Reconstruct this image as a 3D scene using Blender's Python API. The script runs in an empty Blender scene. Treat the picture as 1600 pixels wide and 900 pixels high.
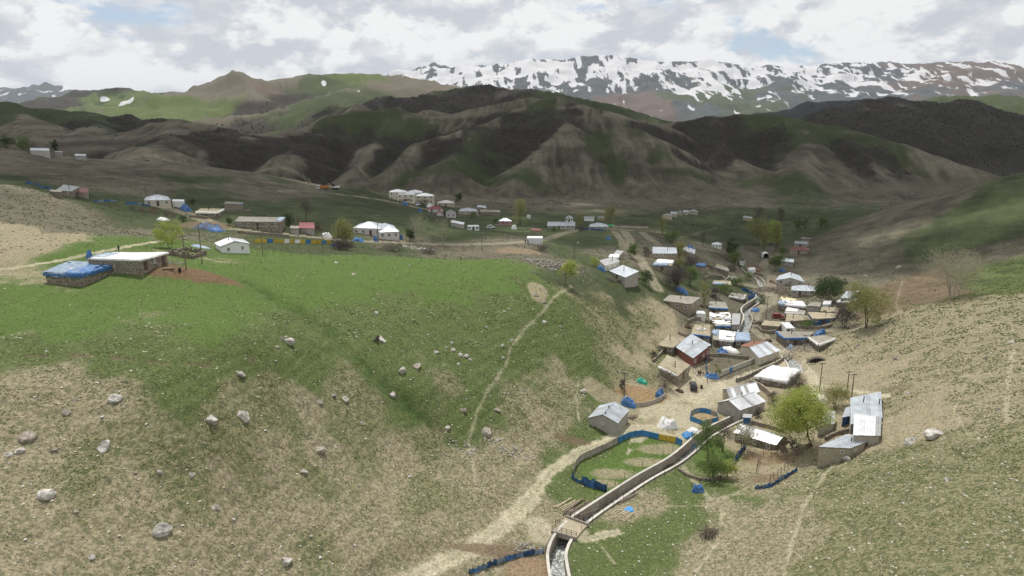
import bpy, math, random
import numpy as np

# ------------------------------------------------------------------ camera, sky, sun, exposure
scene = bpy.context.scene
R = math.radians
CAMZ = 80.0
PITCH = R(13.2)
FPX = 1067.0                      # focal length in photo pixels (1600 wide)
SUN_ELEV, SUN_AZ = R(65), R(-14)  # azimuth measured from +Y towards +X
cam_d = bpy.data.cameras.new("camera")
cam = bpy.data.objects.new("camera", cam_d)
scene.collection.objects.link(cam)
cam.location = (0, 0, CAMZ)
cam.rotation_euler = (math.pi / 2 - PITCH, 0, 0)
cam_d.sensor_width = 36
cam_d.lens = 36 * FPX / 1600
cam_d.clip_start = 0.5
cam_d.clip_end = 60000
scene.camera = cam

world = bpy.data.worlds.new("World")
scene.world = world
world.use_nodes = True
wn, wl = world.node_tree.nodes, world.node_tree.links
wn.clear()
def N(nodes, t, **kw):
    n = nodes.new(t)
    for k, v in kw.items():
        if k in ('operation', 'blend_type', 'data_type', 'noise_dimensions', 'sky_type', 'sun_disc', 'attribute_name', 'layer_name', 'feature', 'distance', 'interpolation_type', 'clamp'):
            setattr(n, k, v)
    return n
w_out = N(wn, 'ShaderNodeOutputWorld')
w_bg = N(wn, 'ShaderNodeBackground')
sky = N(wn, 'ShaderNodeTexSky', sky_type='NISHITA', sun_disc=False)
sky.sun_elevation = SUN_ELEV
sky.sun_rotation = SUN_AZ
sky.altitude = 1800
sky.air_density = 1.0
sky.dust_density = 1.0
w_bg.inputs['Strength'].default_value = 0.10
tc = N(wn, 'ShaderNodeTexCoord')
mp = N(wn, 'ShaderNodeMapping')
mp.inputs['Scale'].default_value = (1.0, 1.0, 1.9)
mp.inputs['Location'].default_value = (3.1, 1.7, 0.4)
wl.new(tc.outputs['Generated'], mp.inputs['Vector'])
def wnoise(scale, detail, rough, dist=0.0, off=None):
    n = N(wn, 'ShaderNodeTexNoise')
    n.inputs['Scale'].default_value = scale
    n.inputs['Detail'].default_value = detail
    n.inputs['Roughness'].default_value = rough
    n.inputs['Distortion'].default_value = dist
    if off:
        m = N(wn, 'ShaderNodeMapping'); m.inputs['Location'].default_value = off
        wl.new(mp.outputs[0], m.inputs[0]); wl.new(m.outputs[0], n.inputs['Vector'])
    else:
        wl.new(mp.outputs[0], n.inputs['Vector'])
    return n
def wramp(src, pts):
    r = N(wn, 'ShaderNodeValToRGB')
    el = r.color_ramp.elements
    while len(el) < len(pts): el.new(0.5)
    for e, (p, c) in zip(el, pts):
        e.position = p; e.color = (c[0], c[1], c[2], 1) if isinstance(c, tuple) else (c, c, c, 1)
    wl.new(src, r.inputs[0])
    return r
cov = wnoise(4.6, 10, 0.60, 0.3)                       # coverage of the broken cloud layer
cov_r = wramp(cov.outputs['Fac'], [(0.34, 0.0), (0.40, 1.0)])
b0 = wnoise(9.0, 14, 0.60, 0.1)                       # billows, and the same billows a little towards the sun
b1 = wnoise(9.0, 14, 0.60, 0.1, (0.008, -0.016, -0.04))
def wmath(op, x, y, z=None):
    n = N(wn, 'ShaderNodeMath', operation=op)
    for k, q in enumerate((x, y, z)):
        if q is None: continue
        if isinstance(q, (int, float)): n.inputs[k].default_value = q
        else: wl.new(q, n.inputs[k])
    return n.outputs[0]
dif = wmath('SUBTRACT', b0.outputs['Fac'], b1.outputs['Fac'])
big = wnoise(3.4, 6, 0.55, 0.2, (1.3, 0.7, 0.2))
puff = wramp(b0.outputs['Fac'], [(0.47, 0.0), (0.535, 1.0)])
lit = wmath('MULTIPLY_ADD', dif, 1.7, wmath('MULTIPLY_ADD', big.outputs['Fac'], .55, wmath('MULTIPLY_ADD', puff.outputs[0], .22, .09)))
sh_r = wramp(lit, [(0.22, (5.7, 6.0, 6.5)), (0.38, (6.8, 7.0, 7.3)), (0.50, (7.7, 7.8, 7.9)), (0.64, (8.8, 8.8, 8.75))])
w_mix = N(wn, 'ShaderNodeMix', data_type='RGBA')
wl.new(cov_r.outputs[0], w_mix.inputs['Factor'])
sky_tint = N(wn, 'ShaderNodeMix', data_type='RGBA', blend_type='MIX')
sky_tint.inputs['Factor'].default_value = 0.35
sky_tint.inputs['B'].default_value = (6.0, 6.6, 7.2, 1)
wl.new(sky.outputs[0], sky_tint.inputs['A'])
wl.new(sky_tint.outputs['Result'], w_mix.inputs['A'])
wl.new(sh_r.outputs[0], w_mix.inputs['B'])
wl.new(w_mix.outputs['Result'], w_bg.inputs['Color'])
wl.new(w_bg.outputs[0], w_out.inputs[0])

sun_d = bpy.data.lights.new("sun", 'SUN')
sun_d.energy = 3.4
sun_d.angle = R(0.6)
sun_d.color = (1.0, 0.96, 0.90)
sun = bpy.data.objects.new("sun", sun_d)
scene.collection.objects.link(sun)
SUNV = np.array([math.sin(SUN_AZ) * math.cos(SUN_ELEV), math.cos(SUN_AZ) * math.cos(SUN_ELEV), math.sin(SUN_ELEV)])
from mathutils import Vector
sun.rotation_euler = Vector(SUNV).to_track_quat('Z', 'Y').to_euler()
sun.location = (0, 0, 400)

vs = scene.view_settings
vs.view_transform = 'Standard'
vs.look = 'None'
vs.exposure = 0.12
vs.gamma = 1.0
vs.use_curve_mapping = False
scene.render.engine = 'CYCLES'
scene.cycles.use_denoising = True
scene.cycles.max_bounces = 6
scene.cycles.transparent_max_bounces = 24
scene.cycles.volume_bounces = 0

# ------------------------------------------------------------------ small numeric helpers
rng = np.random.default_rng(11)
random.seed(5)
def _hash(ix, iy, seed):
    h = (ix.astype(np.int64) * 374761393 + iy.astype(np.int64) * 668265263 + seed * 974634777) & 0xffffffff
    h = ((h ^ (h >> 13)) * 1274126177) & 0xffffffff
    h = (h ^ (h >> 16)) & 0xffffffff
    return h.astype(np.float64) / 4294967295.0
def vnoise(x, y, seed=0):
    ix = np.floor(x); iy = np.floor(y)
    fx = x - ix; fy = y - iy
    fx = fx * fx * fx * (fx * (fx * 6 - 15) + 10); fy = fy * fy * fy * (fy * (fy * 6 - 15) + 10)
    a = _hash(ix, iy, seed); b = _hash(ix + 1, iy, seed); c = _hash(ix, iy + 1, seed); d = _hash(ix + 1, iy + 1, seed)
    return (a + (b - a) * fx) * (1 - fy) + (c + (d - c) * fx) * fy
def fbm(x, y, octv=4, seed=0, gain=0.5, ridged=False):
    s = np.zeros_like(x); a = 1.0; t = 0.0
    for o in range(octv):
        n = vnoise(x, y, seed + o * 17)
        if ridged: n = 1 - np.abs(2 * n - 1)
        s += a * n; t += a
        a *= gain; x, y = x * 1.9 + y * 0.6 + 3.7, y * 1.9 - x * 0.6 + 1.3
    return s / t
def sstep(a, b, x):
    t = np.clip((x - a) / (b - a), 0, 1)
    return t * t * (3 - 2 * t)
CP, SP = math.cos(PITCH), math.sin(PITCH)
def ray(u, v):
    """world direction of photo pixel (u, v), per metre of depth along +Y"""
    xc = (u - 800.0) / FPX; yc = (450.0 - v) / FPX
    dy = yc * SP + CP
    return xc / dy, (yc * CP - SP) / dy
def at_depth(u, v, Y):
    a, b = ray(u, v)
    return np.array([a * Y, Y, CAMZ + b * Y])

# ------------------------------------------------------------------ terrain: surveyed points near, ridge lines far
# near points: (u, v, drop below camera) ; 'Y' rows: (u, v, depth)
DROP = [(650,900,63),(740,860,63.5),(850,780,64),(870,860,64),(1000,880,64),(1080,860,63.5),(1100,830,63.5),(960,800,64.5),(1040,790,64.5),
(900,720,64.5),(960,690,65),(1020,680,65),(1000,640,65),(1080,620,65),(1120,600,65),(1060,575,64),(1180,560,65.5),(1250,600,65),(1285,612,64),
(1200,700,65),(1150,720,65),(1220,740,64),(1190,500,66),(1150,480,65.5),(1180,450,66.5),(1200,400,67),(1230,425,67),(1280,470,65),(1290,520,64),
(1120,500,64.5),(1090,520,63.5),(1110,470,63),(1060,485,60.5),(1100,420,62.5),(1040,440,57.5),(1150,410,66),
(600,402,40),(800,405,41),(830,440,43),(0,450,31),(0,560,33),(250,480,33),(400,540,36),(250,570,34.5),(400,440,35),(550,440,38),(700,440,41),
(550,500,40.5),(700,520,46.2),(650,600,48.5),(800,500,47),(870,560,55),(900,480,48.5),(950,500,54),(1000,480,56.5),(1000,540,62),(940,600,61),(880,650,61.5),
(800,720,62),(700,650,54),(750,600,53),(600,700,55),(500,640,47),(300,640,39),(100,640,37),(0,700,39),(0,900,45),(200,900,49),(400,900,55),(550,900,60),
(200,760,44),(400,760,50),(600,800,58.5),(700,780,61),(400,600,40.5),(640,870,61.5),(810,770,63.2),(860,700,63.3),(480,560,41.5),
(1100,890,63),(1150,820,62),(1250,760,62),(1330,700,60),(1280,720,62.3),(1400,700,56),(1350,640,61),(1300,650,62.5),(1400,620,57),(1450,560,54),(1300,560,63),
(1350,500,60),(1400,490,55.5),(1500,475,50),(1600,462,45),(1700,455,41),(1600,600,46),(1600,750,45),(1600,900,44),(1400,900,50),(1250,900,57),(1300,800,56),
(1450,780,48.5),(1500,680,50),(1550,540,48),(-120,900,42),(-120,600,33),(-120,450,30),(1720,700,41),(1720,900,40)]
DEPTH = [(590,375,256),(363,396,190),(205,416,150),(125,440,140),(750,379,262),(700,382,262),(830,376,268),(750,403,236),(680,398,238),(830,400,238),(520,390,225),
(0,420,150),(1200,365,447),(1100,352,470),(1130,322,570),(1250,355,460),
(-60,232,400),(0,229,395),(60,238,400),(120,246,412),(250,252,430),(420,272,450),(510,294,450),(550,292,452),(640,319,440),(820,332,460),(690,331,400),(760,337,395),(880,357,372),(940,358,372),(1060,338,480),(1000,362,360),
(720,355,330),(105,309,267),(250,322,275),(330,338,258),(400,352,250),(480,364,250),(0,340,190),(0,288,232),(100,342,200),(150,382,170),(0,392,158),(180,352,222),
(60,262,350),(100,272,340),(250,292,330),(400,312,330),(560,308,420),(500,332,310),(600,342,310),(300,340,262),
(920,385,290),(970,410,255),(900,415,225),(960,440,222),(1010,445,235),(870,395,262),(990,385,300),(1030,400,285),(1080,400,310),(1120,390,355),(1060,365,390),
(1570,430,240),(1450,442,245),(1420,425,285),(1300,432,292),(1350,385,335),(1450,362,330),(1600,332,310),(1262,376,420),(1350,341,410),(1450,313,390),(1550,281,370),(1600,272,360),(1700,255,350),(1330,450,262)]
RIDGES = [  # (slope, rounding, points)
 (.50, 14, [(300,240,700),(380,216,780),(450,201,860),(520,185,900),(570,175,920),(620,172,930),(680,181,930),(750,170,920),(830,156,900),(878,152,880),(930,166,860),(990,187,850),(1050,204,900)]),
 (.52, 10, [(878,152,880),(895,200,780),(925,262,680),(950,312,590)]),
 (.52, 12, [(878,152,880),(955,176,830),(1015,218,740),(1068,275,650),(1130,326,570)]),
 (.52, 12, [(830,156,900),(765,196,810),(715,240,720),(672,282,630)]),
 (.55, 10, [(620,172,930),(590,212,830),(562,252,730),(540,280,640)]),
 (.50, 12, [(520,185,900),(470,222,800),(428,250,690)]),
 (.55, 10, [(895,200,780),(835,250,700),(795,290,620)]),
 (.55, 8, [(955,176,830),(985,240,710),(1020,300,610)]),
 (.55, 10, [(765,196,810),(660,225,760),(625,262,680)]),
 (.45, 16, [(1000,198,1100),(1060,192,1000),(1120,184,950),(1180,179,900),(1240,187,860),(1300,197,820),(1360,214,780),(1450,241,740),(1520,262,700),(1580,281,660),(1700,300,600)]),
 (.50, 12, [(1240,187,860),(1258,215,790),(1250,262,690),(1262,310,590)]),
 (.50, 12, [(1300,197,820),(1345,240,730),(1385,285,640),(1410,320,580)]),
 (.50, 12, [(1120,184,950),(1110,220,850),(1165,262,740),(1180,300,650)]),
 (.50, 10, [(1258,215,790),(1310,262,690),(1330,310,600)]),
 (.35, 60, [(1130,195,1500),(1180,184,1500),(1230,173,1500),(1300,160,1500),(1400,155,1450),(1500,158,1400),(1600,173,1300),(1750,195,1150)]),
 (.38, 30, [(1400,155,1450),(1420,180,1200),(1450,215,1000)]),
 (.38, 30, [(1300,160,1500),(1290,180,1250)]),
 (.38, 30, [(1500,158,1400),(1560,200,1100),(1600,240,950)]),
 (.30, 80, [(1360,170,2600),(1460,151,2600),(1530,146,2600),(1600,148,2600),(1750,160,2600)]),
 (.40, 30, [(330,214,1650),(400,192,1700),(450,178,1750),(540,161,1750),(620,150,1700),(690,143,1650),(750,135,1600),(820,138,1550),(860,146,1550),(930,162,1600),(1000,178,1700),(1080,192,1700)]),
 (.42, 20, [(750,135,1600),(705,158,1350),(680,175,1180)]),
 (.42, 20, [(620,150,1700),(570,168,1450),(500,185,1250)]),
 (.42, 20, [(690,143,1650),(640,165,1350)]),
 (.34, 60, [(130,198,2450),(200,177,2600),(260,156,2700),(310,138,2800),(345,124,2850),(372,117,2850),(395,126,2850),(430,130,2900),(470,124,2900),(500,119,2900),(560,116,2950),(600,117,2950),(640,119,2900),(680,130,2800),(740,145,2700)]),
 (.40, 20, [(372,117,2850),(400,145,2500),(440,168,2200)]),
 (.46, 12, [(345,124,2800),(374,114,2780),(400,124,2800)]), (.46, 12, [(374,114,2780),(388,130,2640)]),
 (.36, 40, [(600,117,2950),(520,148,2400),(430,174,2000),(330,190,1750)]),
 (.36, 40, [(260,156,2700),(275,178,2300),(290,190,2050)]),
 (.42, 30, [(640,119,2900),(650,135,2600),(690,150,2300)]),
 (.26, 160, [(10,178,3600),(80,160,3700),(130,142,3800),(190,134,3800),(240,145,3800),(290,162,3700)]),
 (.35, 80, [(-160,165,10000),(-60,160,10000),(0,138,10000),(40,122,10000),(70,126,10000),(100,142,10000),(170,176,10000)]),
 (.30, 120, [(480,150,9500),(560,130,9500),(610,116,9500),(655,107,9500),(675,102,9500),(695,106,9400),(760,106,9000),(830,95,8800),(880,95,8800),(940,88,8800),(1000,95,8800),(1060,99,8800),(1110,96,8800),(1180,104,8800),(1240,103,8800),(1300,100,8800),(1380,99,8600),(1430,104,8500),(1480,98,8200),(1510,98,8000),(1560,104,8000),(1600,116,8000),(1720,140,8000)]),
 (.34, 60, [(675,102,9500),(665,125,8700),(640,150,7600)]),
 (.34, 60, [(760,106,9000),(745,138,7700),(715,162,6900)]),
 (.34, 60, [(830,95,8800),(845,132,7600),(840,165,6500)]),
 (.34, 60, [(940,88,8800),(930,130,7500),(915,165,6300)]),
 (.34, 60, [(1000,95,8800),(1030,140,7200),(1040,175,6000)]),
 (.34, 60, [(1110,96,8800),(1100,145,7000),(1120,178,5900)]),
 (.34, 60, [(1240,103,8800),(1220,140,7300),(1190,170,6200)]),
 (.36, 60, [(1300,100,8800),(1305,140,7300),(1290,168,6300)]),
 (.36, 60, [(1380,99,8600),(1370,140,7100),(1360,165,6300)]),
 (.36, 60, [(1430,104,8500),(1425,135,7300),(1410,155,6500)]),
 (.38, 60, [(1510,98,8000),(1470,128,7100),(1445,150,6300)]),
 (.38, 60, [(1560,104,8000),(1570,130,7100),(1560,150,6300)]),
 (.40, 40, [(-160,156,900),(-80,160,900),(0,164,900),(60,171,950),(130,174,950),(200,181,950),(255,188,900),(300,200,840)]),
 (.42, 20, [(0,164,900),(30,188,760),(40,212,620)]),
 (.42, 20, [(130,170,950),(120,192,800),(90,215,660)]),
 (.40, 25, [(100,228,700),(180,206,760),(230,193,800),(270,188,820),(330,196,820),(390,216,780)]),
 (.42, 15, [(270,188,820),(250,212,690),(215,235,590)]),
]
# grid in azimuth / distance: fine where the camera looks, coarse all the way round
az_f = np.linspace(R(-41.5), R(41.5), 860)
az_l = -np.geomspace(R(42), math.pi, 40)[::-1]
AZ = np.concatenate([az_l, az_f, -az_l[::-1]])
def geo(a, b, step):
    n = max(2, int(round(math.log(b / a) / step)))
    return np.exp(np.linspace(math.log(a), math.log(b), n, endpoint=False))
RR = np.concatenate([geo(4, 50, .12), geo(50, 260, .0045), geo(260, 1300, .0065), geo(1300, 5000, .012), geo(5000, 10500, .006), geo(10500, 22000, .04), [22000.0]])
LR = np.log(RR)
NA, NR = len(AZ), len(RR)
GX = RR[:, None] * np.sin(AZ)[None, :]
GY = RR[:, None] * np.cos(AZ)[None, :]

pts = []
for u, v, D in DROP:
    a, b = ray(u, v); Y = -D / b
    pts.append((a * Y, Y, CAMZ - D))
for u, v, Y in DEPTH:
    pts.append(tuple(at_depth(u, v, Y)))
for azd in range(-180, 180, 24):                       # ground under, beside and far beyond the surveyed part
    t = R(azd + 7)
    pts.append((12 * math.sin(t), 12 * math.cos(t), CAMZ - 58))
    if abs(azd + 7) > 48:
        for rr, zz in ((70, 32), (170, 38), (400, 50)): pts.append((rr * math.sin(t), rr * math.cos(t), zz))
    for rr, zz in ((680, 22), (1300, 30), (3000, 60), (6000, 100), (12000, 140), (21000, 160)):
        pts.append((rr * math.sin(t), rr * math.cos(t), zz))
for azd in (-33, -24, -15, -6, 3, 12, 21, 30):
    t = R(azd); pts.append((660 * math.sin(t), 660 * math.cos(t), 18 if azd > -20 else 34))
pts = np.array(pts)
def qc(x, y):
    r = np.hypot(x, y); a = np.arctan2(x, y)
    return 1.25 * np.sin(a), 1.25 * np.cos(a), np.log(r)
Q = np.stack(qc(pts[:, 0], pts[:, 1]), 1)
MQ = 0.035
A = np.sqrt(((Q[:, None] - Q[None]) ** 2).sum(-1) + MQ * MQ)
n = len(Q)
M = np.zeros((n + 1, n + 1)); M[:n, :n] = A - 0.004 * np.eye(n); M[:n, n] = 1; M[n, :n] = 1
W = np.linalg.solve(M, np.append(pts[:, 2], 0))
qa, qb, qr = qc(GX[-1], GY[-1])[0], qc(GX[-1], GY[-1])[1], LR
Z = np.full((NR, NA), W[n])
for (a, b, c), w in zip(Q, W[:n]):
    da = ((qa - a) ** 2 + (qb - b) ** 2)[None, :]
    Z += w * np.sqrt(da + ((qr - c) ** 2)[:, None] + MQ * MQ)
NEARZ = Z.copy()
far = np.searchsorted(RR, 430)
fx, fy = GX[far:], GY[far:]
HZ = np.full(fx.shape, -1e6)
warp = 0.10 * np.hypot(fx, fy)
wx = fx + warp * (fbm(fx / 260, fy / 260, 3, 5) - .5) * .5
wy = fy + warp * (fbm(fx / 260, fy / 260, 3, 9) - .5) * .5
for k, w, line in RIDGES:
    P3 = np.array([at_depth(*p) for p in line])
    mean_r = np.hypot(P3[:, 0], P3[:, 1]).mean()
    best = np.full(fx.shape, -1e6); run = 0.0; wl_ = (.045 if mean_r < 2000 else .03) * mean_r; gcap = (.050 if mean_r < 2000 else .026) * mean_r; sd = int(mean_r) % 97
    for p, q in zip(P3[:-1], P3[1:]):
        e = q[:2] - p[:2]; L2 = (e ** 2).sum()
        t = np.clip(((wx - p[0]) * e[0] + (wy - p[1]) * e[1]) / L2, 0, 1)
        d = np.hypot(wx - p[0] - t * e[0], wy - p[1] - t * e[1])
        h = p[2] + (q[2] - p[2]) * t - k * (np.sqrt(d * d + w * w) - w)
        al = (run + t * math.sqrt(L2)) / wl_; run += math.sqrt(L2)
        sub = (h > NEARZ[far:] - 30)
        g = np.zeros_like(h); g[sub] = fbm(al[sub] + .35 * d[sub] / wl_, d[sub] / (wl_ * 3.2), 4, 200 + sd, .5, ridged=True) - .35
        h -= np.minimum((.55 if mean_r < 5000 else .26) * d, gcap) * g
        np.maximum(best, h, out=best)
    s = 0.006 * mean_r                                     # soft union
    m = np.maximum(best, HZ)
    HZ = np.where(HZ < -1e5, best, m + s * np.log1p(np.exp(-np.abs(best - HZ) / s)) * .6)
rf = np.hypot(fx, fy)
slope_amt = np.clip((HZ - NEARZ[far:]) / 40, 0, 1)
gul = fbm(fx / 95, fy / 95, 5, 31, .55, ridged=True) - .62
gul2 = fbm(fx / 420, fy / 420, 5, 41, .55, ridged=True) - .62
HZ += slope_amt * (gul * np.clip(rf / 90, 5, 20) + gul2 * np.where(rf > 1200, np.clip(rf / 130, 0, 45), 0))
n0 = NEARZ[far:]
s = 4.0
Z[far:] = np.maximum(HZ, n0) + s * np.log1p(np.exp(-np.clip(np.abs(HZ - n0), 0, 200) / s)) * .7
HILL = np.zeros((NR, NA)); HILL[far:] = sstep(2, 18, HZ - n0)
# humps, sheep tracks and small gullies on the near slopes
gx_, gy_ = np.gradient(Z, axis=1), np.gradient(Z, axis=0)
dzr = gy_ / np.gradient(RR)[:, None]
dza = gx_ / (RR[:, None] * np.gradient(AZ)[None, :])
SLOPE = np.hypot(dzr, dza)
rough = sstep(.10, .35, SLOPE) * (1 - HILL)
Z += rough * ((fbm(GX / 16, GY / 16, 4, 3) - .5) * 1.6 + (fbm(GX / 3.2, GY / 3.2, 3, 13) - .5) * .55)
Z += (1 - HILL) * (fbm(GX / 30, GY / 30, 3, 23) - .5) * .8 * np.clip(RR / 150, .3, 1.5)[:, None]
terr = np.sin(Z * 2 * math.pi / 1.35 + 5 * fbm(GX / 22, GY / 22, 3, 77)) * .09
Z += rough * terr * sstep(.25, .5, SLOPE) * np.clip(1.5 - RR / 300, 0, 1)[:, None]

def _idx(x, y):
    a = np.interp(np.arctan2(x, y), AZ, np.arange(NA)); r = np.interp(np.log(np.maximum(np.hypot(x, y), 4.001)), LR, np.arange(NR))
    ia = np.clip(np.floor(a).astype(int), 0, NA - 2); ir = np.clip(np.floor(r).astype(int), 0, NR - 2)
    return ia, ir, a - ia, r - ir
def grid_sample(G, x, y):
    x = np.asarray(x, float); y = np.asarray(y, float)
    ia, ir, fa, fr = _idx(x, y)
    return (G[ir, ia] * (1 - fa) + G[ir, ia + 1] * fa) * (1 - fr) + (G[ir + 1, ia] * (1 - fa) + G[ir + 1, ia + 1] * fa) * fr
def H(x, y):
    return float(grid_sample(Z, x, y))
def hit(u, v, lift=0.0):
    """where the sight line of photo pixel (u, v) first meets the ground"""
    a, b = ray(u, v)
    az = math.atan2(a, 1.0); te = b / math.hypot(a, 1.0)
    f = np.interp(az, AZ, np.arange(NA)); i = int(f); f -= i
    col = Z[:, i] * (1 - f) + Z[:, i + 1] * f + lift - CAMZ - RR * te
    k = np.argmax((col > 0) & (RR > 40))
    if col[k] <= 0: k = NR - 2
    t = col[k - 1] / (col[k - 1] - col[k]); rr = RR[k - 1] + t * (RR[k] - RR[k - 1])
    x, y = rr * math.sin(az), rr * math.cos(az)
    return np.array([x, y, H(x, y)])
def line_xy(pix):
    return np.array([hit(*p)[:2] for p in pix])
def dist_line(P):
    """plan distance of every grid point near polyline P; far points stay at 1e3"""
    D = np.full((NR, NA), 1e3)
    pad = 12
    r = np.hypot(P[:, 0], P[:, 1]); a = np.arctan2(P[:, 0], P[:, 1])
    i0, i1 = np.searchsorted(RR, [r.min() - pad, r.max() + pad]); ang = pad / r.min()
    j0, j1 = np.searchsorted(AZ, [a.min() - ang, a.max() + ang])
    x, y = GX[i0:i1, j0:j1], GY[i0:i1, j0:j1]
    d = np.full(x.shape, 1e3)
    for p, q in zip(P[:-1], P[1:]):
        e = q - p; L2 = (e ** 2).sum() + 1e-9
        t = np.clip(((x - p[0]) * e[0] + (y - p[1]) * e[1]) / L2, 0, 1)
        np.minimum(d, np.hypot(x - p[0] - t * e[0], y - p[1] - t * e[1]), out=d)
    D[i0:i1, j0:j1] = d
    return D
def in_poly(P):
    """soft-free mask of grid points inside plan polygon P"""
    m = np.zeros((NR, NA), bool)
    r = np.hypot(P[:, 0], P[:, 1]); a = np.arctan2(P[:, 0], P[:, 1])
    i0, i1 = np.searchsorted(RR, [r.min() - 5, r.max() + 5]); j0, j1 = np.searchsorted(AZ, [a.min() - .05, a.max() + .05])
    x, y = GX[i0:i1, j0:j1], GY[i0:i1, j0:j1]
    c = np.zeros(x.shape, bool)
    for p, q in zip(P, np.roll(P, -1, 0)):
        c ^= ((p[1] > y) != (q[1] > y)) & (x < (q[0] - p[0]) * (y - p[1]) / (q[1] - p[1] + 1e-12) + p[0])
    m[i0:i1, j0:j1] = c
    return m

# ------------------------------------------------------------------ canals cut into the ground, levelled roads
CANAL = line_xy([(876,912),(872,890),(868,860),(889,826),(926,799),(967,772),(1010,744),(1053,722),(1080,700),(1098,682),(1130,664),(1162,650)])
CANAL_UP = line_xy([(1171,453),(1187,461),(1187,469),(1168,480),(1163,488),(1170,497),(1165,510),(1160,522)])
CANAL_FAR = line_xy([(1159,404),(1161,418),(1168,427),(1182,433),(1189,440),(1190,447)])
CANAL_SIDE = line_xy([(1232,556),(1243,566),(1247,576)])
ROADS = [  # half width in metres, pixels
 (2.0, [(600,925),(650,900),(700,876),(740,855),(780,825),(812,795),(838,765)]),
 (1.7, [(838,765),(862,735),(900,708),(935,695),(985,668)]),
 (2.2, [(1085,625),(1130,603),(1175,585),(1215,570),(1245,562)]),
 (1.8, [(1240,560),(1225,550),(1200,530),(1180,515),(1177,500),(1182,485),(1203,474),(1206,462),(1196,453),(1180,447),(1142,440),(1118,428),(1092,422)]),
 (1.8, [(1196,453),(1207,444),(1208,434),(1196,426),(1191,418),(1200,404),(1215,396)]),
 (1.9, [(1243,562),(1258,575),(1270,592),(1276,612),(1268,630)]),
 (1.6, [(1272,605),(1300,606),(1340,612),(1385,615)]),
 (2.0, [(985,360),(950,357),(900,359),(870,368),(830,378),(780,381),(700,382),(640,379),(590,378),(520,374),(460,367),(400,361),(352,357),(325,346),(290,333),(262,325)]),
 (1.6, [(960,360),(976,362),(984,374),(984,392),(998,402),(1012,424),(1030,455)]),
 (1.5, [(1003,363),(1030,384),(1055,398),(1092,422)]),
 (1.2, [(960,362),(972,378),(975,395)]),
 (1.5, [(-40,428),(0,422),(60,413),(110,404),(180,389),(250,377)]),
 (2.0, [(100,247),(200,249),(300,257),(400,269),(480,278),(515,292)]),
 (1.6, [(440,299),(520,302),(600,313),(640,321),(690,331)]),
 (2.2, [(905,832),(880,836),(850,838),(838,815)]),
 (1.0, [(860,838),(920,842),(960,832)]),
]
PATHS = [(.38, [(893,447),(850,485),(815,520),(797,545),(790,572),(765,605),(745,645),(732,690),(738,720),(742,752)]),
 (.55, [(1222,905),(1240,840),(1260,782),(1290,738),(1308,722)]),
 (.5, [(1582,548),(1576,590),(1572,660)]), (.35, [(1500,590),(1540,585),(1600,572)]), (.3,[(905,590),(900,620),(905,660)]),
 (.3, [(1510,600),(1490,640),(1515,680)]), (.3, [(960,880),(945,860),(930,845)]), (.5,[(1130,800),(1120,850),(1090,890)]), (.4,[(1170,760),(1110,790),(1040,790)]),
 (.8, [(1060,720),(1110,780),(1160,770)]), (.4,[(1060,372),(1095,362),(1120,355)]), (.35,[(1410,440),(1400,475),(1405,490)])]
DITCH = line_xy([(380,438),(420,460),(480,490),(520,520),(560,560),(600,600),(660,650),(700,682)])
road_m = np.zeros((NR, NA)); road_lvl = road_m.copy()
dd = dist_line(DITCH)
Z -= .7 * np.exp(-(dd / 1.3) ** 2) + .5 * np.exp(-(dd / 4) ** 2)
ditch_m = np.exp(-(dd / 2.2) ** 2)
nz = fbm(GX / 1.6, GY / 1.6, 3, 55) - .5
for hw, px in ROADS:
    P = line_xy(px); d = dist_line(P)
    hwv = hw * np.clip(np.hypot(GX, GY) / 230, .8, 1.3)
    lvl = sstep(hw * 2.6, hw * 1.0, d)
    # smooth the ground lengthwise where the road runs
    seg = np.linalg.norm(np.diff(P, axis=0), axis=1); cs = np.append(0, np.cumsum(seg))
    tt = np.linspace(0, cs[-1], max(8, int(cs[-1] / 3)))
    cx, cy = np.interp(tt, cs, P[:, 0]), np.interp(tt, cs, P[:, 1])
    cz = grid_sample(Z, cx, cy)
    kk = np.ones(5) / 5; cz = np.convolve(np.pad(cz, 2, mode='edge'), kk, 'valid')
    sel = np.where(lvl > 0)
    if len(sel[0]):
        X, Y_ = GX[sel], GY[sel]; zz = np.zeros(len(X)); bd = np.full(len(X), 1e9)
        for c0, c1, c2 in zip(cx, cy, cz):
            q = (X - c0) ** 2 + (Y_ - c1) ** 2
            mm = q < bd; bd[mm] = q[mm]; zz[mm] = c2
        Z[sel] += (zz - Z[sel]) * lvl[sel] * .8
    mk = sstep(1.35, .75, (d + nz * 1.6) / hwv)
    hump = .35 * np.exp(-(d / (hwv * .28)) ** 2) * sstep(.35, .6, fbm(GX / 5, GY / 5, 2, 66))
    road_m = np.maximum(road_m, mk * (1 - hump))
PLAZA = line_xy([(978,712),(990,668),(1000,640),(1040,622),(1062,590),(1085,575),(1110,598),(1165,588),(1130,612),(1128,650),(1100,668),(1085,682),(1060,690),(1020,678)])
pm = in_poly(PLAZA)
for hw, px in PATHS:
    d = dist_line(line_xy(px)); road_m = np.maximum(road_m, .6 * sstep(1.4, .5, (d + nz * .5) / (.6 * hw * np.clip(np.hypot(GX, GY) / 110, 1, 2))))
def carve(P, half, depth):
    d = dist_line(P)
    m = sstep(half + .35, half - .05, d)
    Z[:] = Z - m * depth
    return d
canal_d = carve(CANAL, 1.25, 2.3)
cu_d = carve(CANAL_UP, 1.35, 1.8)
cf_d = carve(CANAL_FAR, 1.3, 1.5)
cs_d = carve(CANAL_SIDE, 2.2, 1.6)

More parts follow.
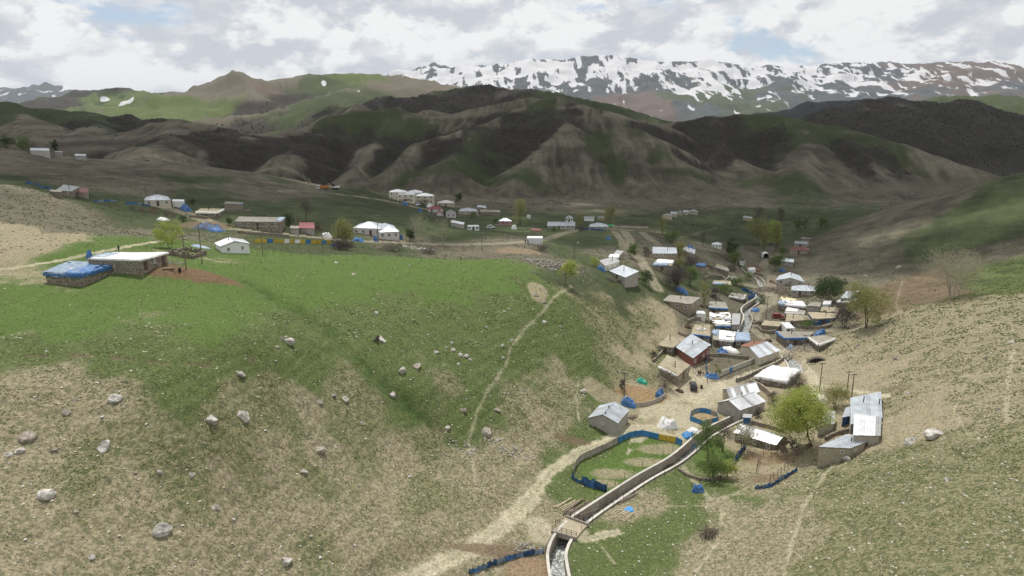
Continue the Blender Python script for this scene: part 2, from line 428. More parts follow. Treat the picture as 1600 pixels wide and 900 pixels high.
# ------------------------------------------------------------------ ground cover
def box_blur(G, k):
    for ax in (0, 1):
        pad = [(0, 0), (0, 0)]; pad[ax] = (k + 1, k); C = np.cumsum(np.pad(G, pad, mode='edge'), axis=ax)
        n_ = 2 * k + 1
        G = (np.take(C, range(n_, C.shape[ax]), ax) - np.take(C, range(0, C.shape[ax] - n_), ax)) / n_
    return G
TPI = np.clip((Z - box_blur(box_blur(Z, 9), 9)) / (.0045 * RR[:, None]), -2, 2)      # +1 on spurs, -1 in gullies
PAL = dict(lush=(.096,.146,.040), grass=(.110,.138,.052), olive=(.225,.208,.124), dry=(.300,.260,.182), tan=(.31,.266,.188), bare=(.150,.132,.104),
           scrub=(.068,.058,.050), dgrass=(.068,.082,.040), soil=(.165,.122,.085), red=(.135,.100,.086), rock=(.074,.081,.088), gravel=(.43,.385,.29))
CL = list(PAL)
SAMP = """lush 60,470 200,470 330,460 450,430 600,430 750,425 100,520 350,510 520,450 680,460 780,445 450,402 650,410 780,415 390,430 560,410 20,500 300,430 500,420
grass 530,490 600,500 700,490 800,480 450,560 600,560 700,560 800,560 880,520 250,560 60,555 290,615 290,590 480,520 180,545 840,500 900,560 390,560 850,470 720,640 640,610 770,640
dry 60,610 150,640 60,700 200,760 60,800 100,880 300,850 420,700 520,720 450,800 600,780 700,740 560,860 350,750 830,640 880,600 850,660 780,690 480,650 620,720 20,650 180,820 380,880 760,740 780,770 700,820 640,850 820,700
olive 400,650 540,620 250,690 660,660 350,690 560,680 700,600 820,590 130,720 300,780 500,860 680,770 420,620 800,640 860,620
grass 890,740 875,765 950,682 1000,830 1080,770 1130,760 960,870 940,880 1060,820 1150,765 925,700 1030,860 1080,800 920,890
lush 985,715 930,745 960,725 1010,690 1120,715 1100,700
dry 840,790 860,820 1100,860 1120,790 1150,740 1200,720 1180,760 1020,790 980,800 760,835
olive 1300,780 1400,760 1500,720 1550,800 1450,860 1300,870 1580,700 1480,780 1380,840 1560,880 1330,740 1420,700
dry 1400,640 1450,580 1500,520 1550,500 1350,560 1580,620 1500,620 1180,830 1200,870 1250,800 1320,545 1450,500 1590,520 1400,545 1230,850 1160,880 1400,600 1550,580 1560,470
tan 1380,660 1420,670 1300,600 1340,590 1300,560 1440,640
soil 1430,450 1400,468 1460,430 1450,460
grass 1572,440 1590,452 1565,425 1595,420
dgrass 1450,380 1520,372 1580,350 1500,335 1590,300 1540,310 1480,350 1420,395 1560,330
bare 1350,410 1300,430 1400,395 1350,362 1450,330 1560,395 1330,440 1280,400 1380,350 1310,400 1370,430 1520,400 1400,330
dgrass 500,330 600,345 400,322 300,312 200,315 560,310 690,350 750,360 200,340 260,350 850,345 900,345 640,360 450,340 560,330 240,335 330,300 480,318 700,370 800,360 160,322 30,290 80,300
bare 200,265 300,270 380,288 150,288 60,265 420,285 250,285 330,292 10,250 120,262 460,290 250,305 400,305 20,240
dgrass 330,278 440,285 300,283
tan 50,375 30,400 20,360 110,375 70,390 10,385
bare 100,352 130,345 0,300 60,340 160,358 0,330 180,365 80,325 30,335
lush 130,383 165,378 110,395 90,405 200,375
dgrass 1080,350 1120,360 1150,378 1250,358 1290,352 1180,345 1050,358 1220,355 1100,375 1140,365
dgrass 950,440 1000,462 920,410 900,382 940,378 1010,450 980,445 900,432 1080,440 960,460 1030,470 1120,445 880,392
olive 1020,500 990,520 975,540 1000,575 960,580
tan 1035,490 1025,525 1000,560 1040,520
bare 985,395 975,400 1040,385 870,410
bare 1110,480 1140,470 1180,470 1230,480 1250,500 1210,520 1150,520 1120,530 1260,430 1200,430 1130,410 1160,400 1090,410 1070,500 1280,500 1200,545 1130,570 1215,495
tan 1090,600 1050,640 1040,670 1010,670 1160,610 1120,660 1180,700 1150,735 1210,730 1230,560 1240,600 1210,640 1250,640 1290,670 1100,575 1060,600 1020,640 990,612
bare 750,392 800,392 700,390 820,398 660,388 600,388 770,400
dgrass 450,383 500,385 560,388 620,392 540,380
bare 560,250 640,262 880,230 925,250 1000,262 850,285 950,305 760,310 1060,300 580,285 700,292 700,202 930,190 860,260 1000,300 540,270 650,290 820,310 900,300 900,275 730,300 980,230 600,270 460,250 440,265
scrub 480,230 620,225 700,240 800,190 760,220 850,180 420,222 340,228 670,215 560,215 1060,240 1000,200 1150,240 500,250 740,200 830,200 390,240 520,205 760,245 680,225 800,215 1030,215 850,210 600,245 490,265 1090,255
dgrass 700,265 640,272 970,248 930,225 600,185 850,165 780,255 560,180 1080,270 660,195 900,160 740,265 960,265 830,275 1040,240
scrub 1130,205 1200,210 1080,200 1180,232 1320,228 1370,243 1150,195 1160,220 1100,225 1210,225 1340,250 1110,215
bare 1230,255 1280,280 1350,275 1420,268 1120,300 1200,295 1480,270 1220,305 1330,300 1130,270 1290,240 1380,290 1440,290 1260,250 1160,300 1300,300
dgrass 1250,195 1300,202 1245,290 1420,248 1260,290 1350,225 1200,190 1290,210 1230,300
scrub 1350,175 1450,190 1550,200 1500,230 1580,250 1400,165 1300,170 1560,175 1460,215 1530,220 1590,220 1380,190 1420,200 1300,180
dgrass 1500,150 1570,155 1450,158
scrub 700,155 600,165 760,145 500,180 840,150 900,165 660,150 640,170 720,165 800,145 540,178 430,195 400,205
dgrass 560,160 480,168 1000,180 960,172 450,185 580,155
grass 250,172 300,165 220,180 345,172 270,165 320,180 240,182 600,125 560,122
dgrass 450,150 520,140 560,130 480,140 500,155 540,145 430,160 480,128 520,125
bare 350,130 370,150 330,150 620,127 640,132 360,140 400,150 655,135
red 385,128 402,140 390,138
scrub 420,165 400,158 440,158 300,150
scrub 190,142 130,150 230,150 100,160
grass 200,160 170,160 230,165
dgrass 60,180 0,175 110,178 150,185 30,170 180,200
scrub 130,192 200,195 300,218 240,190 330,215 260,215 350,205
bare 40,205 100,210 270,202 200,228 60,215 150,222 20,195 80,200 240,225 290,230
rock 700,120 800,110 900,110 1000,110 1100,110 1200,120 1300,120 1400,115 1580,130 850,130 950,125 1050,140 1200,150 1300,150 1380,145 760,130 40,148 80,150 900,150 1100,165 1250,165
red 960,160 1010,166 1520,116 1500,126 1540,125
dgrass 1150,150 1080,150 860,145 1180,165 1130,165"""
S_xyc = []  # upper left bank is sampled as bare, painting its shade into the cover
for ln in SAMP.split('\n'):
    p = ln.split()
    for t in p[1:]:
        u, v = map(float, t.split(',')); P = hit(u, v)
        S_xyc.append((P[0], P[1], CL.index(p[0])))
S_xyc = np.array(S_xyc)
sa = np.arctan2(S_xyc[:, 0], S_xyc[:, 1]); sr = np.log(np.hypot(S_xyc[:, 0], S_xyc[:, 1]))
st = 3
ci = np.append(np.arange(0, NR - 1, st), NR - 1); cj = np.append(np.arange(0, NA - 1, st), NA - 1)
WC = np.zeros((len(CL), len(ci), len(cj)))
for a, r, c in zip(sa, sr, S_xyc[:, 2].astype(int)):
    d2 = ((AZ[cj] - a) ** 2)[None, :] + ((LR[ci] - r) ** 2 * .55)[:, None]
    WC[c] += 1.0 / (d2 + 2e-4) ** 2
WC /= WC.sum(0)
fi, fj = np.arange(NR), np.arange(NA)
def up(G):
    t = np.stack([np.interp(fj, cj, row) for row in G])
    a = np.searchsorted(ci, fi, 'right') - 1; a = np.clip(a, 0, len(ci) - 2)
    f = ((fi - ci[a]) / (ci[a + 1] - ci[a]))[:, None]
    return t[a] * (1 - f) + t[a + 1] * f
rad = RR[:, None]
sc1 = np.where(rad < 260, 6.0, np.where(rad < 2000, 34.0, 150.0))
tot = np.zeros((NR, NA)); COL = np.zeros((NR, NA, 3)); TUFT = np.zeros((NR, NA)); SCRUB = np.zeros((NR, NA)); BARE = np.zeros((NR, NA))
for i, c in enumerate(CL):
    w = up(WC[i])
    if w.max() < .01: continue
    nn = .6 * fbm(GX / sc1, GY / sc1, 6, 101 + 13 * i, .64) + .4 * fbm(GX / (sc1 * 4), GY / (sc1 * 4), 3, 301 + 7 * i)
    w = (w + .03 * (w > .01)) ** 1.2 * np.exp(9.5 * (nn - .5))
    w *= w
    w *= np.exp(HILL * TPI * dict(bare=2.6, scrub=-2.6, dgrass=-.8, tan=1.5, red=.8).get(c, 0))
    tot += w; COL += w[..., None] * np.array(PAL[c])
    TUFT += w * dict(lush=.04, grass=.5, olive=1.0, dry=.7, tan=.06, bare=.3, dgrass=.1, soil=.1).get(c, 0)
    SCRUB += w * (c == 'scrub'); BARE += w * (c in ('bare', 'dry', 'tan'))
COL /= tot[..., None]; TUFT /= tot; SCRUB /= tot; BARE /= tot
def paint(mask, c, amt=1.0):
    global COL, TUFT
    m = np.clip(mask * amt, 0, 1)
    COL = COL * (1 - m[..., None]) + np.array(PAL[c] if isinstance(c, str) else c) * m[..., None]
    TUFT = TUFT * (1 - m)
# bare eroded bands following the contours of the grey hills
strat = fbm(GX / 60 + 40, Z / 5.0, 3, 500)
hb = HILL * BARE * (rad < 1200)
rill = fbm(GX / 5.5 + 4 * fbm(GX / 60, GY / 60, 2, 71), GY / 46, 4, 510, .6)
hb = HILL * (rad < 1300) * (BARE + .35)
COL *= np.clip(1 - .14 * HILL * (rad < 1300) + hb * ((strat - .5) * .9 + (rill - .5) * 1.1 + TPI * .10), .5, 1.45)[..., None]  # spurs lightened, gullies darkened in colour so relief shows under flat light
mids = (1 - HILL) * sstep(230, 300, RR)[:, None] * (rad < 700)
COL *= np.clip(1 + mids * ((fbm(GX / 7, GY / 7, 5, 520, .62) - .5) * 1.3 + (fbm(GX / 45, GY / 45, 3, 530) - .5) * .8), .5, 1.6)[..., None]
paint(ditch_m * sstep(.35, .6, fbm(GX / 2, GY / 2, 4, 91)), (.062,.100,.032), .8)
pmf = pm.astype(float)
paint(pmf * sstep(.30, .45, fbm(GX / 4, GY / 4, 3, 71)), 'gravel', .8)
rc = np.array(PAL['gravel']) * (1 + (.5 * (fbm(GX / 3, GY / 3, 3, 59) - .5)))[..., None]
rdim = np.where(rad > 215, .62, 1.0)                     # tracks beyond the field are darker
m = np.clip(road_m, 0, 1)[..., None] * .92
COL = COL * (1 - m) + rc * rdim[..., None] * m; TUFT *= (1 - road_m)
for d in (canal_d, cu_d, cf_d, cs_d): paint((d < 1.9).astype(float), (.12, .115, .10))
# dug soil mound by the barns
MOUND = hit(293, 430)
gm = np.exp(-(((GX - MOUND[0]) / 12) ** 2 + ((GY - MOUND[1]) / 5.5) ** 2) ** 1.5)
Z += gm * (1.0 + .9 * (fbm(GX / 1.8, GY / 1.8, 4, 61) - .4))
paint(sstep(.25, .5, gm + .35 * (fbm(GX / 2, GY / 2, 3, 62) - .5)), (.165, .105, .068), .95)
# worn patches inside the hay meadow, raw earth cut by the bottom pen
for u, v, a, b in ((1030,702,5,2.2),(1005,722,4.2,2),(957,740,4.6,2.2),(945,756,3,1.6)):
    p = hit(u, v); paint(sstep(.3, .55, np.exp(-(((GX - p[0]) / a) ** 2 + ((GY - p[1]) / b) ** 2)) + .3 * (fbm(GX / 1.2, GY / 1.2, 3, 63) - .5)), 'dry', .8)
for u, v, a, b, c in ((895,688,4,1.6,'soil'),(790,862,9,1.6,'soil'),(830,890,4.5,3,(.26,.18,.12)),(1005,618,7,3.6,(.30,.20,.11)),(1107,652,4.0,2.2,(.34,.25,.14)),(1125,576,6,3.4,(.15,.13,.10)),(1205,716,6,3.5,(.24,.17,.11)),
                      (1200,748,4,2.4,(.2,.15,.1)),(985,560,6,5,'tan'),(935,610,4,4,'tan'),(1010,535,3,5,'tan'),(840,455,3,7,'tan'),(965,400,6,8,'bare'),(760,395,14,6,'bare'),(810,392,9,6,(.25,.19,.13)),(495,289,26,10,'tan'),(1175,418,6,9,(.2,.13,.09)),
                      (320,352,10,8,'soil')):
    p = hit(u, v); paint(sstep(.3, .5, np.exp(-(((GX - p[0]) / a) ** 2 + ((GY - p[1]) / b) ** 2)) + .3 * (fbm(GX / 1.5, GY / 1.5, 3, 64) - .5)), c, .85)
# crumbling lip where the upper meadow breaks off, and animal tracks along the dry slopes
for px, wd in (([(-20,553),(40,556),(100,553),(150,556),(190,560)], .5), ([(200,560),(260,568),(330,570),(400,560)], .3), ([(430,790),(470,800),(520,805)], .25), ([(405,690),(440,698)], .3), ([(525,663),(545,670)], .3), ([(180,715),(230,728),(290,735)], .3)):
    dl = dist_line(line_xy(px)); lip = np.exp(-(dl / (wd * 1.2)) ** 2) * sstep(.35, .6, fbm(GX / 1.5, GY / 1.5, 3, 640)); Z -= .35 * lip; paint(sstep(.3, .7, lip), (.16, .125, .085), .8)
# snow fields of the far range
snow = np.zeros((NR, NA))
big = sstep(5600, 6400, RR)[:, None]
alt = (Z - CAMZ)
snow += big * (np.clip((alt - 60) / 860, -.3, .78) - .14 * TPI)
for u, v, L, wd in ((200,159,34,8),(165,157,14,6),(612,128,24,6),(565,127,12,5),(505,131,12,5),(470,133,16,4),(560,141,18,4),(640,118,30,6)):
    p = hit(u, v)
    if p[1] < 2000: continue
    snow = np.maximum(snow, 1.1 * np.exp(-(((GX - p[0]) / L) ** 2 + ((GY - p[1]) / (wd * 3)) ** 2)))
redspot = hit(1515, 118)
snow -= .22 * np.exp(-(((GX - redspot[0]) / 650) ** 2)) * big

# ------------------------------------------------------------------ materials
MATS = {}
def new_mat(name):
    m = bpy.data.materials.new(name); m.use_nodes = True
    nt = m.node_tree
    b = nt.nodes['Principled BSDF']
    return m, nt.nodes, nt.links, b
def mat(name, col, rough=.8, metal=0.0, var=.15, scale=3.0, bump=0.0, bscale=20.0, col2=None, spec=.3, stripe=0.0, axis='X', sub=0.0):
    """procedural surface: colour mottled by noise, optional second colour in patches, optional bump and rolled-sheet stripes"""
    if name in MATS: return MATS[name]
    m, nn, ll, b = new_mat(name)
    tcn = nn.new('ShaderNodeTexCoord')
    no = nn.new('ShaderNodeTexNoise'); no.inputs['Scale'].default_value = scale; no.inputs['Detail'].default_value = 6; no.inputs['Roughness'].default_value = .65
    ll.new(tcn.outputs['Object'], no.inputs['Vector'])
    rp = nn.new('ShaderNodeValToRGB')
    c = np.array(col); c2 = np.array(col2) if col2 is not None else c * (1 + var)
    lo = c * (1 - var)
    rp.color_ramp.elements[0].position = .36; rp.color_ramp.elements[0].color = (*lo, 1)
    rp.color_ramp.elements[1].position = .66; rp.color_ramp.elements[1].color = (*c2, 1)
    e = rp.color_ramp.elements.new(.5); e.color = (*c, 1)
    ll.new(no.outputs['Fac'], rp.inputs[0])
    ob = nn.new('ShaderNodeObjectInfo')
    hv = nn.new('ShaderNodeHueSaturation')
    mr = nn.new('ShaderNodeMapRange'); mr.inputs['To Min'].default_value = .88; mr.inputs['To Max'].default_value = 1.12
    ll.new(ob.outputs['Random'], mr.inputs['Value']); ll.new(mr.outputs[0], hv.inputs['Value'])
    ll.new(rp.outputs[0], hv.inputs['Color'])
    ll.new(hv.outputs[0], b.inputs['Base Color'])
    b.inputs['Roughness'].default_value = rough; b.inputs['Metallic'].default_value = metal
    b.inputs['Specular IOR Level'].default_value = spec
    if bump:
        bn = nn.new('ShaderNodeTexNoise'); bn.inputs['Scale'].default_value = bscale; bn.inputs['Detail'].default_value = 4
        ll.new(tcn.outputs['Object'], bn.inputs['Vector'])
        bp = nn.new('ShaderNodeBump'); bp.inputs['Strength'].default_value = bump; bp.inputs['Distance'].default_value = .06
        ll.new(bn.outputs['Fac'], bp.inputs['Height']); ll.new(bp.outputs[0], b.inputs['Normal'])
    MATS[name] = m
    return m

def ground_material():
    m, nn, ll, b = new_mat('ground_cover')
    at = nn.new('ShaderNodeAttribute'); at.attribute_name = 'cover'
    am = nn.new('ShaderNodeAttribute'); am.attribute_name = 'masks'      # tufts, snow, distance class
    sp = nn.new('ShaderNodeSeparateColor'); ll.new(am.outputs['Color'], sp.inputs[0])
    tcn = nn.new('ShaderNodeTexCoord')
    def noise(s, d=5, r=.6, vec=None, dist=0):
        n = nn.new('ShaderNodeTexNoise'); n.inputs['Scale'].default_value = s; n.inputs['Detail'].default_value = d; n.inputs['Roughness'].default_value = r; n.inputs['Distortion'].default_value = dist
        ll.new(vec or tcn.outputs['Object'], n.inputs['Vector']); return n
    def math_(op, a, b_, clamp=False):
        n = nn.new('ShaderNodeMath'); n.operation = op; n.use_clamp = clamp
        for i, x in enumerate((a, b_)):
            if isinstance(x, (int, float)): n.inputs[i].default_value = x
            else: ll.new(x, n.inputs[i])
        return n.outputs[0]
    def mrange(x, a, b_, c=0., d=1.):
        n = nn.new('ShaderNodeMapRange'); n.interpolation_type = 'SMOOTHSTEP'
        ll.new(x, n.inputs['Value']); n.inputs['From Min'].default_value = a; n.inputs['From Max'].default_value = b_; n.inputs['To Min'].default_value = c; n.inputs['To Max'].default_value = d
        return n.outputs[0]
    def mix(f, a, b_, blend='MIX'):
        n = nn.new('ShaderNodeMix'); n.data_type = 'RGBA'; n.blend_type = blend
        if isinstance(f, (int, float)): n.inputs['Factor'].default_value = f
        else: ll.new(f, n.inputs['Factor'])
        for k, x in (('A', a), ('B', b_)):
            if isinstance(x, tuple): n.inputs[k].default_value = (*x, 1)
            else: ll.new(x, n.inputs[k])
        return n.outputs['Result']
    fine = noise(2.2, 8, .74); mid = noise(.22, 6, .65); grit = noise(5.0, 4, .7)
    c = mix(mrange(fine.outputs['Fac'], .32, .68), mix(1.0, at.outputs['Color'], (.58, .60, .58), 'MULTIPLY'), mix(1.0, at.outputs['Color'], (1.38, 1.35, 1.30), 'MULTIPLY'))
    c = mix(mrange(mid.outputs['Fac'], .35, .65, 0, .5), c, mix(1.0, c, (.78, .84, .74), 'MULTIPLY'))
    # grass tussocks between bare earth
    t1 = noise(1.25, 7, .72)
    tm = math_('MULTIPLY', mrange(t1.outputs['Fac'], .515, .575), sp.outputs['Red'], True)
    c = mix(math_('MULTIPLY', tm, .72), c, (.098, .128, .050))
    # pale stones
    vo = nn.new('ShaderNodeTexVoronoi'); vo.inputs['Scale'].default_value = 1.1; ll.new(tcn.outputs['Object'], vo.inputs['Vector'])
    stn = math_('MULTIPLY', mrange(vo.outputs['Distance'], .13, .05), sp.outputs['Red'], True)
    c = mix(math_('MULTIPLY', stn, .8), c, (.52, .48, .41))
    # scrub clumps on far slopes (blue = scrub)
    s1 = noise(.16, 8, .72)
    sm = math_('MULTIPLY', mrange(s1.outputs['Fac'], .36, .62), sp.outputs['Blue'], True)
    c = mix(math_('MULTIPLY', sm, .75), c, (.028, .027, .022))
    # snow
    mpn = nn.new('ShaderNodeMapping'); mpn.inputs['Scale'].default_value = (1, .36, .8); ll.new(tcn.outputs['Object'], mpn.inputs[0])
    sn = noise(.0042, 9, .56, mpn.outputs[0], .9)
    mp2 = nn.new('ShaderNodeMapping'); mp2.inputs['Scale'].default_value = (1, .12, .25); mp2.inputs['Rotation'].default_value = (0, .25, .1); ll.new(tcn.outputs['Object'], mp2.inputs[0])
    sn2 = noise(.011, 6, .58, mp2.outputs[0], .4)
    sv = math_('ADD', sp.outputs['Green'], math_('ADD', math_('MULTIPLY', math_('SUBTRACT', sn.outputs['Fac'], .5), 2.3), math_('MULTIPLY', math_('SUBTRACT', sn2.outputs['Fac'], .5), 1.9)))
    sf = math_('MULTIPLY', mrange(sv, .46, .52), mrange(sp.outputs['Green'], .04, .16))
    c = mix(sf, c, (.56, .555, .565))
    ll.new(c, b.inputs['Base Color'])
    b.inputs['Roughness'].default_value = .95; b.inputs['Specular IOR Level'].default_value = .12
    hh = math_('ADD', math_('MULTIPLY', fine.outputs['Fac'], .5), math_('ADD', math_('MULTIPLY', grit.outputs['Fac'], .14), math_('MULTIPLY', tm, .25)))
    hh2 = math_('ADD', hh, math_('MULTIPLY', s1.outputs['Fac'], math_('MULTIPLY', sp.outputs['Blue'], 5.0)))
    bp = nn.new('ShaderNodeBump'); bp.inputs['Strength'].default_value = .7; bp.inputs['Distance'].default_value = .55
    ll.new(hh2, bp.inputs['Height']); ll.new(bp.outputs[0], b.inputs['Normal'])
    return m
def build_ground():
    me = bpy.data.meshes.new('ground')
    co = np.stack([GX, GY, Z], -1).reshape(-1, 3).astype(np.float32)
    i, j = np.meshgrid(np.arange(NR - 1), np.arange(NA - 1), indexing='ij')
    v0 = (i * NA + j).ravel()
    quads = np.stack([v0, v0 + 1, v0 + NA + 1, v0 + NA], 1)[:, ::-1].astype(np.int32)
    nq = len(quads)
    me.vertices.add(len(co)); me.vertices.foreach_set('co', co.ravel())
    me.loops.add(nq * 4); me.loops.foreach_set('vertex_index', quads.ravel())
    me.polygons.add(nq); me.polygons.foreach_set('loop_start', np.arange(nq, dtype=np.int32) * 4)
    me.polygons.foreach_set('use_smooth', np.ones(nq, bool))
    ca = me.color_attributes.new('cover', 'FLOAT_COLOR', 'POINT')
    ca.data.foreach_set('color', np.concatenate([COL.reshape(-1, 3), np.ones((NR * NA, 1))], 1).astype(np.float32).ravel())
    cb = me.color_attributes.new('masks', 'FLOAT_COLOR', 'POINT')
    msk = np.stack([TUFT * (rad < 480), np.clip(snow, 0, 1.5), SCRUB * (rad > 300) + .25 * (rad > 300) * BARE * (rad < 2500), np.ones_like(Z)], -1)
    cb.data.foreach_set('color', msk.astype(np.float32).ravel())
    me.update(calc_edges=True)
    me.validate()
    o = bpy.data.objects.new('ground', me); scene.collection.objects.link(o)
    me.materials.append(ground_material())
    o['kind'] = 'structure'
    return o
build_ground()

# ------------------------------------------------------------------ broken cumulus overhead (their shade lies on the hills) and the valley air
def build_cloud(cx, cy, cz, rx, ry, seed):
    rg = np.random.default_rng(seed)
    V, F = [], []
    t = (1 + 5 ** .5) / 2
    ico = np.array([(-1,t,0),(1,t,0),(-1,-t,0),(1,-t,0),(0,-1,t),(0,1,t),(0,-1,-t),(0,1,-t),(t,0,-1),(t,0,1),(-t,0,-1),(-t,0,1)], float)
    ico /= np.linalg.norm(ico[0])
    fc = [(0,11,5),(0,5,1),(0,1,7),(0,7,10),(0,10,11),(1,5,9),(5,11,4),(11,10,2),(10,7,6),(7,1,8),(3,9,4),(3,4,2),(3,2,6),(3,6,8),(3,8,9),(4,9,5),(2,4,11),(6,2,10),(8,6,7),(9,8,1)]
    for k in range(150):
        a = rg.uniform(0, 2 * math.pi); q = rg.uniform(0, 1) ** .55
        s = rg.uniform(.10, .26) * (1.1 - .75 * q) * min(rx, ry)
        p = np.array([cx + math.cos(a) * q * rx, cy + math.sin(a) * q * ry, cz + rg.uniform(0, .35) * (1 - q) * rx])
        n0 = len(V)
        for w in ico * s * rg.uniform(.8, 1.2, (12, 1)): V.append(p + w * (1, 1, .55))
        F += [tuple(n0 + i for i in f) for f in fc]
    me = bpy.data.meshes.new('cloud'); me.from_pydata([tuple(v) for v in V], [], F)
    for p in me.polygons: p.use_smooth = True
    m = MATS.get('cloud')
    if not m:
        m, nn, ll, b = new_mat('cloud'); MATS['cloud'] = m
        tr = nn.new('ShaderNodeBsdfTransparent'); df = nn.new('ShaderNodeBsdfDiffuse'); df.inputs[0].default_value = (.9, .9, .9, 1)
        tl = nn.new('ShaderNodeBsdfTranslucent'); tl.inputs[0].default_value = (.9, .9, .9, 1)
        m1 = nn.new('ShaderNodeMixShader'); m1.inputs[0].default_value = .5; ll.new(df.outputs[0], m1.inputs[1]); ll.new(tl.outputs[0], m1.inputs[2])
        m2 = nn.new('ShaderNodeMixShader'); m2.inputs[0].default_value = .50; ll.new(tr.outputs[0], m2.inputs[1]); ll.new(m1.outputs[0], m2.inputs[2])
        ll.new(m2.outputs[0], nn['Material Output'].inputs['Surface'])
    me.materials.append(m)
    o = bpy.data.objects.new('cloud', me); scene.collection.objects.link(o); o['kind'] = 'structure'
CLOUD_Z = 1500.0
def cloud_over(gx, gy, rx, ry, seed, gz=60):
    k = (CLOUD_Z - gz) / SUNV[2]
    build_cloud(gx + SUNV[0] * k, gy + SUNV[1] * k, CLOUD_Z, rx, ry, seed)
for i, (gx, gy, rx, ry) in enumerate([(-150,700,560,440),(420,640,520,400),(60,1250,700,480),(760,1150,560,560),(-560,800,420,380),(-120,440,270,190),(300,570,330,230),(300,1750,800,420),(1150,1700,700,500),(-1500,3600,700,350),(-900,-500,500,400),(700,-900,600,450),(1500,-100,500,500),(-1700,700,600,500),(2400,4200,1200,500),(-300,385,270,160),(60,820,620,360),(700,860,560,380),(-420,1000,560,420),(500,1350,800,420),(520,480,200,120)]):
    cloud_over(gx, gy, rx, ry, 40 + i)

def build_haze():
    me = bpy.data.meshes.new('haze')
    x, z0, z1 = 23000, float(Z.min()) - 1.0, float(Z.max()) + 8.0
    v = [(a, b, c) for c in (z0, z1) for a, b in ((-x, -x), (x, -x), (x, x), (-x, x))]
    me.from_pydata(v, [], [(3,2,1,0),(4,5,6,7),(0,1,5,4),(1,2,6,5),(2,3,7,6),(3,0,4,7)])
    m = bpy.data.materials.new('haze'); m.use_nodes = True
    nn, ll = m.node_tree.nodes, m.node_tree.links
    nn.clear()
    o_ = nn.new('ShaderNodeOutputMaterial'); pv = nn.new('ShaderNodeVolumePrincipled')
    pv.inputs['Color'].default_value = (.80, .88, 1.0, 1); pv.inputs['Density'].default_value = 2.8e-5; pv.inputs['Anisotropy'].default_value = .2
    ll.new(pv.outputs[0], o_.inputs['Volume'])
    me.materials.append(m)
    o = bpy.data.objects.new('haze', me); scene.collection.objects.link(o); o['kind'] = 'stuff'
build_haze()

# ------------------------------------------------------------------ object helpers
COLL = scene.collection
class MB:
    """collects faces of one mesh object"""
    def __init__(s): s.v, s.f = [], []
    def add(s, vs_, fs):
        n = len(s.v); s.v += [tuple(map(float, p)) for p in vs_]; s.f += [tuple(n + i for i in f) for f in fs]; return s
    def box(s, x0, x1, y0, y1, z0, z1):
        return s.add([(x0,y0,z0),(x1,y0,z0),(x1,y1,z0),(x0,y1,z0),(x0,y0,z1),(x1,y0,z1),(x1,y1,z1),(x0,y1,z1)],
                     [(3,2,1,0),(4,5,6,7),(0,1,5,4),(1,2,6,5),(2,3,7,6),(3,0,4,7)])
    def tube(s, p, q, r0, r1=None, n=6, cap=True):
        p, q = np.array(p, float), np.array(q, float); r1 = r0 if r1 is None else r1
        d = q - p; L = np.linalg.norm(d) + 1e-9; d /= L
        a = np.cross(d, (0, 0, 1) if abs(d[2]) < .9 else (1, 0, 0)); a /= np.linalg.norm(a); b = np.cross(d, a)
        vv = []
        for c, r in ((p, r0), (q, r1)):
            for k in range(n):
                t = 2 * math.pi * k / n; vv.append(c + r * (math.cos(t) * a + math.sin(t) * b))
        ff = [(k, (k + 1) % n, n + (k + 1) % n, n + k) for k in range(n)]
        if cap: ff += [tuple(range(n - 1, -1, -1)), tuple(range(n, 2 * n))]
        return s.add(vv, ff)
    def slab(s, quad, t):
        """quad of 3D points given thickness t downwards"""
        q = [np.array(p, float) for p in quad]; n = len(q)
        return s.add(q + [p - (0, 0, t) for p in q], [tuple(range(n)), tuple(range(2 * n - 1, n - 1, -1))] + [(i, n + i, n + (i + 1) % n, (i + 1) % n) for i in range(n)])
    def mesh(s, name, smooth=False):
        me = bpy.data.meshes.new(name); me.from_pydata(s.v, [], s.f); me.update()
        if smooth:
            for p in me.polygons: p.use_smooth = True
        return me
    def build(s, name, m, parent=None, smooth=False):
        return put(name, s.mesh(name, smooth), m, parent)
def put(name, me, m, parent=None, loc=None, rot=None, scale=None):
    if m is not None and not me.materials: me.materials.append(m)
    o = bpy.data.objects.new(name, me); COLL.objects.link(o)
    if parent is not None: o.parent = parent
    if loc is not None: o.location = tuple(map(float, loc))
    if rot is not None: o.rotation_euler = rot
    if scale is not None: o.scale = scale
    return o
def tag(o, label, cat, group=None):
    o['label'] = label; o['category'] = cat
    if group: o['group'] = group
    return o
def thing(name, label, cat, loc, rotz=0.0, group=None):
    o = bpy.data.objects.new(name, None); COLL.objects.link(o)
    o.location = tuple(map(float, loc)); o.rotation_euler = (0, 0, rotz); o.empty_display_size = .5
    return tag(o, label, cat, group)
def px2m(px, p): return px * math.hypot(math.hypot(p[0], p[1]), p[2] - CAMZ) / FPX
def ray_z(u, v, z):
    a, b = ray(u, v); Y = (z - CAMZ) / b
    return np.array([a * Y, Y])
def resample(P, step):
    P = np.asarray(P, float); seg = np.linalg.norm(np.diff(P, axis=0), axis=1); cs = np.append(0, np.cumsum(seg))
    n = max(2, int(round(cs[-1] / step)) + 1); t = np.linspace(0, cs[-1], n)
    return np.stack([np.interp(t, cs, P[:, k]) for k in range(P.shape[1])], 1)
def smooth_line(P, it=2):
    P = np.asarray(P, float)
    for _ in range(it):
        Q = [P[0]]
        for p, q in zip(P[:-1], P[1:]): Q += [p * .75 + q * .25, p * .25 + q * .75]
        P = np.array(Q + [P[-1]])
    return P

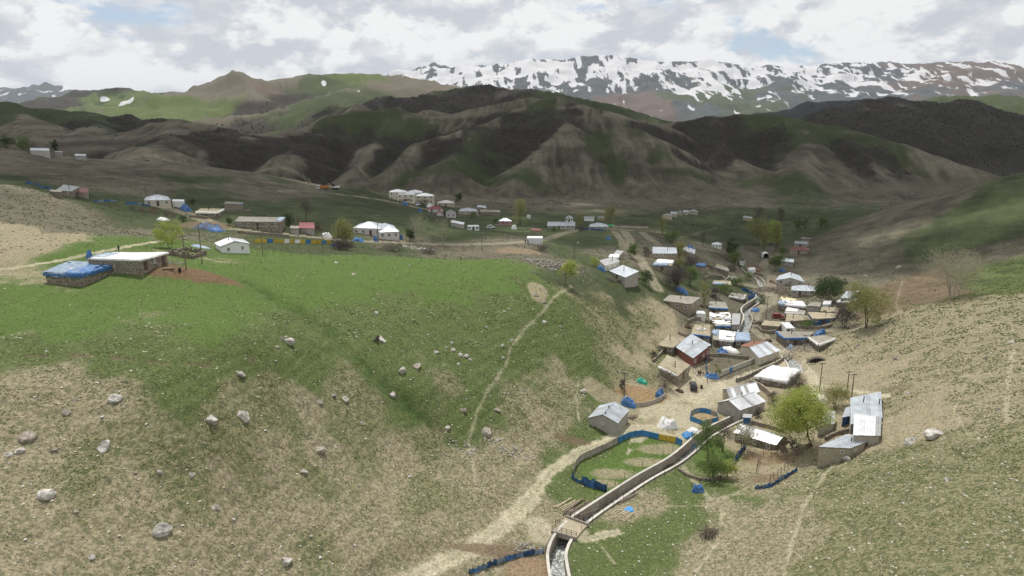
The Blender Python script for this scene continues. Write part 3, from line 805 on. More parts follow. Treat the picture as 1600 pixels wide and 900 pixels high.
# palette of built surfaces
m_metal = mat('roof_metal', (.46,.50,.535), .42, .28, .20, .45, .1, 6)
m_metal_w = mat('roof_metal_white', (.66,.675,.69), .45, .12, .16, .45, .08, 6)
m_metal_d = mat('roof_metal_dull', (.36,.375,.38), .55, .25, .22, .5, .1, 6, col2=(.36,.29,.24))
m_rust = mat('roof_rust', (.24,.115,.07), .8, .1, .25, .9, .1, 8, col2=(.33,.19,.13))
m_red = mat('roof_red', (.27,.085,.085), .55, .0, .12, .8)
m_mudroof = mat('roof_earth', (.33,.285,.20), .95, 0, .22, .55, .5, 5, col2=(.40,.36,.26))
m_mudroof_g = mat('roof_earth_grey', (.27,.25,.21), .95, 0, .2, .55, .5, 5, col2=(.33,.31,.27))
m_mud = mat('wall_mud', (.32,.27,.20), .95, 0, .2, 1.2, .4, 9)
m_stone = mat('wall_stone', (.21,.18,.138), .95, 0, .45, 2.2, 1.0, 5, col2=(.38,.335,.265))
m_grey = mat('wall_grey_block', (.40,.375,.335), .9, 0, .14, 1.0, .25, 8)
m_tan = mat('wall_tan_plaster', (.42,.37,.29), .9, 0, .12, .9, .2, 8)
m_cream = mat('wall_cream', (.62,.57,.46), .9, 0, .06, .8)
m_white = mat('wall_white', (.74,.74,.72), .85, 0, .06, .8)
m_pink = mat('wall_pale_pink', (.58,.53,.52), .9, 0, .06, .8)
m_redwall = mat('wall_red_brick', (.30,.13,.105), .9, 0, .2, 1.4, .3, 10)
m_bluewall = mat('wall_blue_paint', (.055,.13,.30), .7, 0, .2, 1.2)
m_glass = mat('window_glass', (.03,.035,.042), .15, 0, .2, 1.0, spec=.6)
m_frame = mat('window_frame', (.72,.72,.70), .6, 0, .05)
m_door = mat('door_brown', (.10,.065,.045), .7, 0, .2)
m_dark = mat('dark_metal', (.03,.03,.032), .6, .2, .2)
m_wood = mat('timber_weathered', (.20,.165,.125), .9, 0, .3, 2.0, .3, 12)
m_woodl = mat('timber_pale', (.46,.39,.27), .85, 0, .2, 2.0, .2, 12)
m_bark = mat('bark', (.105,.082,.062), .95, 0, .3, 2.5, .6, 14)
m_barkp = mat('bark_pale', (.36,.33,.28), .95, 0, .2, 2.5, .3, 14)
m_tarpb = mat('tarp_blue', (.050,.145,.35), .55, 0, .35, 1.6, .45, 4, col2=(.15,.28,.47))
m_tarpbp = mat('tarp_blue_faded', (.24,.32,.42), .6, 0, .3, .8, .35, 4, col2=(.42,.46,.50))
m_tarpw = mat('tarp_white', (.72,.72,.70), .6, 0, .14, 1.1, .5, 3)
m_tarpg = mat('tarp_green', (.04,.36,.24), .5, 0, .2, 1.2, .3, 4)
m_panelb = mat('panel_blue', (.05,.20,.42), .55, .0, .22, 1.6)
m_panely = mat('panel_yellow', (.52,.37,.05), .6, .0, .15, 1.6)
m_panelg = mat('panel_grey', (.38,.35,.30), .8, .0, .15, 1.6)
m_conc = mat('concrete', (.34,.30,.245), .9, 0, .18, .8, .3, 8)
m_concw = mat('concrete_pale', (.50,.475,.42), .9, 0, .12, .8, .2, 8)
m_boulder = mat('boulder_rock', (.46,.43,.39), .95, 0, .40, 1.6, 1.0, 6, col2=(.68,.65,.60))
m_boulderd = mat('boulder_brown', (.34,.30,.25), .95, 0, .38, 1.6, 1.0, 6, col2=(.52,.47,.41))
m_blackpl = mat('black_plastic_and_shade', (.015,.015,.017), .5, 0, .1)

UNIT = MB().box(-.5, .5, -.5, .5, 0, 1).mesh('block')
SHARED = {}
def unit_box(m, key=None):
    k = ('box', m.name)
    if k not in SHARED:
        me = UNIT.copy(); me.materials.clear(); me.materials.append(m); SHARED[k] = me
    return SHARED[k]
def piece(name, m, parent, loc, size, rotz=0.0, rotx=0.0, roty=0.0):
    """a block of the given size standing on loc"""
    return put(name, unit_box(m), None, parent, loc, (rotx, roty, rotz), size)

# ------------------------------------------------------------------ houses, from the four eave corners and the eave height
def cloth(quad, m, name, parent, drop=.5, seed=0, n=14, over=.25, holes=0.0, crumple=.10, z=0.03):
    """a sheet laid over a roof quad, hanging over its edges, crumpled"""
    rg = np.random.default_rng(seed); q = [np.array(p, float) for p in quad]
    c = sum(q) / 4; mb = MB(); idx = {}
    ph = rg.uniform(0, 9, 4)
    e = over
    for i in range(n + 3):
        for j in range(n + 3):
            s, t = (i - 1) / n, (j - 1) / n
            cs, ct = min(max(s, 0), 1), min(max(t, 0), 1)
            p = (q[0] * (1 - cs) + q[1] * cs) * (1 - ct) + (q[3] * (1 - cs) + q[2] * cs) * ct
            edge = (i in (0, n + 2)) or (j in (0, n + 2))
            d = p - c; d[2] = 0; d /= np.linalg.norm(d) + 1e-6
            wob = rg.uniform(-1, 1)
            if edge: p = p + d * (.12 + .08 * wob) - np.array([0, 0, drop * (.65 + .5 * rg.random())])
            else:
                p = p + d * (.12 if cs in (0, 1) or ct in (0, 1) else 0) + np.array([rg.normal() * .04, rg.normal() * .04, z + crumple * (.6 * abs(math.sin(ph[0] + s * 9 + t * 4)) + .6 * abs(math.sin(ph[1] + t * 11 - s * 3)) + .5 * rg.random())])
            idx[i, j] = len(mb.v); mb.v.append(tuple(p))
    hx, hy = rg.uniform(0, 50, 2)
    for i in range(n + 2):
        for j in range(n + 2):
            if holes and float(fbm(np.array([hx + i * .33]), np.array([hy + j * .33]), 2, seed)[0]) < holes: continue
            mb.f.append((idx[i, j], idx[i + 1, j], idx[i + 1, j + 1], idx[i, j + 1]))
    return mb.build(name, m, parent, smooth=True)

def quad_frame(corners, h):
    """plan corners of a roof seen at these pixels when its eaves stand h above the ground"""
    c0 = np.mean(np.array(corners, float), 0)
    p = hit(c0[0], c0[1], h); z = p[2] + h
    P = np.array([ray_z(u, v, z) for u, v in corners])
    if p[1] > 300:                       # seen at a grazing angle: keep the plan no deeper than a house is
        wd = np.linalg.norm(P[1] - P[0]); dp = np.linalg.norm((P[2] + P[3] - P[0] - P[1]) / 2)
        if dp > .8 * wd:
            k = .8 * wd / dp; m_ = P.mean(0); ax = (P[2] + P[3] - P[0] - P[1]) / 2 / dp
            P = np.array([q - ax * ((q - m_) @ ax) * (1 - k) for q in P])
    return P, z
def windows_on(parent, A, B, zb, n, w, hgt, sill, m_w, inset=.0, doors=(), split=True):
    """n window openings in the wall from A to B (plan points, seen from outside)"""
    e = B - A; L = np.linalg.norm(e); e = e / L; out = np.array([e[1], -e[0]]); rz = math.atan2(e[1], e[0])
    for k in range(n):
        t = (k + .5) / n * L
        c = A + e * t
        if k in doors:
            p = c + out * .035
            d = piece('door', m_door, parent, (p[0], p[1], zb), (.95, .09, 2.0), rz)
            q = MB().box(.32, .40, -.085, -.05, .95, 1.05).build('handle', m_metal, None)
            q.parent = d; q.scale = (1 / .95, 1 / .09, 1 / 2.0); q.location = (0, 0, 0)
            continue
        p = c + out * .03
        wd = MB()
        for x0, x1, z0, z1 in ((-w/2, -w/2+.09, 0, hgt), (w/2-.09, w/2, 0, hgt), (-w/2+.09, w/2-.09, 0, .09), (-w/2+.09, w/2-.09, hgt-.09, hgt)) + (((-.035, .035, .09, hgt-.09),) if split else ()):
            wd.box(x0, x1, -.06, .05, z0, z1)
        o = put('window', wd.mesh('window'), m_frame, parent, (p[0], p[1], zb + sill), (0, 0, rz))
        for sx in ((-1, 1) if split else (0,)):
            if split: xa, xb = (-w/2+.09, -.035) if sx < 0 else (.035, w/2-.09)
            else: xa, xb = -w/2+.09, w/2-.09
            MB().box(xa, xb, -.02, .04, .09, hgt - .09).build('pane', m_glass, o)
        MB().box(-w/2-.06, w/2+.06, -.12, .04, -.07, -.005).build('sill', m_conc, o)
BUILD_COUNT = [0]
def house(label, C, h=2.4, roof='flat', axis='a', rise=1.2, wall=m_mud, rmat=None, wins=(), cat='house', name=None, over=.3, sheets=0, chim=(), rmat2=None,
          parent=None, tarp=None, drop=.5, tarp_holes=0.0, crumple=.1, group=None, wall_in=None, door=None, wsize=(1.0, 1.1, .95), edge=None, storeys=1):
    BUILD_COUNT[0] += 1; seed = BUILD_COUNT[0]
    if cat == 'house' and parent is None:
        if not wins: wins = [(0, 2 + seed % 2, (seed % 2,)), (1, 1, ())]
        if not chim and not tarp: chim = [(.3 + .4 * ((seed * 37) % 10) / 10, .35 + .3 * ((seed * 53) % 10) / 10, 1.2 + (1.2 if roof in ('gable', 'hip') else .6))]
    P, ze = quad_frame(C, h)
    ctr = P.mean(0)
    rmat = rmat or (m_mudroof if roof == 'flat' else m_metal)
    zb = min(H(*p) for p in P) - .6
    zg = ze - h
    if parent is None:
        t = thing(name or ('earth_roof_house' if roof == 'flat' else 'metal_roof_house'), label, cat, (ctr[0], ctr[1], zg), 0, group)
    else:
        t = parent; off = np.array(parent.location[:]); 
    base = np.array(t.location[:])
    Q = P - base[:2]                      # plan corners, local
    zc = ze - base[2]; zbl = zb - base[2]
    c = Q.mean(0)
    ins = wall_in if wall_in is not None else over
    Wq = np.array([q + (c - q) / np.linalg.norm(c - q) * ins for q in Q])
    up3 = lambda q, z: np.array([q[0], q[1], z])
    # walls: one closed shell, gables included
    mb = MB()
    mb.add([up3(q, zbl) for q in Wq] + [up3(q, zc) for q in Wq], [(i, (i + 1) % 4, 4 + (i + 1) % 4, 4 + i) for i in range(4)] + [(4, 5, 6, 7)])
    def mid(a, b, s=.5): return a * (1 - s) + b * s
    if roof == 'gable':
        if axis == 'a': g = [(3, 0), (1, 2)]
        else: g = [(0, 1), (2, 3)]
        for a, b in g:
            m_ = mid(Wq[a], Wq[b]); mb.add([up3(Wq[a], zc), up3(Wq[b], zc), up3(m_, zc + rise * .93)], [(0, 1, 2)])
    if roof == 'mono':
        mb.add([up3(Wq[1], zc), up3(Wq[2], zc), up3(Wq[2], zc + rise * .93), up3(Wq[3], zc), up3(Wq[0], zc), up3(Wq[3], zc + rise * .93)], [(0, 1, 2), (3, 4, 5), (1, 3, 5, 2)])
    wo = mb.build('wall', wall, t)
    # roofs
    def slope_sheets(a, b, c_, d, m, nm='roof_slope'):
        """slope a-b (eave) c_-d (top); sheets>0 lays separate ribbed sheets"""
        L = np.linalg.norm(np.array(b) - a)
        if not sheets:
            return MB().slab([a, b, c_, d], .09).build(nm, m, t)
        n = max(3, int(round(L / sheets)))
        rg = np.random.default_rng(seed * 7 + 1)
        par = MB().slab([np.array(p) - (0, 0, .05) for p in (a, b, c_, d)], .06).build('roof_deck', m_wood, t)
        for k in range(n):
            s0, s1 = k / n, (k + 1) / n
            e0, e1 = mid(np.array(a), np.array(b), s0), mid(np.array(a), np.array(b), s1); t0, t1 = mid(np.array(d), np.array(c_), s0), mid(np.array(d), np.array(c_), s1)
            up_ = np.array([0, 0, 1.]); lift = rg.uniform(0, .025); q = MB(); vs_ = []
            prof = [(0, 0), (.06, .045), (.12, 0), (.44, 0), (.5, .045), (.56, 0), (.97, 0), (1.0, .02)]
            ext = (e0 - t0) / np.linalg.norm(e0 - t0) * rg.uniform(0, .08)
            for s, z in prof: vs_ += [mid(e0, e1, s) + ext + up_ * (z + lift), mid(t0, t1, s) + up_ * (z + lift)]
            q.add(vs_, [(2*i, 2*i+2, 2*i+3, 2*i+1) for i in range(len(prof) - 1)])
            q.build('roof_sheet', m if rg.random() > .12 else (m_metal_d if m in (m_metal, m_metal_w) else m), par)
        return par
    ex = lambda q, k=.0: c + (q - c)
    if roof == 'gable':
        if axis == 'a': A, B, C_, D = Q[0], Q[1], Q[2], Q[3]
        else: A, B, C_, D = Q[1], Q[2], Q[3], Q[0]
        r0, r1 = mid(D, A), mid(B, C_)
        zt = zc + rise
        slope_sheets(up3(A, zc - .04), up3(B, zc - .04), up3(r1, zt), up3(r0, zt), rmat)
        slope_sheets(up3(C_, zc - .04), up3(D, zc - .04), up3(r0, zt), up3(r1, zt), rmat2 or rmat)
        MB().tube(up3(r0, zt + .05), up3(r1, zt + .05), .10, n=5).build('ridge_cap', rmat, t)
    elif roof == 'mono':
        slope_sheets(up3(Q[0], zc), up3(Q[1], zc), up3(Q[2], zc + rise), up3(Q[3], zc + rise), rmat)
    elif roof == 'hip':
        L = np.linalg.norm(Q[1] - Q[0]); Wd = np.linalg.norm(Q[2] - Q[1]); 
        if L >= Wd: f = min(.45, Wd / L * .5); r0, r1 = mid(mid(Q[0], Q[3]), mid(Q[1], Q[2]), f), mid(mid(Q[0], Q[3]), mid(Q[1], Q[2]), 1 - f); fac = [(0, 1, 'r1', 'r0'), (1, 2, 'r1'), (2, 3, 'r0', 'r1'), (3, 0, 'r0')]
        else: f = min(.45, L / Wd * .5); r0, r1 = mid(mid(Q[0], Q[1]), mid(Q[3], Q[2]), f), mid(mid(Q[0], Q[1]), mid(Q[3], Q[2]), 1 - f); fac = [(0, 1, 'r0'), (1, 2, 'r1', 'r0'), (2, 3, 'r1'), (3, 0, 'r0', 'r1')]
        zt = zc + rise; rr = {'r0': up3(r0, zt), 'r1': up3(r1, zt)}
        for fct in fac:
            pp = [rr[k] if isinstance(k, str) else up3(Q[k], zc) for k in fct]
            MB().slab(pp, .08).build('roof_slope', rmat, t)
        rc_ = MB(); rc_.tube(rr['r0'] + (0, 0, .03), rr['r1'] + (0, 0, .03), .09, n=5)
        for k in range(4):
            e = 'r0' if any(k in f and 'r0' in f and len(f) == 3 for f in fac) and not any(k in f and 'r1' in f and len(f) == 3 for f in fac) else 'r1'
            rc_.tube(up3(Q[k], zc + .02), rr[e] + (0, 0, .03), .07, n=5)
        rc_.build('ridge_cap', rmat, t)
    else:                                   # earth-covered flat roof: uneven top, bulging edge
        rg = np.random.default_rng(seed * 3 + 2); n = 9; q = MB(); ix = {}
        for i in range(n + 1):
            for j in range(n + 1):
                s, u_ = i / n, j / n
                p = mid(mid(Q[0], Q[1], s), mid(Q[3], Q[2], s), u_)
                ed = i in (0, n) or j in (0, n)
                p = p + rg.normal(0, .07 if ed else .02, 2)
                ix[i, j] = len(q.v); q.v.append((p[0], p[1], zc + .10 + rg.normal() * .035 + (.06 if ed else 0) + .12 * math.sin(s * 3.1) * math.sin(u_ * 3.1)))
        for i in range(n):
            for j in range(n): q.f.append((ix[i, j], ix[i + 1, j], ix[i + 1, j + 1], ix[i, j + 1]))
        loop = [ix[i, 0] for i in range(n)] + [ix[n, j] for j in range(n)] + [ix[n - i, n] for i in range(n)] + [ix[0, n - j] for j in range(n)]
        low = []
        for k in loop: low.append(len(q.v)); x, y, z = q.v[k]; q.v.append((x, y, zc - .22 + rg.normal() * .04))
        for k in range(len(loop)): q.f.append((loop[k], low[k], low[(k + 1) % len(loop)], loop[(k + 1) % len(loop)]))
        q.build('roof', rmat, t)
        if edge:                            # plastic strip folded over the roof edge
            eb = MB()
            for k in edge[1]:
                a, b = Q[k], Q[(k + 1) % 4]; nrm = np.array([(b - a)[1], -(b - a)[0]]); nrm = nrm / np.linalg.norm(nrm)
                pts_ = resample(np.array([a, b]), .8)
                top = [up3(p + (c - p) * .04, zc + .24 + rg.normal() * .03) for p in pts_]; out = [up3(p + nrm * .16, zc + .12 + rg.normal() * .05) for p in pts_]; bot = [up3(p + nrm * (.15 + .05 * rg.random()), zc - .28 - .25 * rg.random()) for p in pts_]
                m_ = len(pts_); eb.add(top + out + bot, [(i, i + 1, m_ + i + 1, m_ + i) for i in range(m_ - 1)] + [(m_ + i, m_ + i + 1, 2*m_ + i + 1, 2*m_ + i) for i in range(m_ - 1)])
            eb.build('edge_sheet', edge[0], t)
    if tarp:
        for k, (m_, a, b, c_, d) in enumerate(tarp):      # each sheet covers a sub-rectangle a..b x c..d of the roof
            qq = [up3(mid(mid(Q[0], Q[1], s), mid(Q[3], Q[2], s), u_), zc + .22) for s, u_ in ((a, c_), (b, c_), (b, d), (a, d))]
            cloth(qq, m_, 'tarp', t, drop, seed * 11 + k, holes=tarp_holes, crumple=crumple, z=.05 + .03 * k)
    # openings
    for side, nwin, doors in wins:
        A, B = Wq[side], Wq[(side + 1) % 4]
        for s in range(storeys):
            windows_on(t, A, B, zc - h + s * (h / storeys), nwin, *wsize, m_frame, doors=doors if s == 0 else ())
    for s, u_, hh in chim:
        p = mid(mid(Q[0], Q[1], s), mid(Q[3], Q[2], s), u_)
        b = MB().tube((p[0], p[1], zc), (p[0], p[1], zc + hh), .11, n=8); b.tube((p[0], p[1], zc + hh + .002), (p[0], p[1], zc + hh + .10), .17, .05, n=8)
        b.build('chimney', m_dark, t)
    return t

# ------------------------------------------------------------------ the village: near houses by the stream
def shift(C, du, dv): return [(u + du, v + dv) for u, v in C]
house('small grey block house with gabled metal roof beside the hay meadow', [(918,653),(965,661),(983.5,640.5),(937,633)], 2.2, 'gable', 'b', 1.4, m_grey, m_metal, sheets=1.1, wins=[(0, 1, ())], wsize=(.6, .5, 1.1), chim=[(.5,.5,1.9),(.55,.12,1.6)])
lh = house('L-shaped grey house with two white metal gables by the village square', [(1119.5,629),(1156,641),(1197,627),(1161,616)], 2.3, 'gable', 'b', 1.5, m_grey, m_metal_w, sheets=1.1, wins=[(0, 1, ()), (1, 2, ())], wsize=(.7, .6, 1.0))
house('', [(1128,608),(1141,624),(1188,612),(1173,598)], 2.5, 'gable', 'b', 1.3, m_tan, m_metal_w, sheets=1.1, parent=lh)
house('long low stone shed with white metal roof in front of the leaning willow', [(1146,675),(1213,695.5),(1233,684),(1166,664)], 1.7, 'gable', 'a', 1.1, m_stone, m_metal_w, sheets=1.1, wins=[(0, 3, ())], wsize=(.8, .9, .4), cat='shed')
house('large pale metal roofed house against the right hillside', [(1329,663),(1379,653),(1376,615),(1328,625)], 2.5, 'mono', 'a', .5, m_grey, m_metal, sheets=1.1, chim=[(.42,.72,1.6),(.92,.52,1.4)])
house('small blue walled lean-to beside the large pale metal roofed house', [(1316,652),(1328,650),(1328,637),(1321,639)], 2.1, 'mono', 'a', .3, m_bluewall, m_metal, cat='lean-to')
house('bright white metal roofed barn between two grey houses at right', [(1333,680),(1376,681),(1377,654),(1334,650)], 2.3, 'mono', 'a', .4, m_grey, m_metal_w, sheets=1.1, cat='barn')
house('grey house with sloping four-sided metal roof at the foot of the right hill', [(1278,698),(1329,700.5),(1381,682.5),(1321,680.5)], 2.2, 'mono', 'a', .25, m_tan, m_metal, sheets=1.1, wins=[(1, 3, (1,)), (0, 2, ())], wsize=(.7, .6, 1.0), chim=[(.55,.5,.8)])
house('narrow grey shed with patched metal roof behind the willow', [(1278,667),(1304,662),(1305,645),(1287,643)], 2.2, 'mono', 'a', .4, m_grey, m_metal_d, sheets=1.1, cat='shed', chim=[(.7,.1,1.5)])
house('tiny blue box shed behind the long low stone shed', [(1160,652),(1174,653),(1175.5,648.5),(1161.5,647.5)], 1.8, 'mono', 'a', .2, m_bluewall, m_metal_d, cat='shed')
house('low stable under a crumpled white sheet beside the track', [(1178,590),(1231,599),(1250,580),(1206,573)], 1.6, 'flat', wall=m_stone, tarp=[(m_tarpw,0,1,0,1)], crumple=.22, drop=.45, wins=[(0,2,())], wsize=(.6,.5,.6), cat='stable', name='earth_roof_stable')
rh = house('red walled house with big slanting metal roof above the square', [(1054,541),(1083,560),(1111,543),(1080,526)], 2.7, 'mono', 'a', .9, m_redwall, m_metal, sheets=1.1, wins=[(1, 4, (1,))], wsize=(.8, .9, 1.0))
house('earth roofed stone house tucked behind the red walled house', [(1028,540),(1051,544),(1071,530),(1044,525)], 2.0, wall=m_stone, rmat=m_mudroof)
house('pale earth roofed house with open porch in front of the red walled house', [(1028,573),(1059,588),(1079,571),(1043,555)], 2.3, wall=m_mud, rmat=m_mudroof, wins=[(1, 3, (1,))], wsize=(.7, .7, .9), edge=(m_tarpw, (0,)))
house('yellow walled house with half rusted metal roof', [(1156,540),(1186,559.5),(1219,547.5),(1178,532)], 2.5, 'gable', 'b', 1.3, m_cream, m_metal, rmat2=m_rust, sheets=1.1, wins=[(1, 3, ())], wsize=(.7, .8, .9), chim=[(.3,.5,1.9)])
house('long stone house with earth roof edged in blue plastic', [(1225,529),(1262,528.5),(1272,519.5),(1212,518)], 2.2, wall=m_stone, rmat=m_mudroof_g, edge=(m_tarpb, (3, 0)), wins=[(0, 3, (1,))], wsize=(.7,.7,.9))
house('stone shed with white plastic edged roof at the foot of the bare slope', [(1263,527),(1279,539),(1305,529.5),(1286,524)], 1.7, wall=m_stone, rmat=m_mudroof_g, edge=(m_tarpw, (0, 1, 2, 3)), cat='shed')
house('white cabin container standing above the blue edged stone house', [(1229,513),(1242,512.5),(1233,503.5),(1220,504)], 2.3, 'mono', 'a', .05, m_white, m_metal_w, wins=[(0, 2, (0,))], wsize=(.8,.8,.9), cat='cabin', name='cabin_container', over=.05)
house('small earth roofed stone hut beside the bend in the track', [(1189,508.5),(1217,510.5),(1225,503.5),(1194,501.5)], 2.0, wall=m_stone, rmat=m_mudroof, cat='hut')
house('broad tan earth roof behind the white cabin container', [(1227,503),(1268,500),(1260,493.5),(1229,491)], 1.7, wall=m_mud, rmat=m_mudroof)
house('wide earth roofed house with blue sheeted front wall', [(1270,499),(1306,497),(1309,490.5),(1262,488)], 1.9, wall=m_bluewall, rmat=m_mudroof)
house('upper earth roof on the terrace right of the grey hut', [(1281,486.5),(1309,489.5),(1311,481.5),(1284,480.5)], 1.5, wall=m_mud, rmat=m_mudroof)
house('square grey rendered hut under the dark round tree', [(1261,478),(1281,479.5),(1284,473.5),(1267,472.5)], 2.2, wall=m_grey, rmat=m_mudroof_g, cat='hut')
house('little white hut right of the square grey hut', [(1285,475.5),(1297,475.5),(1300,471),(1287,470.5)], 2.0, 'mono', 'a', .2, m_white, m_metal_w, cat='hut', over=.1)
house('stone house roofed with white yellow and blue plastic sheets', [(1215,476),(1260,480.5),(1253,470),(1221,465.5)], 2.1, wall=m_stone, rmat=m_mudroof, tarp=[(m_tarpw,.1,1,0,.7),(mat('tarp_yellowed',(.60,.53,.30),.7,0,.2,1.1,.4,3),.0,.7,.65,1),(m_tarpbp,0,.25,.0,.5)], crumple=.2, tarp_holes=.28)
house('low annexe with white sheeted roof in front of the plastic roofed stone house', [(1226,489),(1257,491),(1259,486),(1230,481.5)], 1.4, wall=m_stone, rmat=m_mudroof_g, tarp=[(m_tarpw,.0,.6,.3,1)], edge=(m_tarpw,(0,)), cat='annexe')
house('long grey house with hipped metal roof beside the dark round tree', [(1236,453.5),(1274,455),(1281,449),(1237,447)], 2.3, 'hip', 'a', 1.5, m_grey, m_metal, wins=[(0, 4, (1,))])
house('grey gabled house behind the long hipped house', [(1212.5,437.5),(1258,441),(1250,430.5),(1217,430.5)], 2.2, 'gable', 'b', 1.5, m_grey, m_metal, wins=[(0, 3, ())])
house('blue walled house with slanting metal roof at the slope foot', [(1313,466),(1328,465.5),(1343,455.5),(1322,457)], 2.2, 'mono', 'a', .5, m_bluewall, m_metal)
house('low white sheeted pen roof below the blue walled house', [(1307,471.5),(1330,473.5),(1341,468.5),(1323,467)], 1.1, wall=m_stone, tarp=[(m_tarpw,0,1,0,1)], cat='shelter')
house('metal roofed house with blue gable beside the green roadside tree', [(1219,409),(1239,412.5),(1241,406),(1225,401.5)], 2.4, 'gable', 'a', 1.1, m_grey, m_metal, wins=[(0,2,())])
house('brick coloured house with red hipped roof at the valley head', [(1232.6,391.5),(1263,392.5),(1265,387),(1236,386.5)], 2.4, 'hip', 'a', 1.6, m_mud, mat('roof_red_brown',(.22,.10,.085),.7,0,.12,.8), wins=[(0,3,(1,))])
house('metal roofed house directly behind the red hipped roof', [(1238,381.5),(1259,382.5),(1268,378.5),(1246,377)], 2.3, 'gable', 'a', 1.0, m_grey, m_metal_d)
house('flat grey barn roof on the slope behind the valley head houses', [(1247,374),(1263,375),(1270,371),(1256,369.5)], 1.7, wall=m_mud, rmat=m_mudroof_g, cat='barn')
house('big earth roofed house with white windows on the left bank', [(1035.5,470),(1080,476),(1094.5,465),(1045,461.5)], 2.7, wall=m_mud, rmat=m_mudroof_g, wins=[(0, 3, (0,)), (1, 2, ())])
house('earth roofed house with a blue plastic front edge above the canal', [(1107,481),(1138,483),(1133,472.5),(1109,471.5)], 1.9, wall=m_stone, rmat=m_mudroof_g, edge=(m_tarpb, (0,)))
house('small white container next to the big earth roofed house', [(1088,489.5),(1103,490.5),(1100,486),(1088,485.5)], 2.1, 'mono', 'a', .05, m_white, m_metal_w, cat='container', name='storage_container', over=.05)
house('white sheeted roof, upper of the pair above the canal', [(1109,499),(1142,499.5),(1140,490.5),(1109,489.5)], 1.9, wall=m_stone, tarp=[(m_tarpw,0,1,0,1)], crumple=.2, tarp_holes=.36)
house('white sheeted roof with blue hem, lower of the pair above the canal', [(1118,510),(1142,510.5),(1140,501.5),(1112,500.5)], 1.7, wall=m_stone, tarp=[(m_tarpw,0,1,.2,1)], crumple=.15, tarp_holes=.42, edge=(m_tarpb,(0,)))
house('upright grey metal roofed shed on the canal edge', [(1143,507),(1155.5,507),(1157,492.5),(1144,492.5)], 2.1, 'mono', 'a', .6, m_grey, m_metal_d, cat='shed')
ring = house('tan earth roofed house with a white ring on its roof', [(1080,522.5),(1110,526),(1109,508.5),(1084.5,507.5)], 2.2, wall=m_stone, rmat=m_mudroof, edge=(m_tarpb,(0,)))
house('house roofed with torn white sheets below the canal', [(1114,531),(1147,533.5),(1149,520.5),(1113,516)], 2.1, wall=m_stone, rmat=m_mudroof_g, tarp=[(m_tarpw,.3,1,0,1),(m_tarpbp,0,.3,.45,1)], crumple=.15, tarp_holes=.30)
house('flat roof covered in faded blue plastic beside the canal', [(1149,533),(1172,533.5),(1171,521.5),(1150.5,520.5)], 2.0, wall=m_stone, tarp=[(m_tarpbp,0,1,0,1)], drop=.4)
# far village and terrace
house('long striped metal roofed house above the forking track', [(1019.5,396),(1058,396),(1057,389),(1019.5,387.5)], 2.3, 'mono', 'a', .6, m_mud, m_metal, wins=[(0,3,())])
house('house with white and blue sheets on its roof below the striped roof', [(1020.6,415),(1049,415.5),(1053,408),(1025,406)], 2.0, wall=m_mud, tarp=[(m_tarpw,.1,1,.35,1),(m_tarpbp,0,.8,0,.35)], crumple=.2)
house('tilted pale blue metal roof beside the blue wreckage', [(1066,390.5),(1085,397),(1087,391),(1071,386)], 1.8, 'mono', 'a', .3, m_mud, m_metal_w)
house('small hut with bright blue plastic roof', [(1087,415.5),(1102,416.5),(1102,412.5),(1089,411.5)], 1.8, wall=m_mud, tarp=[(m_tarpb,0,1,0,1)], cat='hut')
house('tan flat roofed hut with a white edge left of the canal', [(1117.6,417),(1139,423),(1135,418),(1120,412.5)], 1.7, wall=m_mud, rmat=m_mudroof, edge=(m_tarpw,(0,1)), cat='hut')
house('tall white container on the bare yard by the far road', [(1173,424.5),(1182,421.5),(1177,415.5),(1168,417)], 2.4, 'mono', 'a', .05, m_white, m_metal_w, cat='container', name='storage_container', over=.05)
house('half ruined earth roof inside the canal bend', [(1135.5,435.5),(1151,438),(1155.5,433.5),(1138.6,430.5)], 1.3, wall=m_stone, rmat=m_mudroof_g)
house('earth roofed house with faded blue patch below the far track', [(1113,444),(1143,446),(1141,439.5),(1115,438.5)], 1.8, wall=m_mud, rmat=m_mudroof, tarp=[(m_tarpbp,.05,.7,.0,.4)])
house('white rimmed earth roof next to the long blue sheeting', [(1138.6,463),(1162,467),(1165,460.5),(1143,457.5)], 1.4, wall=m_stone, rmat=m_mudroof_g, edge=(m_tarpw,(0,1,2)))
house('small white house with blue trim alone on the far green', [(1111.6,382.5),(1128.5,383.5),(1127,379),(1113,379)], 2.2, 'hip', 'a', .9, m_white, m_metal, wins=[(0,3,())], wsize=(.8,.9,.9))
house('metal roofed house at the left end of the slope-top row', [(945.6,415.5),(969,408.5),(960,402.5),(936,408.5)], 2.3, 'mono', 'a', .4, m_cream, m_metal_d, wins=[(0,3,())], wsize=(.8,.9,.9))
house('broad shallow metal roofed house above the dark green slope', [(951,423),(977,433.5),(998.5,426),(973,416)], 2.0, 'mono', 'a', .5, m_grey, m_metal)
house('small dull metal hut at the top of the slope-top row', [(958,397.5),(969,398.5),(975,393.5),(964,391.5)], 2.0, 'mono', 'a', .3, m_mud, m_metal_d, cat='hut')
house('low shed with a white sheet roof in the slope-top row', [(951,402.5),(966,403.5),(968,398.5),(954,398.5)], 1.5, wall=m_mud, tarp=[(m_tarpw,0,1,0,1)], cat='shed')
house('long metal roofed hall on the terrace road', [(854.5,354),(899,353.5),(898,347),(856.6,347)], 2.2, 'gable', 'a', 1.3, m_grey, m_metal, wins=[(0,6,(2,))])
house('little white gabled house behind the long hall', [(883,342),(896,342),(895,338),(884,338)], 2.3, 'gable', 'b', 1.2, m_white, m_metal)
house('hip roofed house at the junction of the terrace road', [(920,355.5),(952,355.5),(948,349.5),(922,349.5)], 2.1, 'hip', 'a', 1.5, m_grey, m_metal, wins=[(0,3,())])
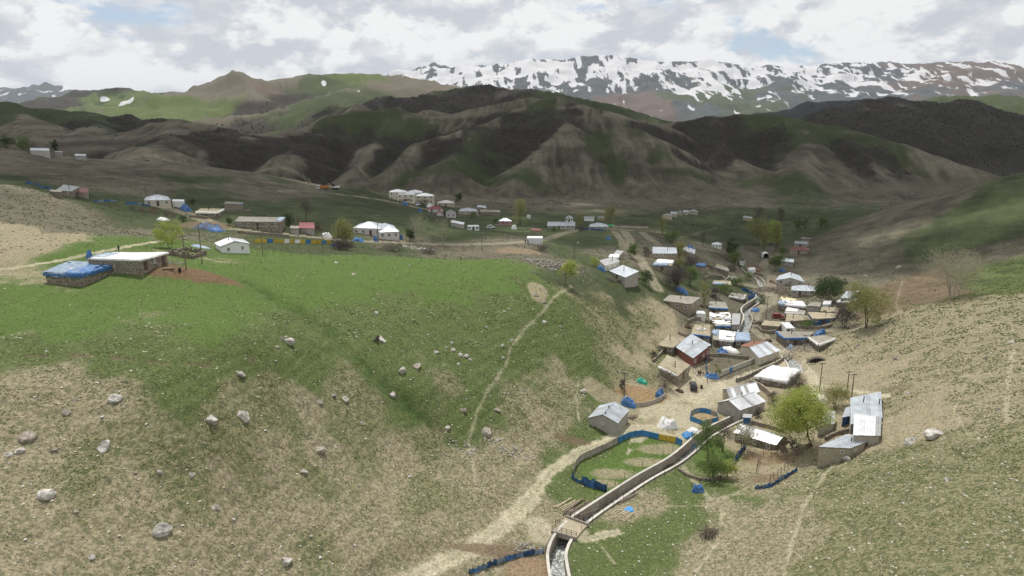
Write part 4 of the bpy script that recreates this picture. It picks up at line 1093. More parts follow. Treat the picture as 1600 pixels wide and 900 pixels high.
house('left of two pale sheds behind the junction house', [(912,341),(929,341),(929,338),(913,338)], 2.1, 'mono', 'a', .2, m_white, m_metal_d, cat='shed')
house('right of two pale sheds behind the junction house', [(933,341),(945,341),(944,338),(934,338)], 2.1, 'mono', 'a', .2, m_mud, m_metal_d, cat='shed')
house('small hut with a red lean roof left of the long hall', [(828,361),(843,362.5),(846,357.5),(833,355.5)], 1.6, 'mono', 'a', .3, m_mud, m_red, cat='hut')
house('white box trailer parked on the terrace road', [(823,372),(848,372),(848,369),(824,369)], 2.3, 'mono', 'a', .03, m_white, m_metal_w, cat='trailer', name='box_trailer', over=.04)
house('tan hip roofed house right of the three white blocks', [(778,346.5),(800,347),(797,342),(782,341.5)], 2.2, 'hip', 'a', 1.3, m_redwall, m_metal, wins=[(0,3,())])
house('cream hip roofed house below the foot of the grey hill', [(716,330.5),(748,331),(744,326.5),(719,326)], 2.3, 'hip', 'a', 1.4, m_tan, m_metal, wins=[(0,3,())])
house('small slanted metal roof behind the cream hip roofed house', [(744,323.5),(761,326),(758,321.5),(747,320.5)], 1.9, 'mono', 'a', .3, m_mud, m_metal)
house('long flat stone house right of the cream hip roofed house', [(749.4,331),(782,332),(780.5,328.5),(750.5,327.5)], 2.2, wall=m_stone, rmat=m_mudroof_g, wins=[(0,4,())])
house('dull hip roofed house behind the red roofed house', [(682,318),(711,318),(707,314.5),(685,314.5)], 2.3, 'hip', 'a', 1.4, m_tan, m_metal_d)
rr_ = house('house with red hipped roof below the white blocks', [(668,327.5),(693,327),(690,323.5),(670,323.5)], 2.2, 'hip', 'a', 1.4, m_pink, m_red)
house('', [(682,333),(694,333),(693,330),(683,330)], 1.9, 'mono', 'a', .4, m_pink, m_red, parent=rr_)
house('small pinkish grey gabled house beside the red hipped roof', [(696,334.5),(713,334.5),(712,330),(697,330)], 2.6, 'gable', 'b', 1.3, m_pink, m_metal_d, wins=[(0,2,())])
house('shed with glaring white slanted roof behind the bare trees', [(704,347),(724,351),(726,348.5),(706,344.5)], 2.2, 'mono', 'a', .3, m_grey, m_metal_w, cat='shed')
house('white cabin on the green behind the terrace road', [(730.6,354),(748.6,354),(748,351.5),(731,351.5)], 2.1, 'mono', 'a', .05, m_white, m_metal_w, wins=[(0,3,(1,))], cat='cabin', name='cabin_container', over=.05)
BLK = dict(h=5.2, roof='hip', axis='a', rise=1.5, wall=m_cream, rmat=m_metal_w, storeys=2, cat='apartment block', name='apartment_block', wsize=(1.1,1.2,1.0))
def stair(t, C, h):
    P, ze = quad_frame(C, h); b = np.array(t.location[:]); A, B = P[0] - b[:2], P[1] - b[:2]; e = (B - A) / np.linalg.norm(B - A); o = np.array([e[1], -e[0]]); rz = math.atan2(e[1], e[0])
    st_ = piece('stair_landing', m_conc, t, tuple(A + e * 7.4 + o * .75) + (h * .5 - .15,), (4.0, 1.5, .15), rz)
    for k in range(10):
        p = A + e * (2.2 + k * .32) + o * .75; piece('stair_step', m_conc, t, (p[0], p[1], h * .5 * (k + .3) / 10 - .3), (.33, 1.4, .3), rz)
    rl = MB(); p0, p1, p2 = A + e * 2.1 + o * 1.45, A + e * 5.4 + o * 1.45, A + e * 9.3 + o * 1.45
    for a, za, c_, zc_ in ((p0, .8, p1, h * .5 + .9), (p1, h * .5 + .9, p2, h * .5 + .9)): rl.tube((a[0], a[1], za), (c_[0], c_[1], zc_), .06, n=4)
    for k in range(5):
        q = p1 + (p2 - p1) * k / 4; rl.tube((q[0], q[1], h * .5), (q[0], q[1], h * .5 + .9), .04, n=4)
    rl.build('stair_rail', m_dark, t)
for lab, C in (('leftmost cream two-storey block with white hipped roof', [(606,301),(632,302.5),(636,297.5),(612,296.5)]), ('rearmost cream two-storey block, mostly hidden behind its neighbours', [(636,301),(657,303),(661,298.5),(641,297)]),
               ('middle cream two-storey block with outside stair', [(618.5,305),(646,306.5),(650,301),(624,299.5)]), ('rightmost cream two-storey block with outside stair', [(648,307.5),(679,308.5),(676,302.5),(653,302)])):
    t = house(lab, C, wins=[(0,3,()),(3,2,())], group='cream apartment blocks', **BLK)
    if 'stair' in lab: stair(t, C, BLK['h'])
bh = house('pale pink house with blue-grey hipped roof and wing on the terrace road', [(550,356),(596,357.5),(604,351),(560,350.5)], 2.7, 'hip', 'a', 1.9, m_pink, m_metal, wins=[(0,4,(2,))], chim=[(.33,.5,2.6),(.55,.6,2.9)])
house('', [(592,363),(624,361.5),(615,352.5),(584,353.5)], 2.7, 'hip', 'a', 1.7, m_pink, m_metal, wins=[(0,3,())], parent=bh)
house('long flat earth roofed house on the left terrace', [(366,346.5),(438,347.5),(446,340),(374,339)], 2.5, wall=m_stone, rmat=m_mudroof_g, wins=[(0,5,(2,))], tarp=[(m_tarpbp,.88,1,.2,.9)])
rs = house('small grey shed with a red roof beside the terrace road', [(467.5,356),(491.6,357),(491,350.5),(467.5,350)], 2.2, 'mono', 'a', .7, m_grey, m_red, cat='shed')
house('', [(453,357),(467,357.5),(467,353.5),(454,353)], 1.9, 'flat', wall=m_grey, rmat=m_mudroof_g, parent=rs)
house('white gabled house alone at the edge of the green field', [(344.5,385.5),(390.5,380.5),(381,374),(335,379.5)], 2.3, 'gable', 'b', 1.1, m_white, m_metal_w, wins=[(0,2,())], wsize=(.8,1.0,.8), sheets=1.1, chim=[(.4,.6,1.8)])
house('stone barn under white sheets near the left edge', [(135,405.5),(220,408.5),(263,396.5),(168,396.5)], 2.2, wall=m_stone, tarp=[(m_tarpw,.08,1,0,1),(m_tarpbp,0,.25,.2,.9)], crumple=.08, drop=.22, wins=[(1,3,(0,2))], wsize=(.7,.8,.9), cat='barn', name='stone_barn')
house('stone barn draped in blue and grey plastic at far left', [(68,427.5),(127,431),(181,415),(110,410)], 1.9, wall=m_stone, tarp=[(m_tarpbp,0,.8,.0,1),(m_tarpb,.55,1,0,1)], crumple=.16, drop=.75, cat='barn', name='stone_barn', tarp_holes=.2, edge=(m_tarpb,(0,1)))
fh = house('farmhouse with grey and red roof halves at the left terrace end', [(86,297.5),(112,299),(125,294.5),(100,291)], 2.4, 'mono', 'a', .7, m_stone, m_metal_d, wins=[(0,2,())])
house('', [(112,300.5),(137,301),(138,296.5),(122,295)], 2.1, 'mono', 'a', .5, m_tan, m_red, parent=fh)
house('', [(77,299),(96,300.5),(97,298),(79,297)], 1.6, 'flat', wall=m_stone, rmat=m_mudroof_g, parent=fh)
house('cream hip roofed house beside the white container on the left terrace', [(224.4,313),(267.5,312.5),(262.5,307.5),(228,308)], 2.4, 'hip', 'a', 1.5, m_cream, m_metal, wins=[(0,3,(1,))], chim=[(.5,.5,2.0)])
house('white container beside the cream hip roofed house', [(269,314.5),(287.5,314.5),(288,312),(269.5,311.5)], 2.3, 'mono', 'a', .05, m_white, m_metal_w, cat='container', name='storage_container', over=.05)
house('flat stone house with white roof rim in the dark hollow', [(305.5,331.5),(340,332.5),(350,327),(314,326)], 2.1, wall=m_stone, rmat=m_mudroof, edge=(m_tarpw,(0,1)), wins=[(0,3,(1,))])
house('square mud hut with a scrap of blue on its roof', [(349.5,318.5),(371,319.5),(380,317),(354,315)], 2.5, wall=m_mud, rmat=m_mudroof_g, edge=(m_tarpbp,(1,)), cat='hut')
house('long grey barn roof behind the upper left ridge', [(46,235.5),(78,237.5),(76,233),(50,231)], 2.4, 'gable', 'a', .9, m_grey, m_metal, cat='barn')
house('small grey shed between the barns on the upper left ridge', [(85,239),(98,239.5),(98,236),(86,235.5)], 2.4, 'mono', 'a', .3, m_grey, m_metal_d, cat='shed')
house('slanting grey barn roof at the end of the upper left road', [(116,244),(135,245.5),(134,241.5),(118,239.5)], 2.2, 'mono', 'a', .5, m_grey, m_metal, cat='barn')
for k, (a, b, v) in enumerate(((1034,1051,337.5),(1047,1058,334),(1057,1067,332),(1067,1076,331.5),(1075,1091,331))):
    house(('first', 'second', 'third', 'fourth', 'last')[k] + ' from the left of five huts in a row on the far green knoll', [(a,v+.6),(b,v+1),(b-1,v-2),(a+2,v-2.3)], 2.2, 'gable', 'a' if k % 2 else 'b', 1.1, m_tan, m_metal if k else m_metal_d, cat='hut', group='huts in a row on the far knoll')
house('lone mud hut at the foot of the far valley spur', [(1160,339.5),(1176,342),(1175,339.5),(1163,337.5)], 2.0, 'mono', 'a', .3, m_mud, m_metal_d, cat='hut')
# white ring (an old tyre painted white) on the tan roof, its own thing
P, ze = quad_frame([(1080,522.5),(1110,526),(1109,508.5),(1084.5,507.5)], 2.2); c = P.mean(0)
mb = MB(); n = 18
for k in range(n):
    a0, a1 = 2 * math.pi * k / n, 2 * math.pi * (k + 1) / n
    mb.tube((1.3 * math.cos(a0), .85 * math.sin(a0), 0), (1.3 * math.cos(a1), .85 * math.sin(a1), 0), .22, n=6)
o = mb.build('ring_of_sheeting', m_tarpw); o.location = (c[0], c[1], ze + .35); tag(o, 'ring of white sheeting lying on the tan earth roof', 'sheet ring')
# tent-like white carport
def carport():
    p = hit(1197, 404); t = thing('arched_carport', 'white arched carport tent at the roadside in the far village', 'carport', p, -.2)
    w, l, h = px2m(8.5, p), 5.0, 2.9
    prof = [(-w/2, 0), (-w/2, h*.62), (-w*.36, h*.86), (0, h), (w*.36, h*.86), (w/2, h*.62), (w/2, 0)]
    mb = MB(); vv = [(x, y, z) for y in (0, l) for x, z in prof] + [(x * .96, y, z * .96) for y in (0, l) for x, z in prof]
    k = len(prof); mb.add(vv, [(i, i + 1, k + i + 1, k + i) for i in range(k - 1)] + [(2*k + i + 1, 2*k + i, 3*k + i, 3*k + i + 1) for i in range(k - 1)] + [(i + 1, i, 2*k + i, 2*k + i + 1) for i in range(k - 1)])
    mb.build('canopy', m_tarpw, t)
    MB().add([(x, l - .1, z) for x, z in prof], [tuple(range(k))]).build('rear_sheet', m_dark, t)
    for s in (-1, 1):
        for y in (.05, l - .2): MB().tube((s * w/2 * .97, y, -.3), (s * w/2 * .97, y, h * .6), .06).build('post', m_metal, t)
carport()

# ------------------------------------------------------------------ canal: walls, water, bridge
def offset_line(P, off):
    T = np.gradient(P, axis=0); T /= np.linalg.norm(T, axis=1)[:, None]
    return P + np.stack([-T[:, 1], T[:, 0]], 1) * off
def ground_top(x, y, nx, ny, d=1.6):
    return max(H(x + nx * d, y + ny * d), H(x + nx * d * 1.4, y + ny * d * 1.4))
def canal_wall(P, side, half, label, bed_drop, extra=.25, th=.34, m=m_conc, cop=m_concw):
    L = resample(smooth_line(P, 2), 1.6); inner = offset_line(L, side * half); outer = offset_line(L, side * (half + th)); far_ = offset_line(L, side * (half + 1.7))
    top = np.array([H(*p) for p in far_]); kk = np.ones(7) / 7; top = np.convolve(np.pad(top, 3, mode='edge'), kk, 'valid') + extra
    c = L[len(L) // 2]; base = np.array([c[0], c[1], H(*c)])
    t = thing('canal_embankment', label, 'canal wall', base)
    def loc(p, z): return (p[0] - base[0], p[1] - base[1], z - base[2])
    n = len(L); seg = 4
    for s in range(0, n - 1, seg):                # cast in bays with open joints
        e = min(s + seg, n - 1); mb = MB(); k = e - s + 1
        A = [loc(inner[i], top[i]) for i in range(s, e + 1)]; B = [loc(outer[i], top[i]) for i in range(s, e + 1)]
        lo = [loc(inner[i], top[i] - bed_drop - .8) for i in range(s, e + 1)]; lo2 = [loc(outer[i], top[i] - bed_drop - .8) for i in range(s, e + 1)]
        q = [(i, i + 1, k + i + 1, k + i) for i in range(k - 1)]
        mb.add(lo + A, q); mb.add(A + B, q); mb.add(B + lo2, q); mb.add([A[0], B[0], lo2[0], lo[0]], [(0, 1, 2, 3)]); mb.add([A[-1], B[-1], lo2[-1], lo[-1]], [(3, 2, 1, 0)])
        if side < 0: mb.f = [f[::-1] for f in mb.f]
        b = mb.build('wall_bay', m, t)
        cp = MB(); up_ = .10
        ci_ = offset_line(L, side * (half - .06)); co_ = offset_line(L, side * (half + th + .06))
        e0 = (L[e] - L[e - 1]) * .02
        A = [loc(ci_[i], top[i] + .004) for i in range(s, e + 1)]; B = [loc(co_[i], top[i] + .004) for i in range(s, e + 1)]
        A2 = [(x, y, z + up_) for x, y, z in A]; B2 = [(x, y, z + up_) for x, y, z in B]
        cp.add(A + A2, q); cp.add(A2 + B2, q); cp.add(B2 + B, q); cp.add([A[0], A2[0], B2[0], B[0]], [(0, 1, 2, 3)]); cp.add([A[-1], A2[-1], B2[-1], B[-1]], [(3, 2, 1, 0)])
        if side < 0: cp.f = [f[::-1] for f in cp.f]
        cp.build('coping', cop, b)
    return t
canal_wall(CANAL, 1, 1.25, 'tall concrete canal wall along the hay meadow', 2.5)
canal_wall(CANAL, -1, 1.25, 'pale low canal wall on the garden side of the stream', 2.5, .12, .35)
canal_wall(CANAL_UP, 1, 1.35, 'winding canal wall below the sheeted roofs', 1.8, .3, .3, m_conc, m_conc)
canal_wall(CANAL_UP, -1, 1.35, 'winding canal wall along the village track', 1.8, .3, .3, m_conc, m_concw)
canal_wall(CANAL_FAR, 1, 1.3, 'far canal wall on the side of the fields', 1.5, .2, .3, m_conc, m_conc)
canal_wall(CANAL_FAR, -1, 1.3, 'far canal wall beside the bare yard', 1.5, .2, .3, m_conc, m_conc)
canal_wall(CANAL_SIDE, -1, 2.2, 'short curved canal wall below the yellow walled house', 1.6, .3, .4, m_conc)
def water_mat():
    m, nn, ll, b = new_mat('stream_water')
    tcn = nn.new('ShaderNodeTexCoord'); n1 = nn.new('ShaderNodeTexNoise'); n1.inputs['Scale'].default_value = 1.3; n1.inputs['Detail'].default_value = 9; n1.inputs['Roughness'].default_value = .75; n1.inputs['Distortion'].default_value = 1.2
    ll.new(tcn.outputs['Object'], n1.inputs['Vector'])
    r = nn.new('ShaderNodeValToRGB'); r.color_ramp.elements[0].position = .40; r.color_ramp.elements[0].color = (.07, .085, .075, 1); r.color_ramp.elements[1].position = .60; r.color_ramp.elements[1].color = (.68, .70, .69, 1)
    e = r.color_ramp.elements.new(.5); e.color = (.22, .24, .22, 1)
    ll.new(n1.outputs['Fac'], r.inputs[0]); ll.new(r.outputs[0], b.inputs['Base Color']); b.inputs['Roughness'].default_value = .25
    bp = nn.new('ShaderNodeBump'); bp.inputs['Distance'].default_value = .15; bp.inputs['Strength'].default_value = .8; ll.new(n1.outputs['Fac'], bp.inputs['Height']); ll.new(bp.outputs[0], b.inputs['Normal'])
    return m
m_water = water_mat()
for P, half, up_ in ((CANAL, 1.23, .45), (CANAL_UP, 1.33, .35), (CANAL_FAR, 1.28, .3), (CANAL_SIDE, 2.1, .3)):
    L = resample(smooth_line(P, 2), 1.2); z = np.array([H(*p) for p in L]); z = np.convolve(np.pad(z, 4, mode='edge'), np.ones(9) / 9, 'valid') + up_
    a, b_, c = offset_line(L, half), L, offset_line(L, -half); n = len(L)
    mb = MB().add([(p[0], p[1], q) for r_ in (a, b_, c) for p, q in zip(r_, z)], [(k * n + i, k * n + n + i, k * n + n + i + 1, k * n + i + 1) for k in (0, 1) for i in range(n - 1)])
    o = mb.build('stream', m_water); o['kind'] = 'structure'
def rail(parent, A, B, base, n, hgt=1.0, bars=3):
    """railing between plan points, heights given; posts and bars are parts"""
    A, B = np.array(A, float), np.array(B, float)
    for k in range(n + 1):
        p = A + (B - A) * k / n - base
        MB().tube(p, p + (0, 0, hgt), .04, n=5).build('post', m_dark, parent)
    for k in range(bars):
        z = hgt * (k + 1) / bars - .03
        MB().tube(A - base + (0, 0, z), B - base + (0, 0, z), .028, n=4).build('bar', m_dark, parent)
def bridge():
    L = resample(smooth_line(CANAL, 2), .8)
    c0 = hit(868, 853)[:2]; c1 = hit(890, 829)[:2]
    i0 = np.argmin(np.hypot(*(L - c0).T)); i1 = np.argmin(np.hypot(*(L - c1).T)); i0, i1 = min(i0, i1), max(i0, i1)
    S = L[i0:i1 + 1]; lt, rt = offset_line(S, 2.1), offset_line(S, -2.1)
    zt = max(H(*(offset_line(L, s)[i0 + len(S) // 2])) for s in (4.5, -4.5)) + .12
    c = S.mean(0); base = np.array([c[0], c[1], zt])
    t = thing('concrete_bridge', 'concrete slab bridge with railings where the track crosses the stream', 'bridge', base)
    n = len(S); A = [(p[0] - c[0], p[1] - c[1], 0) for p in lt]; B = [(p[0] - c[0], p[1] - c[1], 0) for p in rt]
    mb = MB(); mb.slab(A + B[::-1], .5); mb.f = [f[::-1] for f in mb.f]; 
    mb.build('deck', mat('deck_gravel', (.40,.345,.25), .95, 0, .15, 1.0, .4, 8), t)
    for end, s in ((0, -1), (-1, 1)):
        a, b = np.array([*lt[end], zt]), np.array([*rt[end], zt])
        d = (S[1] - S[0] if end == 0 else S[-1] - S[-2]); d = np.append(d / np.linalg.norm(d) * s * -.02, 0)
        e = (b - a) / np.linalg.norm(b - a); rz = math.atan2(e[1], e[0]); m_ = (a + b) / 2 - base
        piece('edge_beam', m_conc, t, m_ + (0, 0, -.62), (np.linalg.norm(b - a) + .3, .35, .85), rz)
        rail(t, a + (0, 0, .22), b + (0, 0, .22), base, 5, .95)
bridge()

# ------------------------------------------------------------------ fences, pens, walls
m_tarpb2 = mat('tarp_blue_dark', (.035,.09,.21), .6, 0, .35, 1.6, .45, 4)
m_tarpb3 = mat('tarp_blue_dusty', (.12,.20,.31), .65, 0, .35, 1.6, .45, 4, col2=(.26,.32,.38))
def wavy(m, key):
    """a hanging sheet panel, 1 x 1, slightly billowed; three shared variants"""
    if key not in SHARED:
        rg = np.random.default_rng(abs(hash(key[1])) % 999 + key[2]); mb = MB(); n = 6
        for i in range(n + 1):
            for j in range(4):
                mb.v.append((i / n - .5, rg.normal() * .08, j / 3 + (rg.normal() * .09 - .10 * math.sin(math.pi * i / n) if j == 3 else 0)))
        for i in range(n):
            for j in range(3): a = i * 4 + j; mb.f.append((a, a + 4, a + 5, a + 1))
        me = mb.mesh('sheet', True); me.materials.append(m); SHARED[key] = me
    return SHARED[key]
def fence(name, label, cat, pix, hgt, step, mats, post=m_dark, post_h=None, sheet=False, rails=0, group=None, post_r=.05, lean=.05, closed=False, seed=1, thick=.06, panel_name='panel', gap=.04):
    P = line_xy(pix)
    if closed: P = np.vstack([P, P[:1]])
    P = resample(P, step); base = np.array([*P[len(P) // 2], H(*P[len(P) // 2])])
    t = thing(name, label, cat, base, 0, group); rg = np.random.default_rng(seed)
    post_h = post_h or hgt
    for k, p in enumerate(P):
        if closed and k == len(P) - 1: break
        b = np.array([p[0], p[1], H(*p)]) - base
        key = ('post', post.name, post_r)
        if key not in SHARED:
            me = MB().tube((0, 0, -.3), (0, 0, 1), post_r, post_r * .85, n=5).mesh('post'); me.materials.append(post); SHARED[key] = me
        put('post', SHARED[key], None, t, b, (rg.normal() * lean, rg.normal() * lean, 0), (1, 1, post_h * rg.uniform(.9, 1.1)))
    for k in range(len(P) - 1):
        p, q = P[k], P[k + 1]; zp, zq = H(*p), H(*q); m_ = np.array([(p[0] + q[0]) / 2, (p[1] + q[1]) / 2, (zp + zq) / 2]) - base
        L = math.hypot(*(q - p)); rz = math.atan2(q[1] - p[1], q[0] - p[0]); ry = -math.atan2(zq - zp, L)
        if mats:
            m = mats[k % len(mats)] if not callable(mats) else mats(k, len(P) - 1)
            if m is not None:
                if sheet: put(panel_name, wavy(m, ('wavy', m.name, k % 3)), None, t, m_ - (0, 0, .05), (rg.normal() * .06, ry, rz), (L * 1.02, 1.6, hgt * rg.uniform(.8, 1.1)))
                else: put(panel_name, unit_box(m), None, t, m_ - (0, 0, .1), (rg.normal() * .03, ry, rz), (L - gap, thick, hgt * rg.uniform(.94, 1.05) + .1))
        for r_ in range(rails):
            z = post_h * (.45 + .45 * r_ / max(1, rails - 1)) if rails > 1 else post_h * .8
            put('rail', unit_box(post), None, t, m_ + (0, 0, z), (0, ry, rz), (L, .05, .06))
    return t
def meadow_panel(k, n):
    f = k / n
    return m_panelg if f < .50 else (m_panely if .80 < f < .93 else m_panelb)
fence('panel_fence', 'curved fence of grey, blue and yellow panels round the hay meadow', 'fence', [(895,742),(899,729),(908,719),(933,708),(960,695),(980,685),(1000,680),(1035,688),(1057,692),(1065,697)], 1.35, 1.75, meadow_panel, post_r=.06)
fence('tarp_fence', 'blue plastic fence at the near end of the hay meadow', 'fence', [(895,742),(893,750),(909,756)], .8, 1.3, [m_tarpb, m_tarpb2, m_tarpb, m_tarpb3], sheet=True)
fence('tarp_fence', 'big blue tarpaulin stretched on posts beside the tall canal wall', 'fence', [(909,757),(929,763),(948,769)], 1.9, 2.6, [m_tarpb, m_tarpb2, m_tarpb, m_tarpb3], sheet=True)
fence('post_fence', 'thin wire fence posts standing on the canal edge', 'fence', [(880,812),(912,790),(950,766),(1005,730),(1050,706)], 1.0, 3.2, None, post_r=.045, post_h=1.3)
fence('post_fence', 'thin wire fence posts along the garden side of the canal', 'fence', [(908,830),(945,803),(990,772),(1024,752),(1062,733),(1098,700)], 1.0, 3.4, None, post_r=.045, post_h=1.2)
fence('tarp_fence', 'ragged blue fence beside the stream at the bottom edge', 'fence', [(733,897),(770,884),(800,874),(808,871),(850,864)], 1.0, 1.5, [m_tarpb, m_tarpb3, m_tarpb2, m_tarpbp], sheet=True)
fence('tarp_fence', 'blue sheeting fence right of the orchard', 'fence', [(1164,700),(1155,712),(1146,726),(1137,737)], 1.4, 1.7, [m_tarpb, m_tarpb2, m_tarpb, m_tarpb3], sheet=True, post=m_wood)
fence('tarp_fence', 'low blue sheeting fence at the foot of the right hill', 'fence', [(1245,735),(1232,744),(1218,752),(1200,763),(1180,764)], .9, 1.6, [m_tarpb, m_tarpb2, m_tarpb, m_tarpb3], sheet=True, post=m_wood)
fence('wooden_pen', 'rough wooden pen in front of the willow', 'pen', [(1181,739),(1187,714),(1208,712),(1240,718),(1233,730),(1203,752)], 1.2, 1.5, None, post=m_wood, post_h=1.35, rails=2, post_r=.07, lean=.1)
fence('wooden_pen', 'dark plank pen under the willow trunk', 'pen', [(1196,700),(1222,706),(1247,712),(1264,700),(1272,690)], 1.2, 1.6, [m_wood, None], post=m_wood, post_h=1.3, rails=2, post_r=.07, lean=.1)
fence('garden_wall_fence', 'low stone garden wall under the orchard', 'wall', [(1060,735),(1075,745),(1100,752),(1128,748)], .6, 1.6, [m_stone], thick=.4, post=m_stone, gap=-.05, panel_name='wall_section')
fence('panel_fence', 'square pen of blue and grey boards by the L-shaped house', 'pen', [(1078,657),(1080,647),(1096,643),(1120,650),(1122,658),(1098,664)], 1.1, 1.5, [m_panelb, m_panelb, m_panelg, m_tarpbp], closed=True)
fence('slab_fence', 'curved low wall of pale slabs round the straw yard', 'wall', [(990,636),(1010,634),(1028,628),(1040,620)], 1.0, 1.5, [m_panelg], thick=.15, post=m_conc, panel_name='slab', gap=.02)
fence('corral_fence', 'pale slab wall of the corral beside the yellow walled house', 'wall', [(1120,590),(1135,584),(1152,577),(1170,570),(1186,563)], 1.4, 1.7, lambda k, n: m_panelb if k == 4 else m_concw, thick=.2, post=m_conc, panel_name='slab', gap=.02)
fence('tarp_fence', 'blue rag fence at the open end of the corral', 'fence', [(1104,560),(1103,575),(1104,588),(1118,591)], 1.3, 1.4, [m_tarpb, m_tarpbp, m_tarpb], sheet=True, post=m_wood)
fence('dry_stone_fence', 'tumbled stone wall at the back of the corral', 'wall', [(1108,557),(1130,557),(1150,560),(1178,562)], 1.0, 1.4, [m_stone], thick=.5, post=m_stone, gap=-.05, panel_name='wall_section')
fence('dry_stone_fence', 'retaining wall along the track above the white sheeted stable', 'wall', [(1150,597),(1166,592),(1185,582),(1210,572),(1232,565)], 1.0, 2.0, [m_conc], thick=.35, post=m_dark, post_h=1.7, gap=-.02, panel_name='wall_section', rails=0)
fence('canal_embankment', 'curved pale wall below the white sheeted stable', 'canal wall', [(1171,601),(1180,604),(1192,611),(1203,620),(1208,626)], 1.5, 1.5, [m_conc], thick=.4, post=m_conc, gap=-.05, panel_name='wall_section', post_r=.1)
fence('post_fence', 'thin railing along the village track by the corral', 'fence', [(1150,600),(1180,586),(1215,570),(1237,563)], 1.0, 2.2, None, post=m_dark, post_h=1.1, rails=2, post_r=.035)
fence('panel_fence', 'yellow, white and blue board fence along the terrace road', 'fence', [(398,379),(430,379.5),(465,380),(500,381),(518,381.5)], 1.25, 2.0, [m_panely, m_panely, m_panelb, m_panely, m_panely, m_frame, m_panely, m_frame, m_panely, m_panelb], gap=.06)
fence('post_fence', 'line of thin posts crossing the green field below the terrace', 'fence', [(402,401),(440,398),(470,398),(498,397)], 1.0, 3.4, None, post=m_wood, post_h=2.0, post_r=.06)
fence('post_fence', 'thin post fence behind the white sheeted barn', 'fence', [(148,398),(185,394),(225,390),(252,388)], 1.0, 2.6, None, post=m_wood, post_h=1.2, post_r=.05)
fence('wooden_pen', 'dark wooden pen fence below the cream hip roofed house', 'pen', [(203,326),(228,332),(258,337),(280,341)], 1.3, 2.4, [m_wood, None], post=m_wood, post_h=1.5, rails=2)
fence('tarp_fence', 'blue sheeting along the junction house yard', 'fence', [(905,359),(918,359),(932,360),(944,361)], 1.2, 2.2, [m_tarpb, m_tarpb2, m_tarpb, m_tarpb3], sheet=True)
fence('tarp_fence', 'long blue sheeting beside the far canal bend', 'fence', [(1158,453),(1165,456),(1176,461),(1180,466),(1168,468)], 1.8, 2.0, [m_tarpb, m_tarpb2, m_tarpb, m_tarpb3], sheet=True, post=m_wood)
fence('dry_stone_fence', 'long low wall beyond the junction house', 'wall', [(957,356),(975,356),(995,357),(1012,357)], 1.2, 3.0, [m_tan], thick=.4, post=m_tan, gap=-.02, panel_name='wall_section', post_r=.12)
fence('post_fence', 'wire fence posts below the orchard', 'fence', [(1080,762),(1100,755),(1125,750)], 1.0, 2.6, None, post_h=1.2)
fence('tarp_fence', 'blue scrap fence left of the farmhouse', 'fence', [(40,287),(52,287),(64,294),(80,295)], 1.0, 2.5, [m_tarpb, None, m_tarpb], sheet=True, post=m_wood)
fence('tarp_fence', 'row of blue sheets on the grass left of the cream house', 'fence', [(147,315),(165,315),(183,316)], .9, 2.4, [m_tarpb, m_tarpbp], sheet=True, post=m_wood)
fence('tarp_fence', 'blue sheets along the front yard of the cream hip roofed house', 'fence', [(196,319),(212,319),(226,322),(250,323)], 1.0, 2.6, [m_tarpb, m_tarpb, m_tarpbp], sheet=True, post=m_wood)
fence('dry_stone_fence', 'broken stone terrace wall at the foot of the left slope', 'wall', [(1020,566),(1028,558),(1036,549)], .8, 1.3, [m_stone], thick=.5, post=m_stone, gap=-.05, panel_name='wall_section')
rail_base = None
def end_rail():
    a, b = hit(868, 823), hit(901, 832); a[2] += .3; b[2] += .3
    t = thing('railing', 'dark metal railing across the open canal mouth', 'railing', (a + b) / 2); rail(t, a, b, (a + b) / 2, 5, 1.0)
end_rail()

# ------------------------------------------------------------------ trees and shrubs
def leaf_mat(name, col, col2):
    m, nn, ll, b = new_mat(name)
    tcn = nn.new('ShaderNodeTexCoord'); n1 = nn.new('ShaderNodeTexNoise'); n1.inputs['Scale'].default_value = .9; n1.inputs['Detail'].default_value = 5
    ll.new(tcn.outputs['Object'], n1.inputs['Vector'])
    r = nn.new('ShaderNodeValToRGB'); r.color_ramp.elements[0].position = .38; r.color_ramp.elements[0].color = (*col, 1); r.color_ramp.elements[1].position = .64; r.color_ramp.elements[1].color = (*col2, 1)
    ll.new(n1.outputs['Fac'], r.inputs[0]); ll.new(r.outputs[0], b.inputs['Base Color']); b.inputs['Roughness'].default_value = .7; b.inputs['Specular IOR Level'].default_value = .2
    tl = nn.new('ShaderNodeBsdfTranslucent'); ll.new(r.outputs[0], tl.inputs[0]); mx = nn.new('ShaderNodeMixShader'); mx.inputs[0].default_value = .35
    ll.new(b.outputs[0], mx.inputs[1]); ll.new(tl.outputs[0], mx.inputs[2]); ll.new(mx.outputs[0], nn['Material Output'].inputs['Surface'])
    return m
LEAF = dict(lime=leaf_mat('leaf_lime', (.28,.34,.07), (.46,.50,.14)), green=leaf_mat('leaf_green', (.11,.165,.05), (.19,.25,.08)), dark=leaf_mat('leaf_dark', (.055,.085,.03), (.09,.13,.045)),
            yellow=leaf_mat('leaf_yellow', (.21,.22,.075), (.33,.33,.13)), pale=leaf_mat('leaf_pale', (.28,.27,.17), (.42,.40,.28)), grey=leaf_mat('leaf_grey', (.10,.09,.075), (.17,.15,.12)), plum=leaf_mat('leaf_plum', (.07,.055,.055), (.12,.10,.095)))
